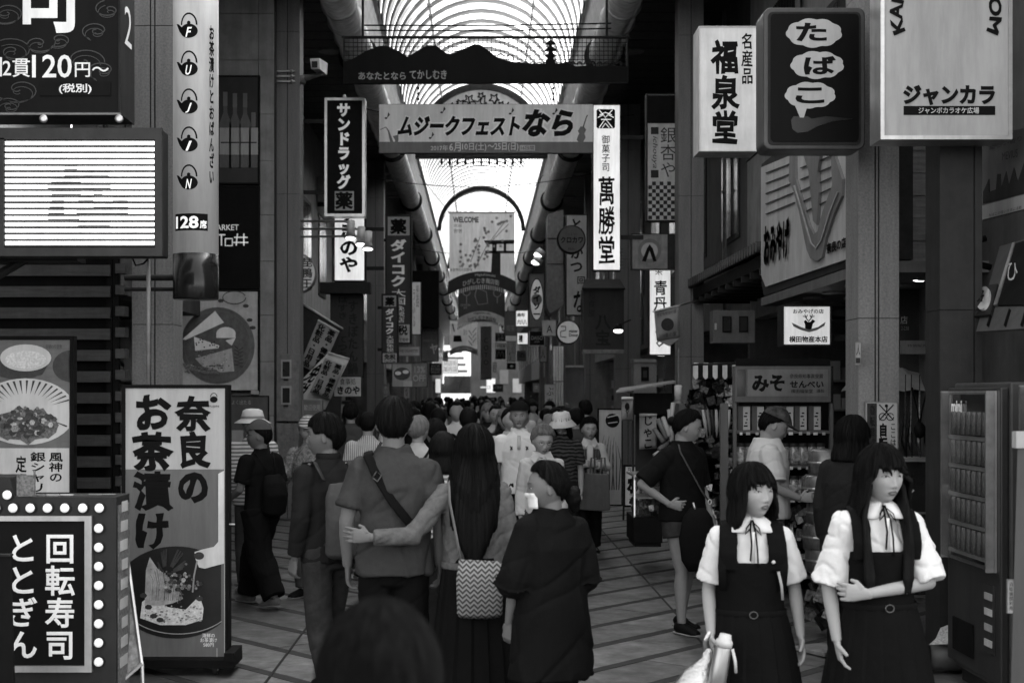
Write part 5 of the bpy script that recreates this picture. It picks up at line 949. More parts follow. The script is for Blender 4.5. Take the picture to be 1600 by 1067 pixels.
t = thing('paper_cup_dispenser', 'pale cylinder cup holder on a thin pole beside the canopy stall', 'dispenser', W(1060, 630, Y)); MB().lathe([(.04, 0), (.045, .15), (.03, .16)], tuple(W(1060, 625, Y)), 16).build('cup', WHT, t, True); MB().lathe([(.05, 0), (.05, .03)], tuple(W(1060, 626, Y) - Vector((0, 0, .03))), 16).build('base', GRY, t); MB().tube([W(1060, 604, Y), W(1060, 545, Y)], .008, 6).build('pole', GRY, t)
Y = 14.4
t = thing('glass_case', 'low glass topped display case on a dark base at the street edge', 'display case', (wx(1010, Y), Y, 0)); MB().pb(990, 808, 1035, 848, Y, .7).build('base', BLK, t); MB().pb(992, 848, 1033, 854, Y + .05, .6).build('plinth', DKM, t)
b = MB()
for x in (990, 1033): b.pb(x, 745, x + 2, 808, Y, .02); b.pb(x, 745, x + 2, 808, Y + .68, .02)
b.pb(990, 742, 1035, 745, Y, .7); b.build('frame', ALU, t); MB().pb(992, 746, 1033, 807, Y + .005, .004).build('glass_front', mat('clear_glass', .5, .03, 0, trans=.95, alpha=.25), t); MB().pb(991, 750, 992.5, 806, Y - .01, .01).build('lamp_strip', LIT, t); MB().pb(993, 777, 1033, 779, Y + .03, .6).build('glass_shelf', LGR, t)
heap('case_goods', 'small pale figurines and jars inside the glass case', 40, (wx(994, Y), wx(1031, Y), Y + .08, Y + .5, wz(805, Y), wz(785, Y)), (.03, .03, .04), mats=PK[1:])
t = sign('standing_sign', 'small black framed sandwich sign with one bold brush character', (974, 726, 1002, 792), 16, mat('sandwich_paper', .55, .5, .05, emit=.03), .05, BLK, 3, texts=[('良', (981, 730, 987, 737), INK), ('ホ', (979, 742, 998, 772), INK, dict(bold=.08, brush=.06)), ('大福', (983, 776, 996, 786), INK, dict(bold=.03))])
MB().tube([W(976, 728, 16), W(974, 812, 15.9)], .012, 6).tube([W(1000, 728, 16), W(1003, 812, 15.9)], .012, 6).build('leg_frame', DKM, t)
# column notice
t = sign('notice_board', 'white no cycling notice with crossed out bicycle and bold characters on the wide column', (1352, 627, 1403, 782), 10.24, mat('notice_white', .42, .5, .04), .03, GRY, .8, cat='notice', texts=[('自転車通', (1359, 633, 1368, 700), LGR, dict(vertical=True)), ('自転車', (1373, 661, 1387, 724), INK, dict(vertical=True, bold=.05)), ('ここは、歩', (1391, 662, 1400, 722), INK, dict(vertical=True, bold=.01))])
z = 10.242; poly(t, [(1355, 630), (1370, 630), (1370, 700), (1355, 700)], z + .001, DGR, 'dark_strip', .002); poly(t, stroke(circ(1379, 651, 5.5, 16), 1.3), z, INK, 'bicycle_print', .001); poly(t, stroke(circ(1391, 651, 5.5, 16), 1.3), z, INK, 'bicycle_print', .001)
for s_ in ([(1379, 651), (1385, 644), (1391, 651)], [(1374, 632), (1396, 656)], [(1396, 632), (1374, 656)], [(1385, 644), (1386, 636)]): poly(t, stroke(s_, 1.6), z - .002, INK, 'cross_print', .001)
poly(t, circ(1385, 634, 2.6, 10), z - .002, INK, 'bicycle_print', .001)
t = sign('column_sticker', 'small white sticker with a dark square on the side of the wide column', (1336, 534, 1346, 570), 10.2, LGR, .02, GRY, .5, cat='sticker', texts=[('人', (1338, 538, 1344, 555), INK)]); MB().pb(1338, 559, 1344, 567, 10.19, .01).build('dark_square', DGR, t)
# plank panel between columns, lamp, dark recess
Y = 11.8
t = thing('plank_panel', 'weathered horizontal plank panel high between the wide column and the dark column', 'timber panel', W(1438, 410, Y))
for k in range(6): MB().pb(1410, 200 + k * 35.4, 1466, 234.6 + k * 35.4, Y + .01 * (k % 2), .04).build('plank', mat('plank_grey', .2, .65, .35, 5, .25, stretch=(1, 4, 7)), t)
MB().pb(1408, 408, 1468, 414, Y - .05, .3).build('ledge', GRY, t)
t = thing('ceiling_lamp', 'small round lamp shining below the weathered plank panel', 'lamp', W(1437, 440, 12)); p = W(1437, 434, 12); MB().lathe([(.02, .06), (.03, .03), (.08, .01), (.08, 0)], tuple(p), 18).build('shade', GRY, t, True); MB().ball(p + Vector((0, 0, -.005)), (.07, .07, .03), 14).build('bulb', LITH, t, True)
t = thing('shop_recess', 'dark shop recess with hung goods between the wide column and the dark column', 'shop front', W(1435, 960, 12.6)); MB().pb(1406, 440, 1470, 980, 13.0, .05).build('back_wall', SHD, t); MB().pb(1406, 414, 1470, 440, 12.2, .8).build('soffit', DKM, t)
MB().pb(1408, 532, 1456, 553, 12.6, .03).build('notice_strip', MGR, t); letter(t, '特価販売', (1418, 538, 1448, 542), 12.59, DGR); letter(t, '店', (1407, 494, 1418, 506), 12.55, LGR); letter(t, '2-238', (1408, 510, 1420, 516), 12.55, MGR)
for k, (y0_, y1_) in enumerate(((722, 800), (802, 930))): MB().pb(1408, y0_, 1462, y1_, 12.3, .02).build('glass_panel', GLAS, t); MB().pb(1406, y1_, 1466, y1_ + 3, 12.28, .05).build('glazing_bar', GRY, t)
MB().pb(1455, 722, 1458, 930, 12.27, .03).build('mullion', GRY, t); MB().pb(1406, 934, 1470, 985, 12.3, .3).build('plinth', GRY, t); MB().pb(1408, 716, 1462, 721, 12.2, .4).build('counter', LGR, t)
for k, x in enumerate((1415, 1424, 1437, 1450, 1460)):
    t = thing('hanging_toy', ('pale','dark','grey','striped','slender')[k] + ' long wrapped toy hanging in the dark shop recess, %s from the wide column' % ('first', 'second', 'third', 'fourth', 'last')[k], 'toy', W(x, 716, 12.1), 'toys hung in the shop recess')
    MB().tube([W(x, 610, 12.1), W(x - 1, 650, 12.1), W(x - 3, 690, 12.08), W(x + 1, 714, 12.1)], [.01, .02, .045, .012], 8, flat=.5).build('wrap', PK[(k + 1) % 4], t, True); MB().tube([W(x, 612, 12.1), W(x, 585, 12.1)], .004, 5).build('string', DKM, t)
t = thing('toy_mask', 'dark toy figure with straps hanging in the middle of the shop recess', 'toy', W(1437, 690, 12.0)); MB().ball(W(1437, 672, 12), (.05, .05, .07), 12).build('head', BLK, t, True); MB().tube([W(1425, 605, 12), W(1433, 640, 12), W(1437, 665, 12)], .018, 6, flat=.3).tube([W(1449, 605, 12), W(1441, 640, 12), W(1437, 665, 12)], .018, 6, flat=.3).build('strap', BLK, t)
# umbrella
t = thing('parasol', 'closed looking grey parasol canopy seen behind the wide column', 'parasol', W(1390, 900, 13.2)); p = W(1390, 566, 13.2); n = 12; b = MB(); vs = [p]
for r_, dz in ((.16, -.04), (.32, -.13), (.45, -.27)):
    for k in range(n * 2): a = k * PI / n; q = r_ * (1 if k % 2 == 0 else .95); vs.append(p + Vector((q * math.cos(a), q * math.sin(a), dz + (0 if k % 2 == 0 else .02))))
N = 2 * n; b.add(vs, [(0, 1 + k, 1 + (k + 1) % N) for k in range(N)] + [(1 + r_ * N + k, 1 + (r_ + 1) * N + k, 1 + (r_ + 1) * N + (k + 1) % N, 1 + r_ * N + (k + 1) % N) for r_ in (0, 1) for k in range(N)]); o_ = b.build('canopy', mat('parasol_cloth', .26, .7, .3, 3), t); md = o_.modifiers.new('s', 'SOLIDIFY'); md.thickness = .005
MB().tube([p + Vector((0, 0, .06)), Vector((p.x, p.y, .02))], .015, 8).build('pole', GRY, t)
# stacked round tins column
t = thing('lantern_stack', 'stack of shiny cylindrical paper lanterns standing by the biscuit display', 'stacked lanterns', W(1288, 950, 10.8))
for k, (y, r_) in enumerate(((722, .13), (762, .16), (800, .14), (838, .15), (874, .15))):
    p = W(1290 - (k % 2) * 4, y, 10.8); MB().lathe([(r_ * .8, -.1), (r_, -.08), (r_ * 1.02, 0), (r_, .08), (r_ * .8, .1)], tuple(p), 22).build('lantern', mat('lantern_shiny', .07, .25, .5, 8, spec=.8), t, True); MB().lathe([(r_ * 1.03, -.008), (r_ * 1.05, 0), (r_ * 1.03, .008)], tuple(p), 22).build('hoop', ALU, t)
heap('gift_boxes', 'printed gift boxes piled under the lantern stack', 26, (wx(1272, 10.6), wx(1300, 10.6), 10.5, 10.8, .1, .42), (.05, .05, .07))
t = thing('shallow_tray', 'pale shallow tray tilted on the paving by the lantern stack', 'tray', W(1286, 1022, 9.9)); b = MB().box(-.13, .13, -.16, .16, 0, .03); b.v = [tuple(Matrix.Rotation(.5, 3, 'Z') @ Vector(v) + Vector((wx(1285, 9.9), 9.9, .01))) for v in b.v]; b.build('tray', GRY, t, bev=.006)
# ---- vending machines: front faces the street, plane X = 2.92
def vend(X, y0, y1, h, lb, tone, texts=()):
    t = thing('vending_machine', lb, 'vending machine', (X, (y0 + y1) / 2, 0), 'drinks machines at the pavement edge'); VB = mat('vending_body', .05, .45, .15, 6, .05)
    MB().box(X, X + .72, y0, y1, .09, h).build('body', VB, t, bev=.012); MB().box(X + .04, X + .7, y0 + .03, y1 - .03, 0, .09).build('plinth', DKM, t)
    MB().box(X - .05, X - .001, y0 + .02, y1 - .02, .14, h - .03).build('door', tone, t, bev=.01)
    MB().box(X - .055, X - .051, y0 + .09, y1 - .1, .8, h - .07).build('display_window', mat('vend_glass', .02, .05, .2, spec=.8), t)
    fr = MB(); 
    for a in ((y0 + .07, y0 + .09, .78, h - .05), (y1 - .1, y1 - .08, .78, h - .05), (y0 + .09, y1 - .1, .78, .8), (y0 + .09, y1 - .1, h - .07, h - .05)): fr.box(X - .065, X - .052, *a)
    fr.build('window_frame', ALU, t)
    n = int((y1 - y0 - .25) / .09); can = MB().lathe([(.001, 0), (.028, 0), (.028, .14), (.02, .16), (.001, .16)], n=10).mesh('m', mat('can_print', .2, .3, .7, 40), smooth=True)
    for r_ in range(5):
        z_ = .86 + r_ * .175; MB().box(X - .075, X - .056, y0 + .1, y1 - .11, z_ - .035, z_ - .012).build('button_strip', LGR, t)
        for k in range(n): link('drink_can', can, t, Vector((X - .09, y0 + .16 + k * .09, z_)) - ori(t)).scale = (.5, 1, .85)
    MB().box(X - .118, X - .114, y0 + .08, y1 - .09, .8, h - .06).build('glass_pane', mat('vend_pane', .02, .05, .1, alpha=.22, spec=.6), t); MB().box(X - .114, X - .066, y0 + .07, y0 + .09, .78, h - .05).build('window_jamb', GRY, t); MB().box(X - .114, X - .066, y1 - .1, y1 - .08, .78, h - .05).build('window_jamb', GRY, t)
    MB().box(X - .06, X - .051, y0 + .1, y0 + .3, .3, .7).build('coin_panel', DGR, t); MB().box(X - .062, X - .052, y0 + .45, y1 - .15, .22, .42).build('pickup_flap', BLK, t)
    for k in range(4): MB().box(X - .066, X - .061, y0 + .12, y0 + .24, .34 + k * .09, .38 + k * .09).build('sticker', LGR if k % 2 else WHT, t)
    return t
t = vend(3.0, 8.06, 9.02, 1.87, 'tall grey drinks vending machine with rows of cans, beside the dark column', mat('vend_door', .03, .35, .15, 6))
f = lambda X: (lambda u, v: Vector((X, 8.9 - .75 * u, 1.78 - .9 * v)))
letter(t, 'mini\n380', (.05, .02, .3, .22), 0, LITD, plane=f(2.93), bold=.03)
t = vend(3.05, 6.7, 7.85, 1.9, 'dark drinks vending machine cut by the picture edge, printed with a hand', mat('vend_dark', .03, .3, .2, 6))
letter(t, 'Fr', (.0, .1, .2, .16), 0, WHT, plane=lambda u, v: Vector((2.985, 7.75 - .9 * u, 1.9 - .95 * v)), bold=.02)
t = thing('drain_pipe', 'fat horizontal drain pipe lying on the paving beside the drinks machine', 'pipe', (2.9, 9.35, .1)); MB().tube([(3.9, 9.2, .1), (3.0, 9.2, .1), (2.9, 9.22, .1)], [.085, .085, .085], 18).build('pipe', mat('pipe_dark', .07, .45, .3), t, True); MB().tube([(2.9, 9.22, .1), (2.84, 9.23, .1)], .1, 18).build('collar', DKM, t, True)
t = thing('paper_scrap', 'crumpled printed paper lying on the drain pipe', 'paper', (2.95, 9.2, .19)); b = MB(); b.add([(2.88, 9.15, .19), (3.02, 9.12, .2), (3.1, 9.2, .34), (2.99, 9.26, .28), (2.94, 9.2, .22)], [(0, 1, 4), (1, 2, 3), (1, 3, 4)]); o_ = b.build('paper', mat('newsprint', .35, .8, .5, 60), t); md = o_.modifiers.new('s', 'SOLIDIFY'); md.thickness = .003
# ---- right edge: poster and awning sign, planes facing the street
t = thing('wall_poster', 'cigarette poster with a city skyline on the near wall, cut by the picture edge', 'poster', (3.6, 9.9, 2.9)); X = 3.55
spoly(t, [(1533, 222), (1533, 344), (1660, 312), (1660, 180)], X, mat('poster_pale', .13, .5, .15, 3), 'sheet', .03); spoly(t, [(1533, 322), (1533, 344), (1660, 312), (1660, 288)], X - .006, LGR, 'caption_band', .005)
spoly(t, [(1536, 318), (1536, 300), (1545, 280), (1546, 300), (1556, 296), (1558, 272), (1563, 272), (1564, 294), (1572, 268), (1576, 290), (1584, 262), (1590, 284), (1600, 254), (1606, 280), (1630, 250), (1660, 270), (1660, 288), (1536, 318)], X - .006, DGR, 'skyline_print', .004)
f3 = side(X - .01); letter(t, 'MEVIUS', (1566, 236, 1590, 248), 0, DGR, plane=lambda u, v: f3(u, v - (u - 1578) * .25)); letter(t, '新しい香り', (1545, 220, 1596, 228), 0, DGR, plane=lambda u, v: f3(u, v - (u - 1570) * .3)); letter(t, 'たばこの吸いすぎに注意', (1545, 328, 1596, 333), 0, DGR, plane=lambda u, v: f3(u, v - (u - 1570) * .25)); letter(t, '健康のために', (1545, 335, 1580, 339), 0, DGR, plane=lambda u, v: f3(u, v - (u - 1570) * .25))
t = thing('shop_awning', 'sloping dark metal awning with a white ringed character plate, cut by the picture edge', 'awning', (3.3, 9.2, 2.2))
def sl(u, v): # slanting plane: nearer the street lower down
    X = 3.6 - (v - 380) / 140 * .42; return Vector((X, F * X / (u - CX), EYE - (v - CY) * X / (u - CX)))
def slp(pts, off, m, nm):
    b = MB(); A = [sl(*p) + Vector((-off, 0, off)) for p in pts]; B = [p + Vector((.012, 0, -.012)) for p in A]; n = len(pts)
    return b.add(A + B, [tuple(range(n)), tuple(range(n, 2 * n))[::-1]] + [(i, n + i, n + (i + 1) % n, (i + 1) % n) for i in range(n)]).build(nm, m, t)
slp([(1562, 385), (1680, 350), (1680, 508), (1525, 518)], 0, mat('awning_paint', .07, .5, .15, 5), 'awning_panel'); slp([(1590, 384), (1680, 356), (1680, 480), (1562, 480)], .015, BLK, 'sign_face'); slp([(1586, 384), (1590, 383), (1562, 480), (1557, 481)], .02, ALU, 'face_trim')
slp([(1537, 452), (1563, 448), (1552, 496), (1525, 499)], .02, DKM, 'plate'); slp([(1544 + 9.5 * math.cos(a) - 3 * math.sin(a), 473.5 + 18 * math.sin(a)) for a in [k * PI / 12 for k in range(24)]], .034, WHT, 'ring_disc'); letter(t, '好', (1538, 464, 1550, 484), 0, INK, plane=lambda u, v: sl(u, v) + Vector((-.05, 0, .05)), bold=.03)
letter(t, 'ひ', (1582, 420, 1600, 448), 0, LGR, plane=lambda u, v: sl(u, v) + Vector((-.04, 0, .04)), brush=.05); 
for x in (1545, 1572, 1598): slp([(x + 8, 486), (x + 9, 486), (x + 1, 512), (x, 512)], .016, BLK, 'panel_seam')
t = thing('wall_hook', 'dark curved pipe bracket on the near wall above the awning', 'bracket', (3.55, 10, 2.6)); MB().tube([W(1540, 372, 10.6), W(1524, 378, 10.6), W(1519, 395, 10.6), W(1526, 412, 10.6), W(1548, 418, 10.6)], .025, 8).build('hook', BLK, t, True)
sign('blank_panel', 'pale blank notice panel at the upper picture edge beside the karaoke sign', (1588, -10, 1680, 132), 11, mat('blank_pale', .3, .5, .06), .1, GRY, 1, cat='panel', texts=[('案内', (1594, 20, 1620, 60), MGR)])
t = thing('translucent_board', 'slanting pale acrylic board standing at the bottom picture edge', 'board', (2.3, 6.0, 0)); MB().add([W(1590, 700, 6), W(1700, 690, 6), W(1700, 1200, 5.9), W(1576, 1200, 5.9), W(1590, 700, 6.03), W(1700, 690, 6.03), W(1700, 1200, 5.93), W(1576, 1200, 5.93)], [(0, 1, 2, 3), (7, 6, 5, 4), (0, 4, 5, 1), (2, 6, 7, 3), (0, 3, 7, 4), (1, 5, 6, 2)]).build('panel', mat('board_translucent', .05, .4, .1, 3), t); MB().pb(1588, 674, 1700, 700, 5.99, .05).build('top_rail', LGR, t)
sign('column_sticker', 'narrow white vertical sticker with small characters near the drinks machine', (1574, 905, 1586, 958), 7.0, WHT, .01, GRY, .4, cat='sticker', texts=[('自販機御利用', (1577, 909, 1583, 953), INK, V)])
# ================================================================ PEOPLE
import numpy as np
QUEUE = []
def sm(a, b, x): t = min(1, max(0, (x - a) / (b - a))); return t * t * (3 - 2 * t)
def gs(x, s): return math.exp(-(x / s) ** 2)
def headpt(d):
    """point of the head surface in head space for a unit direction (front = +y)"""
    x, y, z = d
    P = Vector((x * .0805, y * .094, z * .113)); f = sm(-.1, .5, y)
    if z < .1:
        k = 1 - .26 * sm(.15, 1, .1 - z) * (1 if y > -.2 else .8); P.x *= k
        if y > 0: P.y += .010 * sm(.1, .9, -z)          # jaw comes forward
    if y < 0 and z < 0: P.y *= 1 - .35 * sm(.1, .9, -z)
    X, Z = P.x, P.z
    if f > 0:
        P.y -= .006 * f * sm(.35, .9, z)
        P.y += f * (-.0075 * (gs(X - .033, .017) + gs(X + .033, .017)) * gs(Z - .002, .011)                # eye sockets
                + .0035 * (gs(X - .033, .010) + gs(X + .033, .010)) * gs(Z + .001, .006)               # lids over the eyeballs
                + .0035 * gs(Z - .024, .009) * gs(X, .05)                                             # brow
                + .0055 * gs(X, .007) * gs(Z + .006, .016) + .0100 * gs(X, .0085) * gs(Z + .024, .011)     # nose bridge and ridge
                + .0135 * gs(X, .0105) * gs(Z + .037, .0085) + .0055 * (gs(X - .0125, .006) + gs(X + .0125, .006)) * gs(Z + .040, .006)
                + .006 * gs(X, .024) * gs(Z + .062, .013)                                             # muzzle
                + .0035 * gs(X, .016) * gs(Z + .0585, .0045) + .0042 * gs(X, .014) * gs(Z + .069, .0050) - .0030 * gs(X, .019) * gs(Z + .0637, .0024) - .0035 * gs(X, .016) * gs(Z + .079, .005)
                + .0075 * gs(X, .018) * gs(Z + .094, .013)
                + .0055 * (gs(X - .044, .018) + gs(X + .044, .018)) * gs(Z + .026, .022) - .003 * (gs(X - .024, .006) + gs(X + .024, .006)) * gs(Z + .052, .012))
    return P
def headmesh(b, M, n=44):
    vs = []; fs = []; m = n
    for i in range(1, m):
        th = PI * i / m
        for k in range(n): a = 2 * PI * k / n; vs.append(M @ headpt((math.sin(th) * math.sin(a), math.sin(th) * math.cos(a), math.cos(th))))
    vs += [M @ headpt((0, 0, 1)), M @ headpt((0, 0, -1))]; t = len(vs) - 2
    for i in range(m - 2):
        for k in range(n): fs.append((i * n + k, i * n + (k + 1) % n, (i + 1) * n + (k + 1) % n, (i + 1) * n + k))
    for k in range(n): fs += [(t, (k + 1) % n, k), (t + 1, (m - 2) * n + k, (m - 2) * n + (k + 1) % n)]
    b.add(vs, fs)
def hand(b, w_, d, nrm, side, curl=.5, s=1.0, fist=False):
    w_ = Vector(w_); d = Vector(d).normalized(); nrm = Vector(nrm); nrm = (nrm - d * nrm.dot(d)).normalized(); sp = d.cross(nrm) * side
    b.tube([w_ - d * .02, w_ + d * .02 * s, w_ + d * .055 * s, w_ + d * .09 * s], [(.022, .017), (.030, .015), (.040 * s, .014), (.039 * s, .012)], 12, up=sp)
    for i in range(4):
        L = (.064, .074, .070, .055)[i] * s; c = curl * (1 + .12 * i); p = w_ + d * .085 * s + sp * ((1.5 - i) * .0212 * s)
        d1 = (d * math.cos(c) + nrm * math.sin(c) + sp * (1.5 - i) * .06).normalized(); c2 = c * 2.1; d2 = (d * math.cos(c2) + nrm * math.sin(c2)).normalized()
        b.tube([p - d * .012, p, p + d1 * L * .5, p + d1 * L * .5 + d2 * L * .5], [.0095 * s, .0095 * s, .0085 * s, .0065 * s], 8)
    p = w_ + d * .025 * s + sp * .028; d1 = (d * .65 + sp * .65 + nrm * .35).normalized(); d2 = (d * .85 + sp * .2 + nrm * .5).normalized()
    b.tube([p - d1 * .01, p + d1 * .032 * s, p + d1 * .032 * s + d2 * .03 * s], [.0125, .0105, .008], 8)
SKIN = mat('skin', .29, .62, .06, 12, .05, bscale=160, spec=.18, dirt=0); SKIN3 = mat('skin_shaded', .14, .65, .08, 12, .05, bscale=160, spec=.12, dirt=0); SKIN2 = mat('skin_tanned', .2, .62, .08, 12, .05, bscale=160, spec=.18, dirt=0)  # SKIN3: darker copy for people facing away, shade put into the colour
HAIRM = mat('black_hair', .0035, .5, .6, 6, .6, bscale=40, stretch=(9, 9, .6), spec=.09, dirt=0); HAIRG = mat('grey_hair', .13, .6, .4, 6, .5, bscale=50, stretch=(8, 8, .8), dirt=0); HAIRB = mat('brown_black_hair', .006, .55, .5, 6, .6, bscale=40, stretch=(9, 9, .6), spec=.08, dirt=0)
EYED = mat('eye_dark', .012, .15, .1); EYEW = mat('eye_white', .4, .3, .05); LIP = mat('lip', .11, .45, .1)
def cloth(nm, g, var=.15, sc=8, **k): return mat('cloth_' + nm, g, .9, var, sc, .35, bscale=30, spec=.08, dirt=0, **k)
def wrinkle(amp=.004, f=7, seed=0):
    def post(co, nrm):
        for i in range(len(co)):
            p = Vector(co[i]); q = Vector((p.x * f + seed, p.y * f, p.z * f * .5 + p.x * f * .5)); r1 = max(0, 1 - 3.2 * abs(noise.noise(q * .8))); r2 = max(0, 1 - 3.6 * abs(noise.noise(Vector((p.x * f * .7 - p.z * f * .9 + seed, p.y * f, p.z * f * .5)))))
            a = .5 * noise.noise(q * .7) + .7 * r1 * r1 - .7 * r2 * r2
            co[i] += nrm[i] * (a * amp)
    return post
def grown(name, b, m, par, vox, smooth=2, post=None):
    """one continuous surface grown round the joined volumes"""
    me = b.mesh(name, m); o = link(name, me, par)
    r = o.modifiers.new('r', 'REMESH'); r.mode = 'VOXEL'; r.voxel_size = vox; r.use_smooth_shade = True
    s_ = o.modifiers.new('s', 'SMOOTH'); s_.factor = .5; s_.iterations = smooth
    QUEUE.append((o, post, m)); return o
def finish():
    bpy.context.view_layer.update(); dg = bpy.context.evaluated_depsgraph_get()
    for o, post, m in QUEUE:
        me = bpy.data.meshes.new_from_object(o.evaluated_get(dg)); o.modifiers.clear(); old = o.data; o.data = me
        if not me.materials: me.materials.append(m)
        n = len(me.vertices)
        if post and n:
            co = np.empty(n * 3, 'f'); me.vertices.foreach_get('co', co); co = co.reshape(-1, 3); nr = np.empty(n * 3, 'f'); me.vertices.foreach_get('normal', nr); nr = nr.reshape(-1, 3)
            post(co, nr); me.vertices.foreach_set('co', co.ravel()); me.update()
        me.shade_smooth()
    QUEUE.clear()
def hairshell(par, M, m, bound, drop, th=.014, n=150, lock=.0022, out=.03, seed=0, kk=14):
    """hair: columns of strands from the crown down the skull to the hair line, then hanging free by drop(a)"""
    vs = []; fs = []; rows = None
    for c in range(n):
        a = 2 * PI * c / n; deg = math.degrees(a); deg = deg - 360 if deg > 180 else deg
        pb = math.radians(bound(deg)); dr = drop(deg); col = []
        if abs(deg) < 55 and dr > 0: dr = .004 + .030 * max(0, noise.noise(Vector((c * .23 + seed, 1, 2))) + .35) * (1 if c % 3 else .5)
        jag = .5 + .5 * noise.noise(Vector((math.cos(a) * 9 + seed, math.sin(a) * 9, 3))) + .35 * math.sin(c * 2.1)
        for i in range(kk + 1):
            e = PI / 2 + (pb - PI / 2) * i / kk; d = Vector((math.cos(e) * math.sin(a), math.cos(e) * math.cos(a), math.sin(e)))
            p = headpt(d); lk = lock * (noise.noise(Vector((math.cos(a) * 14 + seed, math.sin(a) * 14, e * 1.5))) * 2.2 + .4 * math.sin(c * 1.7)) * math.sin(min(1, i / 5) * PI / 2)
            col.append(p + d * (th * (1 - .55 * (i / kk) ** 6 * (1 if dr < .01 else 0)) + lk))
        b0 = col[-1]; rad = Vector((b0.x, b0.y, 0)); r0 = rad.normalized() if rad.length > 0 else Vector((0, 1, 0)); J = 8
        for j in range(1, J + 1):
            t = j / J; dd = dr * (1 + (.06 if dr > .03 else .7) * jag) * t
            lk = lock * noise.noise(Vector((math.cos(a) * 14 + seed, math.sin(a) * 14, 5 + t * 2))) * 2.5
            col.append(b0 + r0 * (out * (.3 + .7 * max(0, -math.cos(a))) * math.sin(t * PI * .6) * (1 if dr > .02 else 0) + lk) - Vector((0, 0, dd)) - r0 * (.01 * t if dr <= .02 else 0))
        e_ = col[-1]
        for j in (0, 1, 2): col.append(e_ - r0 * .014 + Vector((0, 0, dr * j / 3 + .002)))
        rows = len(col); vs += [M @ p for p in col]
    for c in range(n):
        d_ = (c + 1) % n
        for i in range(rows - 1): fs.append((c * rows + i, d_ * rows + i, d_ * rows + i + 1, c * rows + i + 1))
    o = link('hair', MB().add(vs, fs).mesh('hair', m, smooth=True), par)
    if n >= 150:   # loose strands over the mass
        b = MB(); rr_ = random.Random(seed)
        for k in range(260):
            c = rr_.randrange(n); st = rr_.randrange(1, 6) if rr_.random() < .6 else rr_.randrange(6, kk); en = min(kk + 8, st + rr_.randrange(6, 14)); col = vs[c * rows:(c + 1) * rows]; cen = M @ Vector((0, 0, 0)); pts = []
            a1, a2 = rr_.uniform(-1, 1), rr_.uniform(.002, .007)
            c2 = ((c + rr_.randrange(-5, 6)) % n); col2 = vs[c2 * rows:(c2 + 1) * rows]
            for i in range(st, en + 1, 2):
                u = (i - st) / max(1, en - st); p = Vector(col[i]).lerp(Vector(col2[i]), u); d = (p - Vector((cen.x, cen.y, min(p.z, cen.z + .05)))).normalized(); pts.append(p + d * (a2 * math.sin(u * PI * .8) + .0006) + (Vector((0, 0, -.012 * rr_.random())) if i >= kk and u > .8 else Vector()))
            if len(pts) > 2: b.tube(pts, [.0011] * (len(pts) - 1) + [.0004], 3, cap=False)
        so_ = link('loose_strands', b.mesh('strands', m, smooth=True), o); so_['kind'] = 'stuff'
    return o
def interp(tab):
    def f(d):
        d = abs(d)
        for (a, x), (b, y) in zip(tab, tab[1:]):
            if a <= d <= b: t = (d - a) / (b - a); t = t * t * (3 - 2 * t); return x + (y - x) * t
        return tab[-1][1]
    return f
HB = {'short': (interp([(0, 40), (40, 42), (65, 25), (88, 12), (110, 0), (140, -32), (180, -40)]), lambda d: 0),
      'fringe': (interp([(0, 26), (45, 24), (65, 5), (88, 8), (110, -5), (140, -34), (180, -42)]), lambda d: 0),
      'bob': (interp([(0, 19), (42, 17), (58, 0), (75, -12), (180, -20)]), interp([(0, .012), (45, .014), (62, .10), (90, .125), (180, .11)])),
      'long': (interp([(0, 18), (42, 17), (60, 0), (80, -10), (180, -20)]), interp([(0, .012), (50, .016), (70, .12), (100, .36), (180, .40)])),
      'pulled': (interp([(0, 42), (50, 40), (75, 22), (95, 5), (120, -20), (180, -38)]), lambda d: 0),
      'elder': (interp([(0, 36), (50, 32), (72, 15), (92, 2), (120, -20), (180, -38)]), lambda d: 0)}
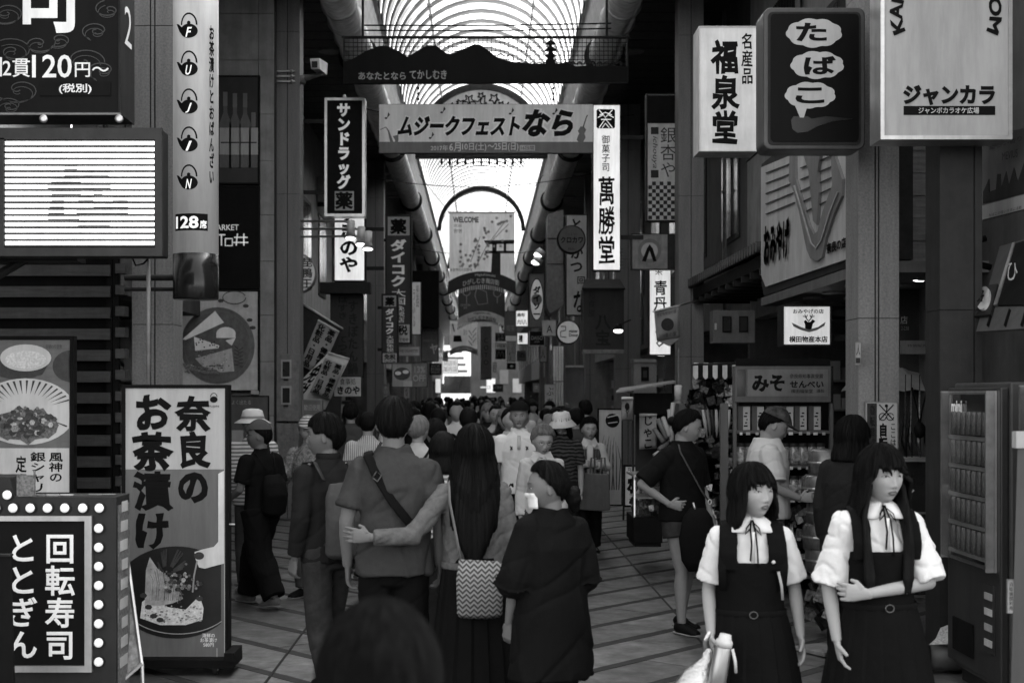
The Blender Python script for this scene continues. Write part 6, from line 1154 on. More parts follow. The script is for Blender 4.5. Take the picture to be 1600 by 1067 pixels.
def garment(kind, b, Jn, p):
    """add a garment's volumes; p: parameters"""
    w = p.get('w', 1); g = p.get('g', 0); hem = p.get('hem', .86); fl = p.get('flare', 0)
    if kind in ('tee', 'vest'):
        top = [(1.465, .06, .06), (1.438, .072, .066), (1.412, .10, .078)] if kind == 'tee' else [(1.25, .17, .113)]
        w *= .95; rg = top + ([(1.375, .146, .094)] if kind == 'tee' else []) + [(1.25, .178, .118), (1.12, .165, .112), (1.0, .168, .118), (.9, .178, .125)]
        rg = [r for r in rg if r[0] > hem + .02]; last = rg[-1]; rg.append((hem, last[1] + fl + .002, last[2] + fl)); rg.append((hem - .004, last[1] + fl - .004, last[2] + fl - .004))
        b.tube([(0, 0, z) for z, _, _ in rg], [((ry + g) * (1 + (w - 1) * .6), (rx * w + g)) for _, rx, ry in rg], 28)
    if kind == 'sleeve':
        for s_ in ('R', 'L'):
            if s_ not in p.get('sides', 'RL'): continue
            S0, E0, W0 = Jn['S' + s_], Jn['E' + s_], Jn['W' + s_]; L = p.get('len', .45); r0 = p.get('r', .062) ; r1 = p.get('r1', r0)
            b.ball(S0, (r0 + .004, r0 - .002, r0 - .006), 14)
            if L <= 1: e = S0.lerp(E0, L); b.tube([S0, S0.lerp(E0, L * .5), e], [r0 + .002, (r0 + r1) / 2, r1], 16)
            else: b.tube([S0, E0], [r0, (r0 + r1) / 2], 16); b.ball(E0, (r0 + r1) / 2, 12); e = E0.lerp(W0, L - 1); b.tube([E0, e], [(r0 + r1) / 2, r1], 16)
    if kind == 'legs':
        L = p.get('len', 2); r = p.get('r', .09); r1 = p.get('r1', .06)
        wz_ = p.get('waist', 1.0); b.tube([(0, 0, wz_), (0, 0, .93), (0, 0, .84), (0, 0, .78), (0, 0, .765)], [(.112, .15), (.122, .170), (.117, .168), (.10, .14), (.08, .10)], 24)
        for s_ in ('R', 'L'):
            H0, K0, A0 = Jn['H' + s_], Jn['K' + s_], Jn['A' + s_]
            if L <= 1: b.tube([H0 + Vector((0, 0, .03)), H0.lerp(K0, L)], [r, r1], 18)
            else: b.tube([H0 + Vector((0, 0, .03)), H0.lerp(K0, .5), K0], [r, r * .92, (r + r1) / 2], 18); b.ball(K0, (r + r1) / 2, 12); b.tube([K0, K0.lerp(A0, .5), K0.lerp(A0, (L - 1) * 1.02)], [(r + r1) / 2, (r + r1 * 1.6) / 2.6, r1], 18)
def person(lb, px, Y, h, phi, yaw=0, pitch=0, hair='short', hairm=None, skin=None, lod=1, wear=(), arms={}, stride=0, fem=False, group=None, face=True, extra=None, fing=.45, X=None, headk=1.0):
    k = h / 1.7; X = wx(px, Y) if X is None else X
    t = thing('person', lb, 'person', (X, Y, 0), group, math.radians(phi)); t.scale = (k, k, k); skin = skin or SKIN; hairm = hairm or HAIRM
    vb, vg = ((.0042, .009), (.0075, .011), (.014, .02))[lod]
    J = {}
    for s_, q in (('R', 1), ('L', -1)):
        sw = .148 if fem else .166; J['S' + s_] = Vector((q * sw, 0, 1.350)); J['E' + s_] = Vector((q * (sw + .045), -.03, 1.085)); J['W' + s_] = Vector((q * (sw + .05), .03, .845))
        f_ = q * stride; J['H' + s_] = Vector((q * .085, 0, .87)); J['A' + s_] = Vector((q * .09, f_ * .5 - .01, .085 + (.06 * abs(stride) if f_ < 0 else 0))); J['K' + s_] = (J['H' + s_] + J['A' + s_]) / 2 + Vector((0, .03 + .06 * abs(stride), .0))
    for key, v in arms.items():
        if key in J: J[key] = Vector(v)
    b = MB(); f = .93 if fem else 1
    rg = [(.79, .07, .07), (.82, .12, .09), (.88, .155, .1), (.95, .148, .098), (1.04, .125 * f, .085), (1.15, .14 * f, .092), (1.28, .158 * f, .098), (1.355, .145 * f, .082), (1.405, .085, .065), (1.45, .056, .058), (1.53, .052, .054)]
    b.tube([(0, 0, z) for z, _, _ in rg], [(ry, rx) for _, rx, ry in rg], 24)
    M = Matrix.Translation((0, 0, 1.5)) @ Matrix.Rotation(math.radians(yaw), 4, 'Z') @ Matrix.Rotation(math.radians(-pitch), 4, 'X') @ Matrix.Translation((0, .018, .080)) @ Matrix.Scale(headk * 1.05, 4)
    headmesh(b, M, 90 if lod == 0 else (60 if lod == 1 else 24))
    Rm = M.to_3x3()
    b.tube([(0, 0, 1.45), M @ Vector((0, -.01, -.06))], [.052, .05], 14)
    for q in (1, -1): b.ball(M @ Vector((q * .079, -.005, -.012)), (.007, .016, .028), 10, Rm @ Matrix.Rotation(q * -.35, 3, 'Z'))
    for s_, q in (('R', 1), ('L', -1)):
        S0, E0, W0 = J['S' + s_], J['E' + s_], J['W' + s_]; a = .9 if fem else 1
        b.ball(S0, .052 * a, 12); b.tube([S0, S0.lerp(E0, .5), E0], [.05 * a, .046 * a, .037 * a], 14); b.ball(E0, .037 * a, 10); b.tube([E0, E0.lerp(W0, .3), W0], [.037 * a, .038 * a, .025 * a], 14)
        hd = arms.get('D' + s_, (W0 - E0).normalized() + Vector((0, .1, 0))); hn = arms.get('N' + s_, (-q, .1, 0))
        hand(b, W0, hd, hn, q if True else 1, arms.get('C' + s_, fing))
        H0, K0, A0 = J['H' + s_], J['K' + s_], J['A' + s_]
        b.ball(H0, .085, 12); b.tube([H0, H0.lerp(K0, .5), K0], [.088, .072, .05], 16); b.ball(K0, .05, 12); b.tube([K0, K0.lerp(A0, .3) + Vector((0, -.012, 0)), A0], [.048, .052, .032], 14)
        b.tube([A0 + Vector((0, -.03, -.03)), A0 + Vector((0, .07, -.045)), A0 + Vector((q * .008, .15, -.055))], [.035, .034, .022], 10)
    grown('body', b, skin, t, vb, 1 if lod < 2 else 0)
    # shoes
    sm_ = [v for n, v in wear if n == 'shoes']; sm_ = sm_[0] if sm_ else BLK
    if lod < 2:
        for s_, q in (('R', 1), ('L', -1)):
            A0 = J['A' + s_]; b = MB(); lift = (A0.z - .085) * 1.2
            b.tube([A0 + Vector((0, -.062, -.03)), A0 + Vector((0, -.03, -.035)), A0 + Vector((0, .06, -.048)), A0 + Vector((q * .006, .14, -.058 - lift * .5)), A0 + Vector((q * .008, .18, -.062 - lift * .6))], [(.03, .028), (.05, .038), (.04, .044), (.03, .046), (.018, .03)], 14, up=(0, 0, 1))
            o = grown('shoe', b, sm_, t, .008, 2); b = MB(); b.tube([A0 + Vector((0, -.07, -.076)), A0 + Vector((0, .0, -.077)), A0 + Vector((q * .006, .12, -.078 - lift * .5)), A0 + Vector((q * .008, .185, -.076 - lift * .6))], [(.009, .03), (.009, .042), (.009, .048), (.009, .03)], 14, up=(0, 0, 1)); link('sole', b.mesh('sole', mat('sole_rubber', .25, .7)), o)
    # clothes
    for nm, pieces in wear:
        if nm in ('shoes',): continue
        b = MB(); mm = None; am = .0045; wf = 7
        for pc in pieces:
            if isinstance(pc, dict): mm = pc['m']; am = pc.get('amp', am); wf = pc.get('f', wf); continue
            garment(pc[0], b, J, pc[1])
        grown(nm, b, mm, t, vg if lod else .008, 2, wrinkle(am, wf, random.random() * 40) if lod < 2 else None)
    # hair
    if hair:
        bd, dp = HB[hair] if isinstance(hair, str) else hair
        hairshell(t, M, hairm, bd, dp, .016 if hair not in ('elder',) else .022, 150 if lod == 0 else (110 if lod == 1 else 48), .0022 if hair != 'elder' else .005, out=.085 if hair == 'long' or isinstance(hair, tuple) else .022, seed=random.random() * 30, kk=14 if lod < 2 else 7)
    if face and lod < 2:
        def fy(x, z, off=0):   # a point just above the face surface at head x, z
            k = 1 - .26 * sm(.15, 1, .1 - z / .113) if z / .113 < .1 else 1; dx, dz = x / .0805 / k, z / .113
            p = headpt((dx, math.sqrt(max(.02, 1 - dx * dx - dz * dz)), dz)); return Vector((x, p.y + off, z))
        for q in (1, -1):
            c = fy(q * .033, .0008, -.0068)
            o = link('eye', MB().ball(M @ c, (.0125, .0098, .0046), 14, Rm).mesh('eye', EYEW, smooth=True), t)
            link('iris', MB().ball(M @ (c + Vector((0, .0052, .0002))), (.0058, .0054, .0046), 12, Rm).mesh('iris', EYED, smooth=True), o)
            link('upper_lid', MB().tube([M @ fy(q * (.033 + x), .0048 - x * x * 26 + x * .06, .0012) for x in (-.0145, -.008, 0, .008, .0155)], [.0006, .0016, .0019, .0018, .0008], 6).mesh('lid', EYED), o)
            link('eyebrow', MB().tube([M @ fy(q * x, .0215 + dz, .0008) for x, dz in ((.016, 0), (.026, .003), (.036, .004), (.047, .0005))], [(.0016, .0016), (.0022, .0016), (.0020, .0016), (.0008, .0008)], 6, up=(0, 0, 1)).mesh('eyebrow', hairm), t)
        n_ = 13
        for z0, z1_, nm in ((-.0530, -.0636, 'upper'), (-.0640, -.0738, 'lower')):
            vs = []
            for i in range(n_):
                x = (i / (n_ - 1) * 2 - 1) * .021; e = 1 - (x / .021) ** 2
                for j in range(5): u = j / 4; zc = -.0638; za = zc + (z0 - zc) * (e ** .6) if nm == 'upper' else zc; zb = zc if nm == 'upper' else zc + (z1_ - zc) * (e ** .6); vs.append(M @ fy(x, za + (zb - za) * u - (.0012 * (1 - e)), .0007 + .0006 * math.sin(u * PI)))
            link('lips', MB().add(vs, [(i * 5 + j, (i + 1) * 5 + j, (i + 1) * 5 + j + 1, i * 5 + j + 1) for i in range(n_ - 1) for j in range(4)]).mesh('lips', LIP, smooth=True), t)
        link('mouth_line', MB().tube([M @ fy(x, -.0638 - x * x * 3, .0006) for x in (-.0205, -.012, 0, .012, .0205)], [.0005, .0011, .0014, .0011, .0005], 6).mesh('line', EYED), t)
        for q in (1, -1): link('nostril', MB().ball(M @ fy(q * .0065, -.0450, -.0004), (.0028, .0022, .0016), 6, Rm).mesh('nostril', EYED), t)
    if extra: extra(t, M, J)
    return t
def lk(name, b, m, t, smooth=True): return link(name, b.mesh(name, m, smooth=smooth), t)
def skirt(t, m, z0, z1, r0, r1, n=22, amp=.05, name='skirt', cy=0, flat=.78):
    vs = []; fs = []; K = n * 6; R = 14
    for i in range(R + 1):
        u = i / R; z = z0 + (z1 - z0) * u; r = r0 + (r1 - r0) * (u ** .8)
        for k in range(K):
            a = 2 * PI * k / K; s_ = ((k % 6) / 6.0); pl = (s_ * 2 - 1) * amp * (.3 + .7 * u) + .03 * u * math.sin(a * 3 + 1) + .02 * u * noise.noise(Vector((math.cos(a) * 2, math.sin(a) * 2, u * 2)))
            vs.append((r * (1 + pl) * math.cos(a), r * flat * (1 + pl) * math.sin(a) + cy, z))
    for i in range(R):
        for k in range(K): fs.append((i * K + k, i * K + (k + 1) % K, (i + 1) * K + (k + 1) % K, (i + 1) * K + k))
    fs.append(tuple(range(K))); o = link(name, MB().add(vs, fs).mesh(name, m), t); return o
def strap(t, m, pts, w=.018, th=.003, name='strap', up=(0, 1, 0)): return lk(name, MB().tube([Vector(p) for p in pts], [(th, w)] * len(pts), 8, up=up), m, t)
def cap(t, M, m, brim=True, name='cap'):
    b = MB(); n = 28; vs = []; fs = []; R = 8
    for i in range(R + 1):
        e = math.radians(90 - i * 68 / R)
        for k in range(n): a = 2 * PI * k / n; d = (math.cos(e) * math.sin(a), math.cos(e) * math.cos(a), math.sin(e)); p = headpt(d); vs.append(M @ (p * 1 + Vector(d) * .024))
    for i in range(R):
        for k in range(n): fs.append((i * n + k, i * n + (k + 1) % n, (i + 1) * n + (k + 1) % n, (i + 1) * n + k))
    b.add(vs, fs); o = lk(name, b, m, t)
    if brim:
        q = MB(); vs = [];
        for i, rr_ in enumerate((0, .5, 1)):
            for k in range(15): a = math.radians(-62 + k * 124 / 14); e = math.radians(22); p = headpt((math.cos(e) * math.sin(a), math.cos(e) * math.cos(a), math.sin(e))); vs.append(M @ (p * 1.18 + Vector((0, .075 * rr_ * math.cos(a) , -.016 * rr_ + .004))))
        q.add(vs, [(i * 15 + k, i * 15 + k + 1, (i + 1) * 15 + k + 1, (i + 1) * 15 + k) for i in (0, 1) for k in range(14)]); s_ = lk('brim', q, m, o); md = s_.modifiers.new('s', 'SOLIDIFY'); md.thickness = .004
    return o
def buckethat(t, M, m, band=None, brim=.055, drop=.035):
    b = MB(); pr = [(.001, .125), (.05, .123), (.082, .108), (.094, .06), (.098, .035), (.098 + brim, .035 - drop), (.098 + brim, .031 - drop), (.095, .03)]
    b.lathe(pr, (0, 0, 0), 28); b.v = [tuple(M @ Vector((x, y * 1.15 - .005, z))) for x, y, z in b.v]; o = lk('hat', b, m, t)
    if band: q = MB().lathe([(.0985, .036), (.0975, .058)], (0, 0, 0), 28); q.v = [tuple(M @ Vector((x * 1.01, y * 1.16 - .005, z))) for x, y, z in q.v]; q.f = q.f[:-2]; lk('hat_band', q, band, o)
def glasses(t, M, m=DKM):
    b = MB()
    for q in (1, -1): b.tube([M @ Vector((q * .033 + .019 * math.cos(a), .098 - .1 * (abs(.033 + .019 * math.cos(a) * q)) , .0 + .014 * math.sin(a))) for a in [i * PI / 8 for i in range(17)]], .0013, 5, cap=False); b.tube([M @ Vector((q * .052, .092, .004)), M @ Vector((q * .078, .0, .006))], .0013, 5)
    b.tube([M @ Vector((-.014, .097, .003)), M @ Vector((.014, .097, .003))], .0013, 5); lk('glasses', b, m, t)
# ---------------- clothes colours
C_WHITE = cloth('white_shirt', .62, .06, 4); C_NAVY = cloth('navy_vest', .004, .15, 6); C_GREY = cloth('grey_tee', .04, .12, 40); C_BLACK = cloth('black', .005, .2, 5); C_DENIM = cloth('denim', .1, .22, 34); C_JEAN = cloth('jeans', .03, .4, 10)
C_LIGHT = cloth('light_shirt', .42, .1, 6); C_MID = cloth('mid_grey', .06, .15, 10); C_DARKS = cloth('dark_shirt', .014, .2, 8); C_PATT = cloth('patterned', .16, .85, 45); C_KHAKI = cloth('khaki', .05, .2, 8); C_CAMO = cloth('camouflage', .04, .9, 14)
def stripes(nm, a, b_, sc, axis='Z', ang=0):
    m = cloth(nm, a); n = m.node_tree.nodes; l = m.node_tree.links; wv = n.new('ShaderNodeTexWave'); wv.bands_direction = axis; wv.inputs['Scale'].default_value = sc; wv.inputs['Distortion'].default_value = .4 if ang == 0 else ang
    tc = n.new('ShaderNodeTexCoord'); r = n.new('ShaderNodeValToRGB'); r.color_ramp.elements[0].color = (a,) * 3 + (1,); r.color_ramp.elements[1].color = (b_,) * 3 + (1,); r.color_ramp.elements[0].position = .45; r.color_ramp.elements[1].position = .55
    l.new(tc.outputs['Object'], wv.inputs[0]); l.new(wv.outputs['Fac'], r.inputs[0]); l.new(r.outputs[0], n['Principled BSDF'].inputs['Base Color']); return m
C_STR = stripes('striped', .5, .14, 9); C_CHK = stripes('checked', .1, .03, 14, 'X'); C_ZIG = stripes('zigzag', .012, .06, 8, 'Z', 6); C_VSTR = stripes('fine_striped', .5, .22, 16, 'X')
def tee(m, w=1, hem=.84, sl=.55, r=.064, r1=.07, fl=.0, amp=.008, g=0): return ('shirt', [{'m': m, 'amp': amp}, ('tee', dict(w=w, hem=hem, flare=fl, g=g)), ('sleeve', dict(len=sl, r=r, r1=r1))])
def pants(m, L=1.96, r=.095, r1=.065, name='trousers'): return (name, [{'m': m, 'amp': .006, 'f': 9}, ('legs', dict(len=L, r=r, r1=r1))])
# ================================================================ schoolgirls
def girl(t, M, J, longh=False):
    # square necked jumper over the blouse: bodice joined to wide shoulder straps
    b = MB(); b.tube([(0, 0, z) for z in (1.235, 1.18, 1.1, 1.02, .975)], [(.132, .175), (.131, .174), (.126, .168), (.128, .168), (.132, .172)], 32)
    for q in (1, -1):
        b.tube([(q * .118, .112, 1.2), (q * .118, .120, 1.28), (q * .116, .098, 1.355), (q * .112, .05, 1.412), (q * .108, -.01, 1.428), (q * .112, -.07, 1.40), (q * .116, -.11, 1.33), (q * .118, -.122, 1.2)], [(.013, .046)] * 8, 14, up=(0, 1, 0))
    b.tube([(0, -.07, 1.3), (0, -.108, 1.2)], [(.02, .1), (.02, .14)], 10, up=(0, 1, 0))
    grown('vest', b, C_NAVY, t, .008, 2, wrinkle(.002, 6, 3))
    skirt(t, C_NAVY, .985, .42, .175, .29, 18, .05)
    lk('belt', MB().tube([(.178 * math.cos(a), .138 * math.sin(a), .985) for a in [i * PI / 16 for i in range(33)]], [(.016, .004)] * 33, 8, cap=False, up=(0, 0, 1)), C_BLACK, t)
    lk('buckle', MB().tube([(.02 * math.cos(a), .147, .985 + .017 * math.sin(a)) for a in [i * PI / 8 for i in range(17)]], .0025, 6, cap=False), mat('buckle', .12, .3, .1, metal=.8), t)
    vs = []; n = 26
    for half in (0, 1):
        vs = []; q = 1 if half == 0 else -1
        for k in range(n + 1):
            a = math.radians(4 + 170 * k / n) * q; w_ = .058 * min(1, (.35 + k / 5)) * min(1, (n - k) / 3 + .5)
            for j in range(5): u = j / 4; r = .062 + w_ * u; vs.append((r * math.sin(a) * (1 + .25 * u), r * math.cos(a) * .95, 1.462 - .075 * u ** 1.3 * (1 if True else 1)))
        o = lk('collar', MB().add(vs, [(k * 5 + j, k * 5 + j + 1, (k + 1) * 5 + j + 1, (k + 1) * 5 + j) for k in range(n) for j in range(4)]), C_WHITE, t); md = o.modifiers.new('s', 'SOLIDIFY'); md.thickness = .006
    b = MB()
    for pts in ([(.004, .075, 1.445), (.012, .118, 1.40), (.008, .136, 1.33), (.014, .138, 1.25)], [(-.004, .075, 1.445), (-.014, .12, 1.38), (-.02, .136, 1.3), (-.024, .136, 1.22)], [(0, .08, 1.44), (.03, .11, 1.41), (.038, .12, 1.38), (.01, .12, 1.41)], [(0, .08, 1.44), (-.03, .11, 1.41), (-.04, .12, 1.375), (-.01, .12, 1.41)]): b.tube(pts, [(.0015, .005)] * 4, 6)
    lk('ribbon', b, C_BLACK, t); lk('button_strip', MB().tube([(0, .118, 1.39), (0, .125, 1.24)], [(.002, .012)] * 2, 6), C_WHITE, t)
    if not longh: lk('badge', MB().ball((-.098, .137, 1.245), (.01, .004, .009), 10), WHT, t)
def x1(t, M, J):
    girl(t, M, J)
    strap(t, C_BLACK, [(-.145, .10, 1.1), (-.152, .125, 1.22), (-.145, .11, 1.33), (-.135, .04, 1.425), (-.13, -.05, 1.41), (-.13, -.13, 1.25)], .02, name='bag_strap'); strap(t, mat('strap_pale', .3), [(-.142, .14, 1.06), (-.136, .143, 1.13), (-.12, .146, 1.2)], .007, name='key_strap')
    strap(t, C_BLACK, [(.145, .10, 1.1), (.152, .125, 1.22), (.145, .11, 1.33), (.135, .04, 1.425), (.13, -.05, 1.41)], .02, name='bag_strap')
    b = MB(); b.tube([(.0, -.19, 1.34), (0, -.2, 1.2), (0, -.2, .95), (0, -.19, .9)], [(.05, .11), (.075, .15), (.085, .16), (.05, .14)], 18, up=(0, 1, 0)); grown('school_bag', b, C_BLACK, t, .012, 2)
t = person('schoolgirl with bobbed hair, white blouse and dark jumper skirt, carrying a plastic bag', 1172, 6.2, 1.48, 176, 32, -3, 'bob', lod=0, fem=True, headk=1.13, stride=.12,
    wear=[('shirt', [{'m': C_WHITE, 'amp': .009, 'f': 8}, ('tee', dict(w=.93, hem=.96)), ('sleeve', dict(len=.85, r=.066, r1=.078))]), ('shoes', BLK)],
    arms=dict(ER=(.205, -.02, 1.09), WR=(.2, .07, .875), DR=(-.1, .25, -1), NR=(-1, 0, 0), CR=.75, EL=(-.225, -.04, 1.10), WL=(-.25, .0, .86), DL=(-.1, .12, -1), CL=.35), extra=x1)
PB = mat('plastic_bag', .5, .3, .12, 8, .5, 14, spec=.5); o0_ = ORI[t.name]
t2 = thing('plastic_bag', 'white plastic carrier bag hanging from the bobbed schoolgirl\'s hand', 'bag', (wx(1100, 6.05), 6.05, .3))
b = MB(); p = W(1106, 1012, 6.06); b.tube([p, p + Vector((.0, .0, -.05)), p + Vector((-.035, -.005, -.12)), p + Vector((-.07, 0, -.24)), p + Vector((-.09, 0, -.38)), p + Vector((-.09, 0, -.46))], [(.012, .016), (.018, .03), (.045, .075), (.07, .12), (.08, .13), (.05, .1)], 22, up=(0, 1, 0))
b.v = [tuple(Vector(v) + Vector((.012, .012, 0)) * noise.noise(Vector(v) * 16)) for v in b.v]; b.build('bag', PB, t2, True); MB().tube([p + Vector((0, 0, -.03)), p + Vector((-.012, -.01, .03)), p + Vector((.004, -.02, .075))], [(.006, .02), (.005, .012), (.004, .008)], 8).build('handle', PB, t2, True)
t2 = thing('thermos', 'metal thermos flask with a pale cup lid held beside the plastic bag', 'flask', (wx(1130, 6), 6.0, .5)); p = W(1130, 1012, 6.0)
b = MB(); b.lathe([(.001, -.3), (.036, -.3), (.038, -.1), (.036, .0), (.034, .006)], (0, 0, 0), 20); R = Matrix.Rotation(.18, 3, 'Y'); b.v = [tuple(p + R @ Vector(v)) for v in b.v]; b.build('flask', mat('flask_steel', .35, .3, .1, metal=.7), t2, True)
b = MB(); b.lathe([(.036, .006), (.036, .03), (.028, .04), (.024, .06), (.001, .062)], (0, 0, 0), 20); b.v = [tuple(p + R @ Vector(v)) for v in b.v]; b.build('lid', WHT, t2, True); MB().tube([p + Vector((.035, -.02, .0)), p + Vector((.045, -.03, -.05)), p + Vector((.05, -.02, -.1))], .007, 6).build('cord', WHT, t2, True)
def x2(t, M, J):
    girl(t, M, J, True)
    for q, a in ((1, .0), (-1, .2)):
        b = MB()
        for i in range(7): o_ = (i - 3) * .014; b.tube([M @ Vector((q * (.074), .02 + o_ * .5, -.03)), Vector((q * (.09 + i * .002), .085 + o_ * .6, 1.40)), Vector((q * (.098 + o_ * .25), .125 + o_ * .2, 1.28)), Vector((q * (.09 + o_ * .4), .14, 1.12 - .01 * (i % 3))), Vector((q * (.088 + o_ * .3), .142, 1.03 + .012 * (i % 4)))], [.014, .013, .013, .011, .003], 8)
        grown('hair_lock', b, HAIRM, t, .006, 1)
t = person('schoolgirl with long loose hair, rolled white sleeves, holding her own elbow', 1371, 6.05, 1.57, 186, 14, 2, 'long', lod=0, fem=True, headk=1.10,
    wear=[('shirt', [{'m': C_WHITE, 'amp': .014, 'f': 11}, ('tee', dict(w=.93, hem=.96)), ('sleeve', dict(len=.98, r=.07, r1=.086))]), ('shoes', BLK)],
    arms=dict(ER=(.225, -.02, 1.07), WR=(.215, .06, .83), DR=(-.15, .15, -1), NR=(-1, .2, 0), CR=.4, EL=(-.215, .07, 1.09), WL=(.115, .165, 1.055), DL=(1, -.35, .05), NL=(0, -1, 0), CL=.5), extra=x2)
# ================================================================ the embracing couple and the masked woman
def x3(t, M, J):
    strap(t, C_BLACK, [(.16, .125, 1.0), (.0, .14, 1.15), (-.11, .125, 1.32), (-.13, .04, 1.435), (-.125, -.06, 1.42), (-.08, -.128, 1.33), (.0, -.142, 1.2), (.13, -.142, 1.04)], .024, .004, 'bag_strap')
    lk('strap_buckle', MB().tube([Vector((-.075, -.139, 1.315)) + Vector((x, 0, z)) for x, z in ((-.02, 0), (.0, .03), (.024, .01), (.004, -.02), (-.02, 0))], .004, 6), mat('buckle', .12), t)
person('tall man in a grey T-shirt with a black strap across his back, seen from behind', 615, 7.45, 1.775, 0, 4, -2, 'short', HAIRB, lod=0, skin=SKIN3, face=False,
    wear=[('shirt', [{'m': C_GREY, 'amp': .016, 'f': 6}, ('tee', dict(w=1.03, hem=.83, g=.014, flare=.006)), ('sleeve', dict(len=.74, r=.066, r1=.076))]), pants(C_BLACK, 1.96, .098, .075), ('shoes', BLK)], arms=dict(EL=(-.235, -.03, 1.09), WL=(-.235, .04, .86), ER=(.235, 0, 1.09), WR=(.23, .08, .86)), extra=x3)
def x4(t, M, J):
    skirt(t, C_BLACK, 1.0, .30, .16, .25, 16, .06)
    strap(t, mat('bag_strap_grey', .16), [(-.13, .07, 1.42), (-.14, -.02, 1.43), (-.13, -.135, 1.3), (-.09, -.155, 1.1), (-.07, -.165, .98)], .012, .003, 'bag_strap')
    b = MB(); b.tube([(.035, -.19, 1.0), (.03, -.2, .9), (.03, -.2, .72), (.03, -.19, .7)], [(.02, .115), (.04, .125), (.04, .12), (.02, .11)], 20, up=(0, 1, 0)); m = stripes('chevron', .26, .06, 9, 'Z', 0); nt_ = m.node_tree
    wv = [n for n in nt_.nodes if n.type == 'TEX_WAVE'][0]; mp = nt_.nodes.new('ShaderNodeVectorMath'); mp.operation = 'ADD'; tc = [n for n in nt_.nodes if n.type == 'TEX_COORD'][-1]; sx_ = nt_.nodes.new('ShaderNodeSeparateXYZ'); pp = nt_.nodes.new('ShaderNodeMath'); pp.operation = 'PINGPONG'; pp.inputs[1].default_value = .02; cb = nt_.nodes.new('ShaderNodeCombineXYZ')
    nt_.links.new(tc.outputs['Object'], sx_.inputs[0]); nt_.links.new(sx_.outputs[0], pp.inputs[0]); nt_.links.new(pp.outputs[0], cb.inputs[2]); nt_.links.new(tc.outputs['Object'], mp.inputs[0]); nt_.links.new(cb.outputs[0], mp.inputs[1]); nt_.links.new(mp.outputs[0], wv.inputs[0]); wv.inputs['Distortion'].default_value = 0; wv.inputs['Scale'].default_value = 12
    lk('shoulder_bag', b, m, t)
    o = lk('hem_band', MB().tube([(.175 * math.cos(a), .135 * math.sin(a), .955) for a in [i * PI / 16 for i in range(33)]], [(.02, .006)] * 33, 8, cap=False, up=(0, 0, 1)), C_DENIM, t)
person('woman with long black hair in a denim jacket, one arm round the tall man', 741, 7.4, 1.63, 0, 0, 0, (HB['long'][0], interp([(0, .01), (50, .02), (75, .12), (105, .2), (135, .34), (180, .52)])), skin=SKIN3, lod=0, fem=True, face=False, headk=1.05,
    wear=[('jacket', [{'m': C_DENIM, 'amp': .010, 'f': 9}, ('tee', dict(w=1.04, hem=.94, g=.006)), ('sleeve', dict(len=1.92, r=.058, r1=.044))]), ('shoes', WHT)],
    arms=dict(SL=(-.15, -.02, 1.35), EL=(-.33, -.15, 1.12), WL=(-.55, -.19, 1.12), DL=(-1, .05, .12), NL=(0, 1, 0), CL=.25), extra=x4)
def x5(t, M, J):
    b = MB(); 
    for i in range(5): b.ball(M @ Vector((math.cos(i * 1.3) * .02, -.12 - .01 * (i % 2), -.055 + math.sin(i * 1.3) * .02)), (.034, .03, .036), 10)
    b.tube([M @ Vector((0, -.09, -.03)), M @ Vector((0, -.12, -.08)), M @ Vector((.01, -.13, -.13))], [.03, .035, .02], 10); grown('hair_bun', b, HAIRM, t, .007, 1, wrinkle(.003, 40, 2))
    q = MB(); vs = []; 
    for i in range(9):
        for j in range(7): x = (i - 4) / 4; z = -.022 - j * .0125; X_ = x * .056; k_ = 1 - .26 * sm(.15, 1, .1 - z / .113); dx = X_ / .0805 / k_; p = headpt((dx, math.sqrt(max(.02, 1 - dx * dx - (z / .113) ** 2)), z / .113)); vs.append(M @ Vector((X_, max(p.y + .003, .095 * (1 - .42 * x * x)) , z)))
    q.add(vs, [(i * 7 + j, (i + 1) * 7 + j, (i + 1) * 7 + j + 1, i * 7 + j + 1) for i in range(8) for j in range(6)]); o = lk('face_mask', q, mat('mask', .75, .8, .05), t); md = o.modifiers.new('s', 'SOLIDIFY'); md.thickness = .003
    for s_ in (1, -1): lk('mask_loop', MB().tube([M @ Vector((s_ * .05, .075, -.03)), M @ Vector((s_ * .078, .01, .01))], .002, 5), WHT, o)
person('woman in a loose black top and white face mask with hair tied low, from behind', 862, 6.7, 1.47, 32, 60, 4, 'pulled', skin=SKIN3, lod=0, fem=True, headk=1.08,
    wear=[('top', [{'m': C_BLACK, 'amp': .016, 'f': 5}, ('tee', dict(w=1.25, hem=.55, flare=.02, g=.02)), ('sleeve', dict(len=1.05, r=.085, r1=.12))]), pants(C_DARKS, 1.6, .1, .08), ('shoes', BLK)],
    arms=dict(EL=(-.23, .02, 1.08), WL=(-.2, .12, .84), DL=(0, .2, -1), CL=.5), extra=x5)
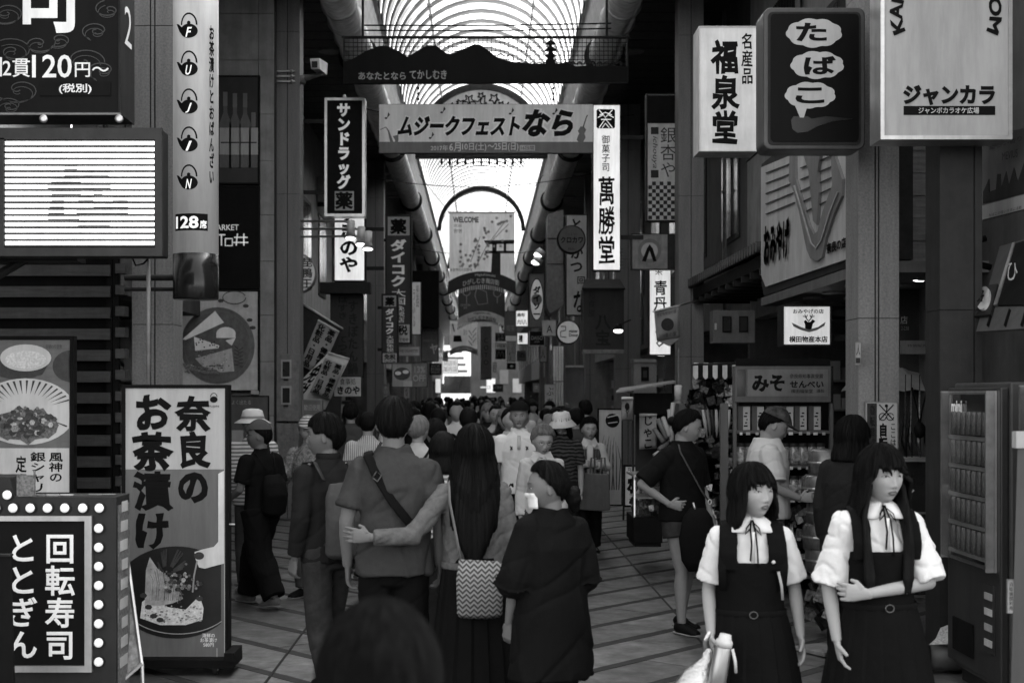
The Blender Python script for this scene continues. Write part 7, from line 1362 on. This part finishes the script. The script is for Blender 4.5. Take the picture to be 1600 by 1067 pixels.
# ================================================================ left group
def pack(t, m, z0=1.36, z1=.92, w=.15, d=.1, q=0, name='backpack'):
    b = MB(); b.tube([(q, -.16, z0), (q, -.18, z0 - .08), (q, -.2, (z0 + z1) / 2), (q, -.18, z1 + .02), (q, -.17, z1)], [(d * .5, w * .7), (d * .85, w), (d, w * 1.05), (d * .85, w), (d * .5, w * .8)], 18, up=(0, 1, 0)); return grown(name, b, m, t, .012, 2, wrinkle(.003, 14, 1))
def x6(t, M, J):
    pack(t, C_MID, 1.3, .86, .13, .08)
    for q in (1, -1): strap(t, C_KHAKI, [(q * .13, .12, 1.15), (q * .14, .125, 1.28), (q * .135, .05, 1.42), (q * .125, -.05, 1.425), (q * .11, -.13, 1.32)], .022, .004, 'backpack_strap')
    o = lk('collar', MB().tube([(.072 * math.sin(a), .07 * math.cos(a), 1.455) for a in [.5 + i * (2 * PI - 1) / 20 for i in range(21)]], [(.022, .006)] * 21, 8, up=(0, 0, 1)), C_DARKS, t)
person('young man with a cropped dark fringe, dark shirt, jeans and backpack, looking to the side', 513, 8.5, 1.67, 38, 50, 0, 'fringe', lod=0, skin=SKIN3, headk=1.08, stride=.3,
    wear=[('shirt', [{'m': C_DARKS, 'amp': .007, 'f': 8}, ('tee', dict(w=1.02, hem=.82, g=.008)), ('sleeve', dict(len=1.9, r=.068, r1=.052))]), pants(C_JEAN, 1.92, .098, .07), ('shoes', BLK)], extra=x6)
def x7(t, M, J):
    cap(t, M, C_MID, False, 'cap'); pack(t, C_BLACK, 1.22, .86, .13, .09, 0, 'drawstring_bag')
    for q in (1, -1): strap(t, BLK, [(q * .1, .12, 1.1), (q * .13, .1, 1.34), (q * .11, -.04, 1.43), (q * .05, -.15, 1.25)], .004, .004, 'bag_cord')
    lk('glasses_arm', MB().tube([M @ Vector((-.078, -.01, .005)), M @ Vector((-.06, .085, .002))], .002, 5), BLK, t)
person('man in a soft cap, black T-shirt and wide black trousers with a drawstring bag', 408, 12.1, 1.56, 50, 40, 0, 'short', lod=1, skin=SKIN3, headk=1.08, stride=.55,
    wear=[tee(C_BLACK, 1.08, .86, .8, .075, .08), ('trousers', [{'m': C_BLACK, 'amp': .012, 'f': 7}, ('legs', dict(len=1.97, r=.13, r1=.11))]), ('shoes', mat('shoe_grey', .15))], arms=dict(EL=(-.24, .02, 1.09), WL=(-.2, .2, 1.0), DL=(0, 1, .1)), extra=x7)
def x8(t, M, J):
    buckethat(t, M, cloth('hat_white', .5, .06), cloth('hat_band', .25)); strap(t, C_DARKS, [(.1, .12, 1.1), (.13, .1, 1.34), (.12, -.02, 1.43), (.11, -.13, 1.3)], .015); strap(t, C_MID, [(.16, -.14, 1.3), (.0, -.15, 1.1)], .02)
person('person in a white bucket hat and striped pale shirt behind the capped man', 396, 12.9, 1.66, 25, 20, 0, 'short', HAIRG, lod=1, wear=[tee(C_STR, 1.1, .82, 1.9, .07, .05), pants(C_MID), ('shoes', WHT)], extra=x8, face=False)
def x9(t, M, J): cap(t, M, stripes('cap_striped', .35, .1, 12), True, 'cap')
person('older person in a striped cap and crumpled pale shirt beside the young man', 483, 12.6, 1.6, 150, 30, 5, 'elder', HAIRG, lod=1, wear=[tee(C_PATT, 1.05, .84, 1.8, .07, .05, amp=.008), pants(C_MID), ('shoes', BLK)], extra=x9, arms=dict(ER=(.24, .05, 1.12), WR=(.15, .22, 1.2), DR=(0, 1, .4)))
person('man in a pale striped shirt facing away, left of the tall man', 575, 14, 1.62, 10, -15, 0, 'short', lod=1, face=False, wear=[tee(C_VSTR, 1.1, .82, .9, .07, .075), pants(C_KHAKI), ('shoes', BLK)], extra=lambda t, M, J: strap(t, C_MID, [(.13, -.1, 1.4), (.0, -.15, 1.2)], .015))
person('dark haired person in a dark jacket partly hidden behind the tall man', 548, 17.5, 1.68, 0, 0, 0, 'elder', HAIRB, lod=1, face=False, wear=[tee(C_MID, 1.1, .8, 1.9), pants(C_BLACK)])
# ================================================================ people between and beyond
person('woman with straight dark hair between the tall man and the denim jacket', 692, 9.2, 1.55, 0, 0, 0, 'bob', lod=1, fem=True, face=False, wear=[tee(C_STR, 1, .84, .8), pants(C_DARKS), ('shoes', BLK)])
person('grey haired person in a white shirt with a thin dark strap, seen from behind', 653, 12.4, 1.6, -8, -20, 0, 'elder', HAIRG, lod=1, face=False, wear=[tee(C_LIGHT, 1.1, .82, .9), pants(C_MID)], extra=lambda t, M, J: strap(t, BLK, [(.14, -.05, 1.43), (.1, -.13, 1.35), (-.1, -.14, 1.1)], .012))
person('curly haired woman in a patterned dark blouse, seen from behind', 681, 13.2, 1.55, 8, 25, 0, 'elder', HAIRB, lod=1, fem=True, face=False, wear=[tee(C_PATT, 1.05, .82, .9), pants(C_BLACK)], headk=1.08)
def xp(t, M, J):
    lk('beard', MB().ball(M @ Vector((0, .074, -.085)), (.03, .018, .022), 12, M.to_3x3()), mat('beard', .2, .8, .2, 30), t); cap(t, M, C_BLACK, False, 'head_scarf')
    for x in (.07, -.075):
        for dx, dz, rr_ in ((0, 0, .009), (.008, .012, .007), (-.007, .009, .006), (.004, -.013, .008), (-.008, -.010, .006)): lk('chest_emblem', MB().ball((x + dx, .138, 1.285 + dz), (rr_, .006, rr_), 7), DGR, t)
    lk('placket', MB().tube([(0, .10, 1.40), (0, .135, 1.33), (0, .142, 1.27)], [(.003, .016)] * 3, 6, up=(0, 1, 0)), C_LIGHT, t)
    o = lk('collar', MB().tube([(.075 * math.sin(a), .072 * math.cos(a), 1.45 - .02 * math.cos(a)) for a in [.3 + i * (2 * PI - .6) / 20 for i in range(21)]], [(.022, .006)] * 21, 8, up=(0, 0, 1)), C_WHITE, t)
person('bearded man in a dark headscarf and white polo shirt with two chest emblems', 811, 13.4, 1.72, 178, 0, 2, None, skin=SKIN2, lod=0, wear=[('polo_shirt', [{'m': C_WHITE, 'amp': .006}, ('tee', dict(w=.98, hem=.86, g=.01)), ('sleeve', dict(len=.72, r=.066, r1=.078))]), pants(C_BLACK), ('shoes', BLK)], stride=.3, extra=xp)
person('man in a white zipped jacket half hidden behind the bearded man', 797, 14.3, 1.66, 180, 20, 0, 'short', lod=1, wear=[tee(C_LIGHT, 1.15, .82, 1.9, .075, .06), pants(C_DARKS)])
def xo(t, M, J):
    glasses(t, M, DKM); lk('necklace', MB().tube([(.06 * math.sin(a), .06 * math.cos(a) + .02, 1.43 - .025 * math.cos(a)) for a in [-1.6 + i * .32 for i in range(11)]], .006, 6), C_BLACK, t)
    for q in (1, -1): o = lk('collar', MB().add([(q * .02, .088, 1.42), (q * .075, .06, 1.47), (q * .11, .075, 1.40), (q * .07, .125, 1.36)], [(0, 1, 2, 3)]), C_LIGHT, t, False); md = o.modifiers.new('s', 'SOLIDIFY'); md.thickness = .006
    lk('button_strip', MB().tube([(0, .118, 1.37), (0, .138, 1.2), (0, .135, .95)], [(.003, .014)] * 3, 6), C_LIGHT, t)
person('older woman with short grey hair and glasses in a pale long sleeved shirt', 846, 12.0, 1.53, 182, 12, 16, 'elder', HAIRG, lod=0, fem=True, headk=1.1, wear=[('shirt', [{'m': C_LIGHT, 'amp': .008, 'f': 9}, ('tee', dict(w=.98, hem=.82, g=.01)), ('sleeve', dict(len=1.92, r=.062, r1=.05))]), pants(C_MID), ('shoes', BLK)], extra=xo, stride=.25)
def xt(t, M, J):
    b = MB(); b.tube([(0, 0, 1.33), (0, 0, 1.25), (0, 0, 1.1), (0, 0, .86)], [(.105, .15), (.125, .178), (.12, .168), (.13, .178)], 24); grown('vest', b, C_CHK, t, .01, 2, wrinkle(.004))
    for q in (1, -1): lk('collar', MB().add([(q * .01, .1, 1.41), (q * .07, .05, 1.475), (q * .105, .08, 1.40), (q * .055, .135, 1.345)], [(0, 1, 2, 3)]), WHT, t, False)
    lk('shirt_front', MB().tube([(0, .115, 1.38), (0, .138, 1.2), (0, .142, .95)], [(.004, .04)] * 3, 8), C_LIGHT, t)
person('woman in a checked vest over a pale shirt with a tote on her arm', 920, 16.0, 1.52, 183, 5, 4, 'elder', HAIRM, lod=0, fem=True, headk=1.12, wear=[tee(C_LIGHT, .95, .9, 1.9, .062, .05, amp=.008), pants(C_DARKS, 1.96, .09, .075), ('shoes', BLK)], stride=.2,
    arms=dict(ER=(.23, .06, 1.1), WR=(.0, .2, 1.16), DR=(-1, 0, .0), NR=(0, -1, 0), EL=(-.22, .05, 1.1), WL=(-.06, .22, 1.13), DL=(.9, .1, .2), NL=(0, -1, 0)), extra=xt)
t2 = thing('tote_bag', 'plain grey cloth tote bag hanging from the checked vest woman\'s forearm', 'bag', (wx(931, 15.74), 15.74, .9)); Y = 15.72
b = MB(); b.prism([(wx(x, Y), wz(y, Y)) for x, y in ((914, 739), (951, 740), (953, 796), (940, 798), (905, 796))], Y - .05, Y + .03); b.build('bag', mat('tote_cloth', .1, .8, .1, 10, .2), t2, bev=.012); 
for x in (922, 938): MB().tube([W(x, 741, Y - .02), W(x + 2, 715, Y - .02), W(x + 7, 715, Y + .03), W(x + 8, 741, Y + .02)], .01, 6).build('handle', MATS['tote_cloth'], t2)
def xh(t, M, J): buckethat(t, M, cloth('hat_pale', .5), None, .05, .06)
person('woman in a pale drooping sun hat and zigzag patterned dark top', 879, 14.6, 1.62, 178, -25, 8, 'bob', lod=0, fem=True, wear=[tee(C_ZIG, 1.02, .8, .8), pants(C_DARKS), ('shoes', BLK)], extra=xh)
person('woman in a grey sun hat just behind the pale hatted woman', 861, 15.6, 1.58, 182, 5, 5, 'bob', lod=1, fem=True, skin=SKIN2, wear=[tee(C_MID, 1, .8, .8), pants(C_DARKS)], extra=lambda t, M, J: buckethat(t, M, cloth('hat_grey', .14), None, .045, .03))
person('man in a camouflage jacket walking away beside the round black sign', 915, 19.0, 1.72, 20, 10, 0, 'short', lod=1, face=False, wear=[tee(C_CAMO, 1.15, .8, 1.9, .075, .06), pants(C_DARKS)])
person('short haired man walking away left of the round black sign', 880, 21.0, 1.62, 0, 10, 0, 'short', lod=1, face=False, wear=[tee(C_MID, 1.1, .8, .8), pants(C_DARKS)])
person('dark haired man with a backpack walking away beyond the denim jacket woman', 732, 13.8, 1.66, 0, 0, 0, 'short', lod=1, face=False, wear=[tee(C_LIGHT, 1.1, .82, .8), pants(C_DARKS)], extra=lambda t, M, J: pack(t, C_DARKS))
person('man in a pale jacket lifting both hands to his face in the crowd', 775, 17.6, 1.66, 182, 0, 0, 'short', lod=1, wear=[tee(C_LIGHT, 1.1, .82, 1.85, .07, .05), pants(C_DARKS)], arms=dict(ER=(.22, .1, 1.15), WR=(.06, .24, 1.32), DR=(-.5, .1, 1), EL=(-.3, .05, 1.3), WL=(-.22, .1, 1.52), DL=(.3, .1, 1)))
# ================================================================ right group
def xb(t, M, J):
    b = MB(); b.ball(M @ Vector((0, -.11, .01)), (.045, .04, .04), 12); grown('hair_knot', b, HAIRM, t, .008, 1)
    strap(t, C_MID, [(.10, .06, 1.44), (.12, .10, 1.38), (.06, .14, 1.25), (-.06, .15, 1.08), (-.13, .16, 1.0)], .013, .003, 'bag_strap'); lk('strap_ring', MB().tube([(-.13 + .018 * math.cos(a), .165, 1.0 + .018 * math.sin(a)) for a in [i * PI / 8 for i in range(17)]], .004, 6, cap=False), WHT, t)
person('woman in a black T-shirt and denim shorts with one hand on her hip', 1066, 10.8, 1.68, -142, 42, 16, 'pulled', lod=0, fem=True, skin=SKIN2, headk=1.05,
    wear=[('shirt', [{'m': C_BLACK, 'amp': .005}, ('tee', dict(w=1.22, hem=.86, g=.012)), ('sleeve', dict(len=.92, r=.078, r1=.082))]), ('shorts', [{'m': C_JEAN}, ('legs', dict(len=.35, r=.108, r1=.112))]), ('shoes', BLK)],
    arms=dict(ER=(.34, -.1, 1.14), WR=(.2, .06, .99), DR=(-.6, .5, -.1), NR=(-1, 0, 0), EL=(-.22, .0, 1.1), WL=(-.2, .1, .9)), extra=xb, stride=.18)
t2 = thing('shoulder_bag', 'large black shoulder bag hanging at the denim shorts woman\'s side', 'bag', W(1092, 890, 10.6)); b = MB(); p = W(1090, 840, 10.55)
b.tube([p + Vector((.0, 0, .22)), p + Vector((0, 0, .15)), p, p + Vector((.01, 0, -.16)), p + Vector((.02, 0, -.24))], [(.04, .06), (.06, .11), (.07, .14), (.065, .13), (.03, .09)], 18, up=(0, 1, 0)); b.build('bag', C_BLACK, t2, True); MB().tube([W(1083, 785, 10.52), W(1088, 800, 10.52)], .009, 8).build('clasp', ALU, t2, True)
def xc(t, M, J): cap(t, M, C_CAMO, True, 'cap'); strap(t, BLK, [(-.13, .12, 1.1), (-.14, .1, 1.32), (-.12, .0, 1.44), (-.1, -.12, 1.36), (.02, -.16, 1.2)], .005)
person('man in a camouflage cap and white T-shirt looking down at the shelves', 1199, 10.9, 1.70, -96, 4, 26, 'short', lod=0, headk=1.06, skin=SKIN2, wear=[('shirt', [{'m': cloth('white_tee', .42, .05), 'amp': .007}, ('tee', dict(w=1.3, hem=.86, g=.03)), ('sleeve', dict(len=.85, r=.085, r1=.09))]), pants(C_PATT, 1.2, .12, .11, 'shorts'), ('shoes', BLK)], arms=dict(EL=(-.24, .04, 1.1), WL=(-.2, .2, 1.0), DL=(0, 1, .1), ER=(.24, .04, 1.1), WR=(.2, .22, 1.02), DR=(0, 1, .1)), extra=xc)
person('woman with dark shoulder length hair and glasses in a dark top, from behind', 1327, 9.5, 1.64, -38, -30, 4, 'bob', lod=0, fem=True, headk=1.1, wear=[('top', [{'m': C_DARKS, 'amp': .005}, ('tee', dict(w=1.1, hem=.75, g=.02)), ('sleeve', dict(len=1.9, r=.07, r1=.055))]), pants(C_BLACK), ('shoes', BLK)], arms=dict(ER=(.24, .06, 1.1), WR=(.2, .32, 1.2), DR=(0, 1, .5), NR=(0, -.3, 1)), extra=lambda t, M, J: glasses(t, M, BLK))
Y = 9.2; t2 = thing('smartphone', 'white open phone case held up beside the dark column', 'phone', W(1408, 775, Y)); MB().add([W(1398, 770, Y), W(1412, 757, Y + .03), W(1424, 762, Y + .03), W(1409, 777, Y), W(1398, 773, Y), W(1412, 760, Y + .03), W(1424, 765, Y + .03), W(1409, 780, Y)], [(0, 1, 2, 3), (7, 6, 5, 4), (0, 4, 5, 1), (2, 6, 7, 3), (0, 3, 7, 4), (1, 5, 6, 2)]).build('cover', WHT, t2); MB().add([W(1411, 776, Y - .002), W(1424, 763, Y + .02), W(1429, 766, Y + .02), W(1413, 781, Y - .002)], [(0, 1, 2, 3)]).build('flap', LGR, t2)
# foreground head
person('dark haired person standing close to the camera, back of the head showing', 592, 2.15, 1.465, 0, 0, 0, 'bob', mat('dull_black_hair', .006, .7, .5, 6, .5, bscale=40, stretch=(9, 9, .6), spec=0, dirt=0), lod=1, face=False, wear=[tee(C_DARKS, 1.0, .84, .8), pants(C_BLACK)], headk=1.12)
# ================================================================ the crowd down the street
protos = []
cl = [(C_WHITE, C_DARKS, 'short', 'white shirt', 180), (C_BLACK, C_BLACK, 'short', 'black top', 0), (C_MID, C_DARKS, 'elder', 'grey top', 0), (C_DARKS, C_BLACK, 'bob', 'dark blouse', 180), (C_STR, C_MID, 'long', 'striped shirt', 0), (C_LIGHT, C_MID, 'elder', 'white blouse', 0), (C_LIGHT, C_BLACK, 'bob', 'pale jacket', 180), (C_LIGHT, C_JEAN, 'fringe', 'pale shirt', 180)]
rc_ = random.Random(21); used = [(1.22, 16), (.2, 17.6), (-.8, 17.5)]; rows_ = []
for i in range(84):
    Y = 16.8 + (i / 83) ** 1.7 * 72
    for _ in range(30):
        X = rc_.uniform(-1.8, 1.7)
        if Y < 32: X = wx(rc_.uniform(618, 902), Y)
        if all((X - a) ** 2 + ((Y - b_) * .8) ** 2 > .3 for a, b_ in used): break
    used.append((X, Y)); rows_.append((X, Y))
hm = (HAIRM, HAIRB, HAIRM, HAIRG, HAIRM); PROT = {}
LBS = set(); WHERE = ['nearest rows of the crowd', 'front half of the crowd', 'middle of the crowd', 'far half of the crowd', 'farthest rows of the crowd']
for i, (X, Y) in enumerate(rows_):
    sh, pt, hr, nm, ph = cl[i % 8]; side_ = 'pharmacy side' if X < -.5 else ('doughnut side' if X > .5 else 'centre line'); wh = WHERE[min(4, int((Y - 17.5) / 12))]
    lb = 'person in a %s %s, %s, %s' % (nm, 'facing the camera' if ph else 'walking away', wh.replace(' of the crowd', ' of crowd').replace('nearest rows', 'near rows'), side_)
    if lb in LBS: lb = lb.replace('person', 'shorter person')
    if lb in LBS: lb = lb.replace('shorter', 'half hidden')
    if lb in LBS: lb = lb.replace('half hidden', 'mostly hidden')
    if lb in LBS: lb = lb.replace('mostly hidden', 'slimmer')
    LBS.add(lb)
    if i % 8 not in PROT:
        t = person(lb, 0, Y, 1.62, ph, rc_.uniform(-20, 20), 3, hr, hm[i % 5], lod=2, wear=[tee(sh, 1.08, .82, 1.9 if i % 3 == 0 else .8), pants(pt)], group='crowd down the street', X=X, stride=.3, headk=1.08); PROT[i % 8] = t
    else:
        src = PROT[i % 8]; t = src.copy(); COL.objects.link(t); ORI[t.name] = Vector((X, Y, 0)); t.location = (X, Y, 0); t['label'] = lb; t.rotation_euler.z = math.radians(ph + rc_.uniform(-18, 18)); q = rc_.uniform(.9, 1.02); t.scale = (q, q, q)
        for ch in list(src.children): c = ch.copy(); COL.objects.link(c); c.parent = t; QC = c; protos.append((c, ch))
finish()
for c, ch in protos: c.modifiers.clear(); c.data = ch.data
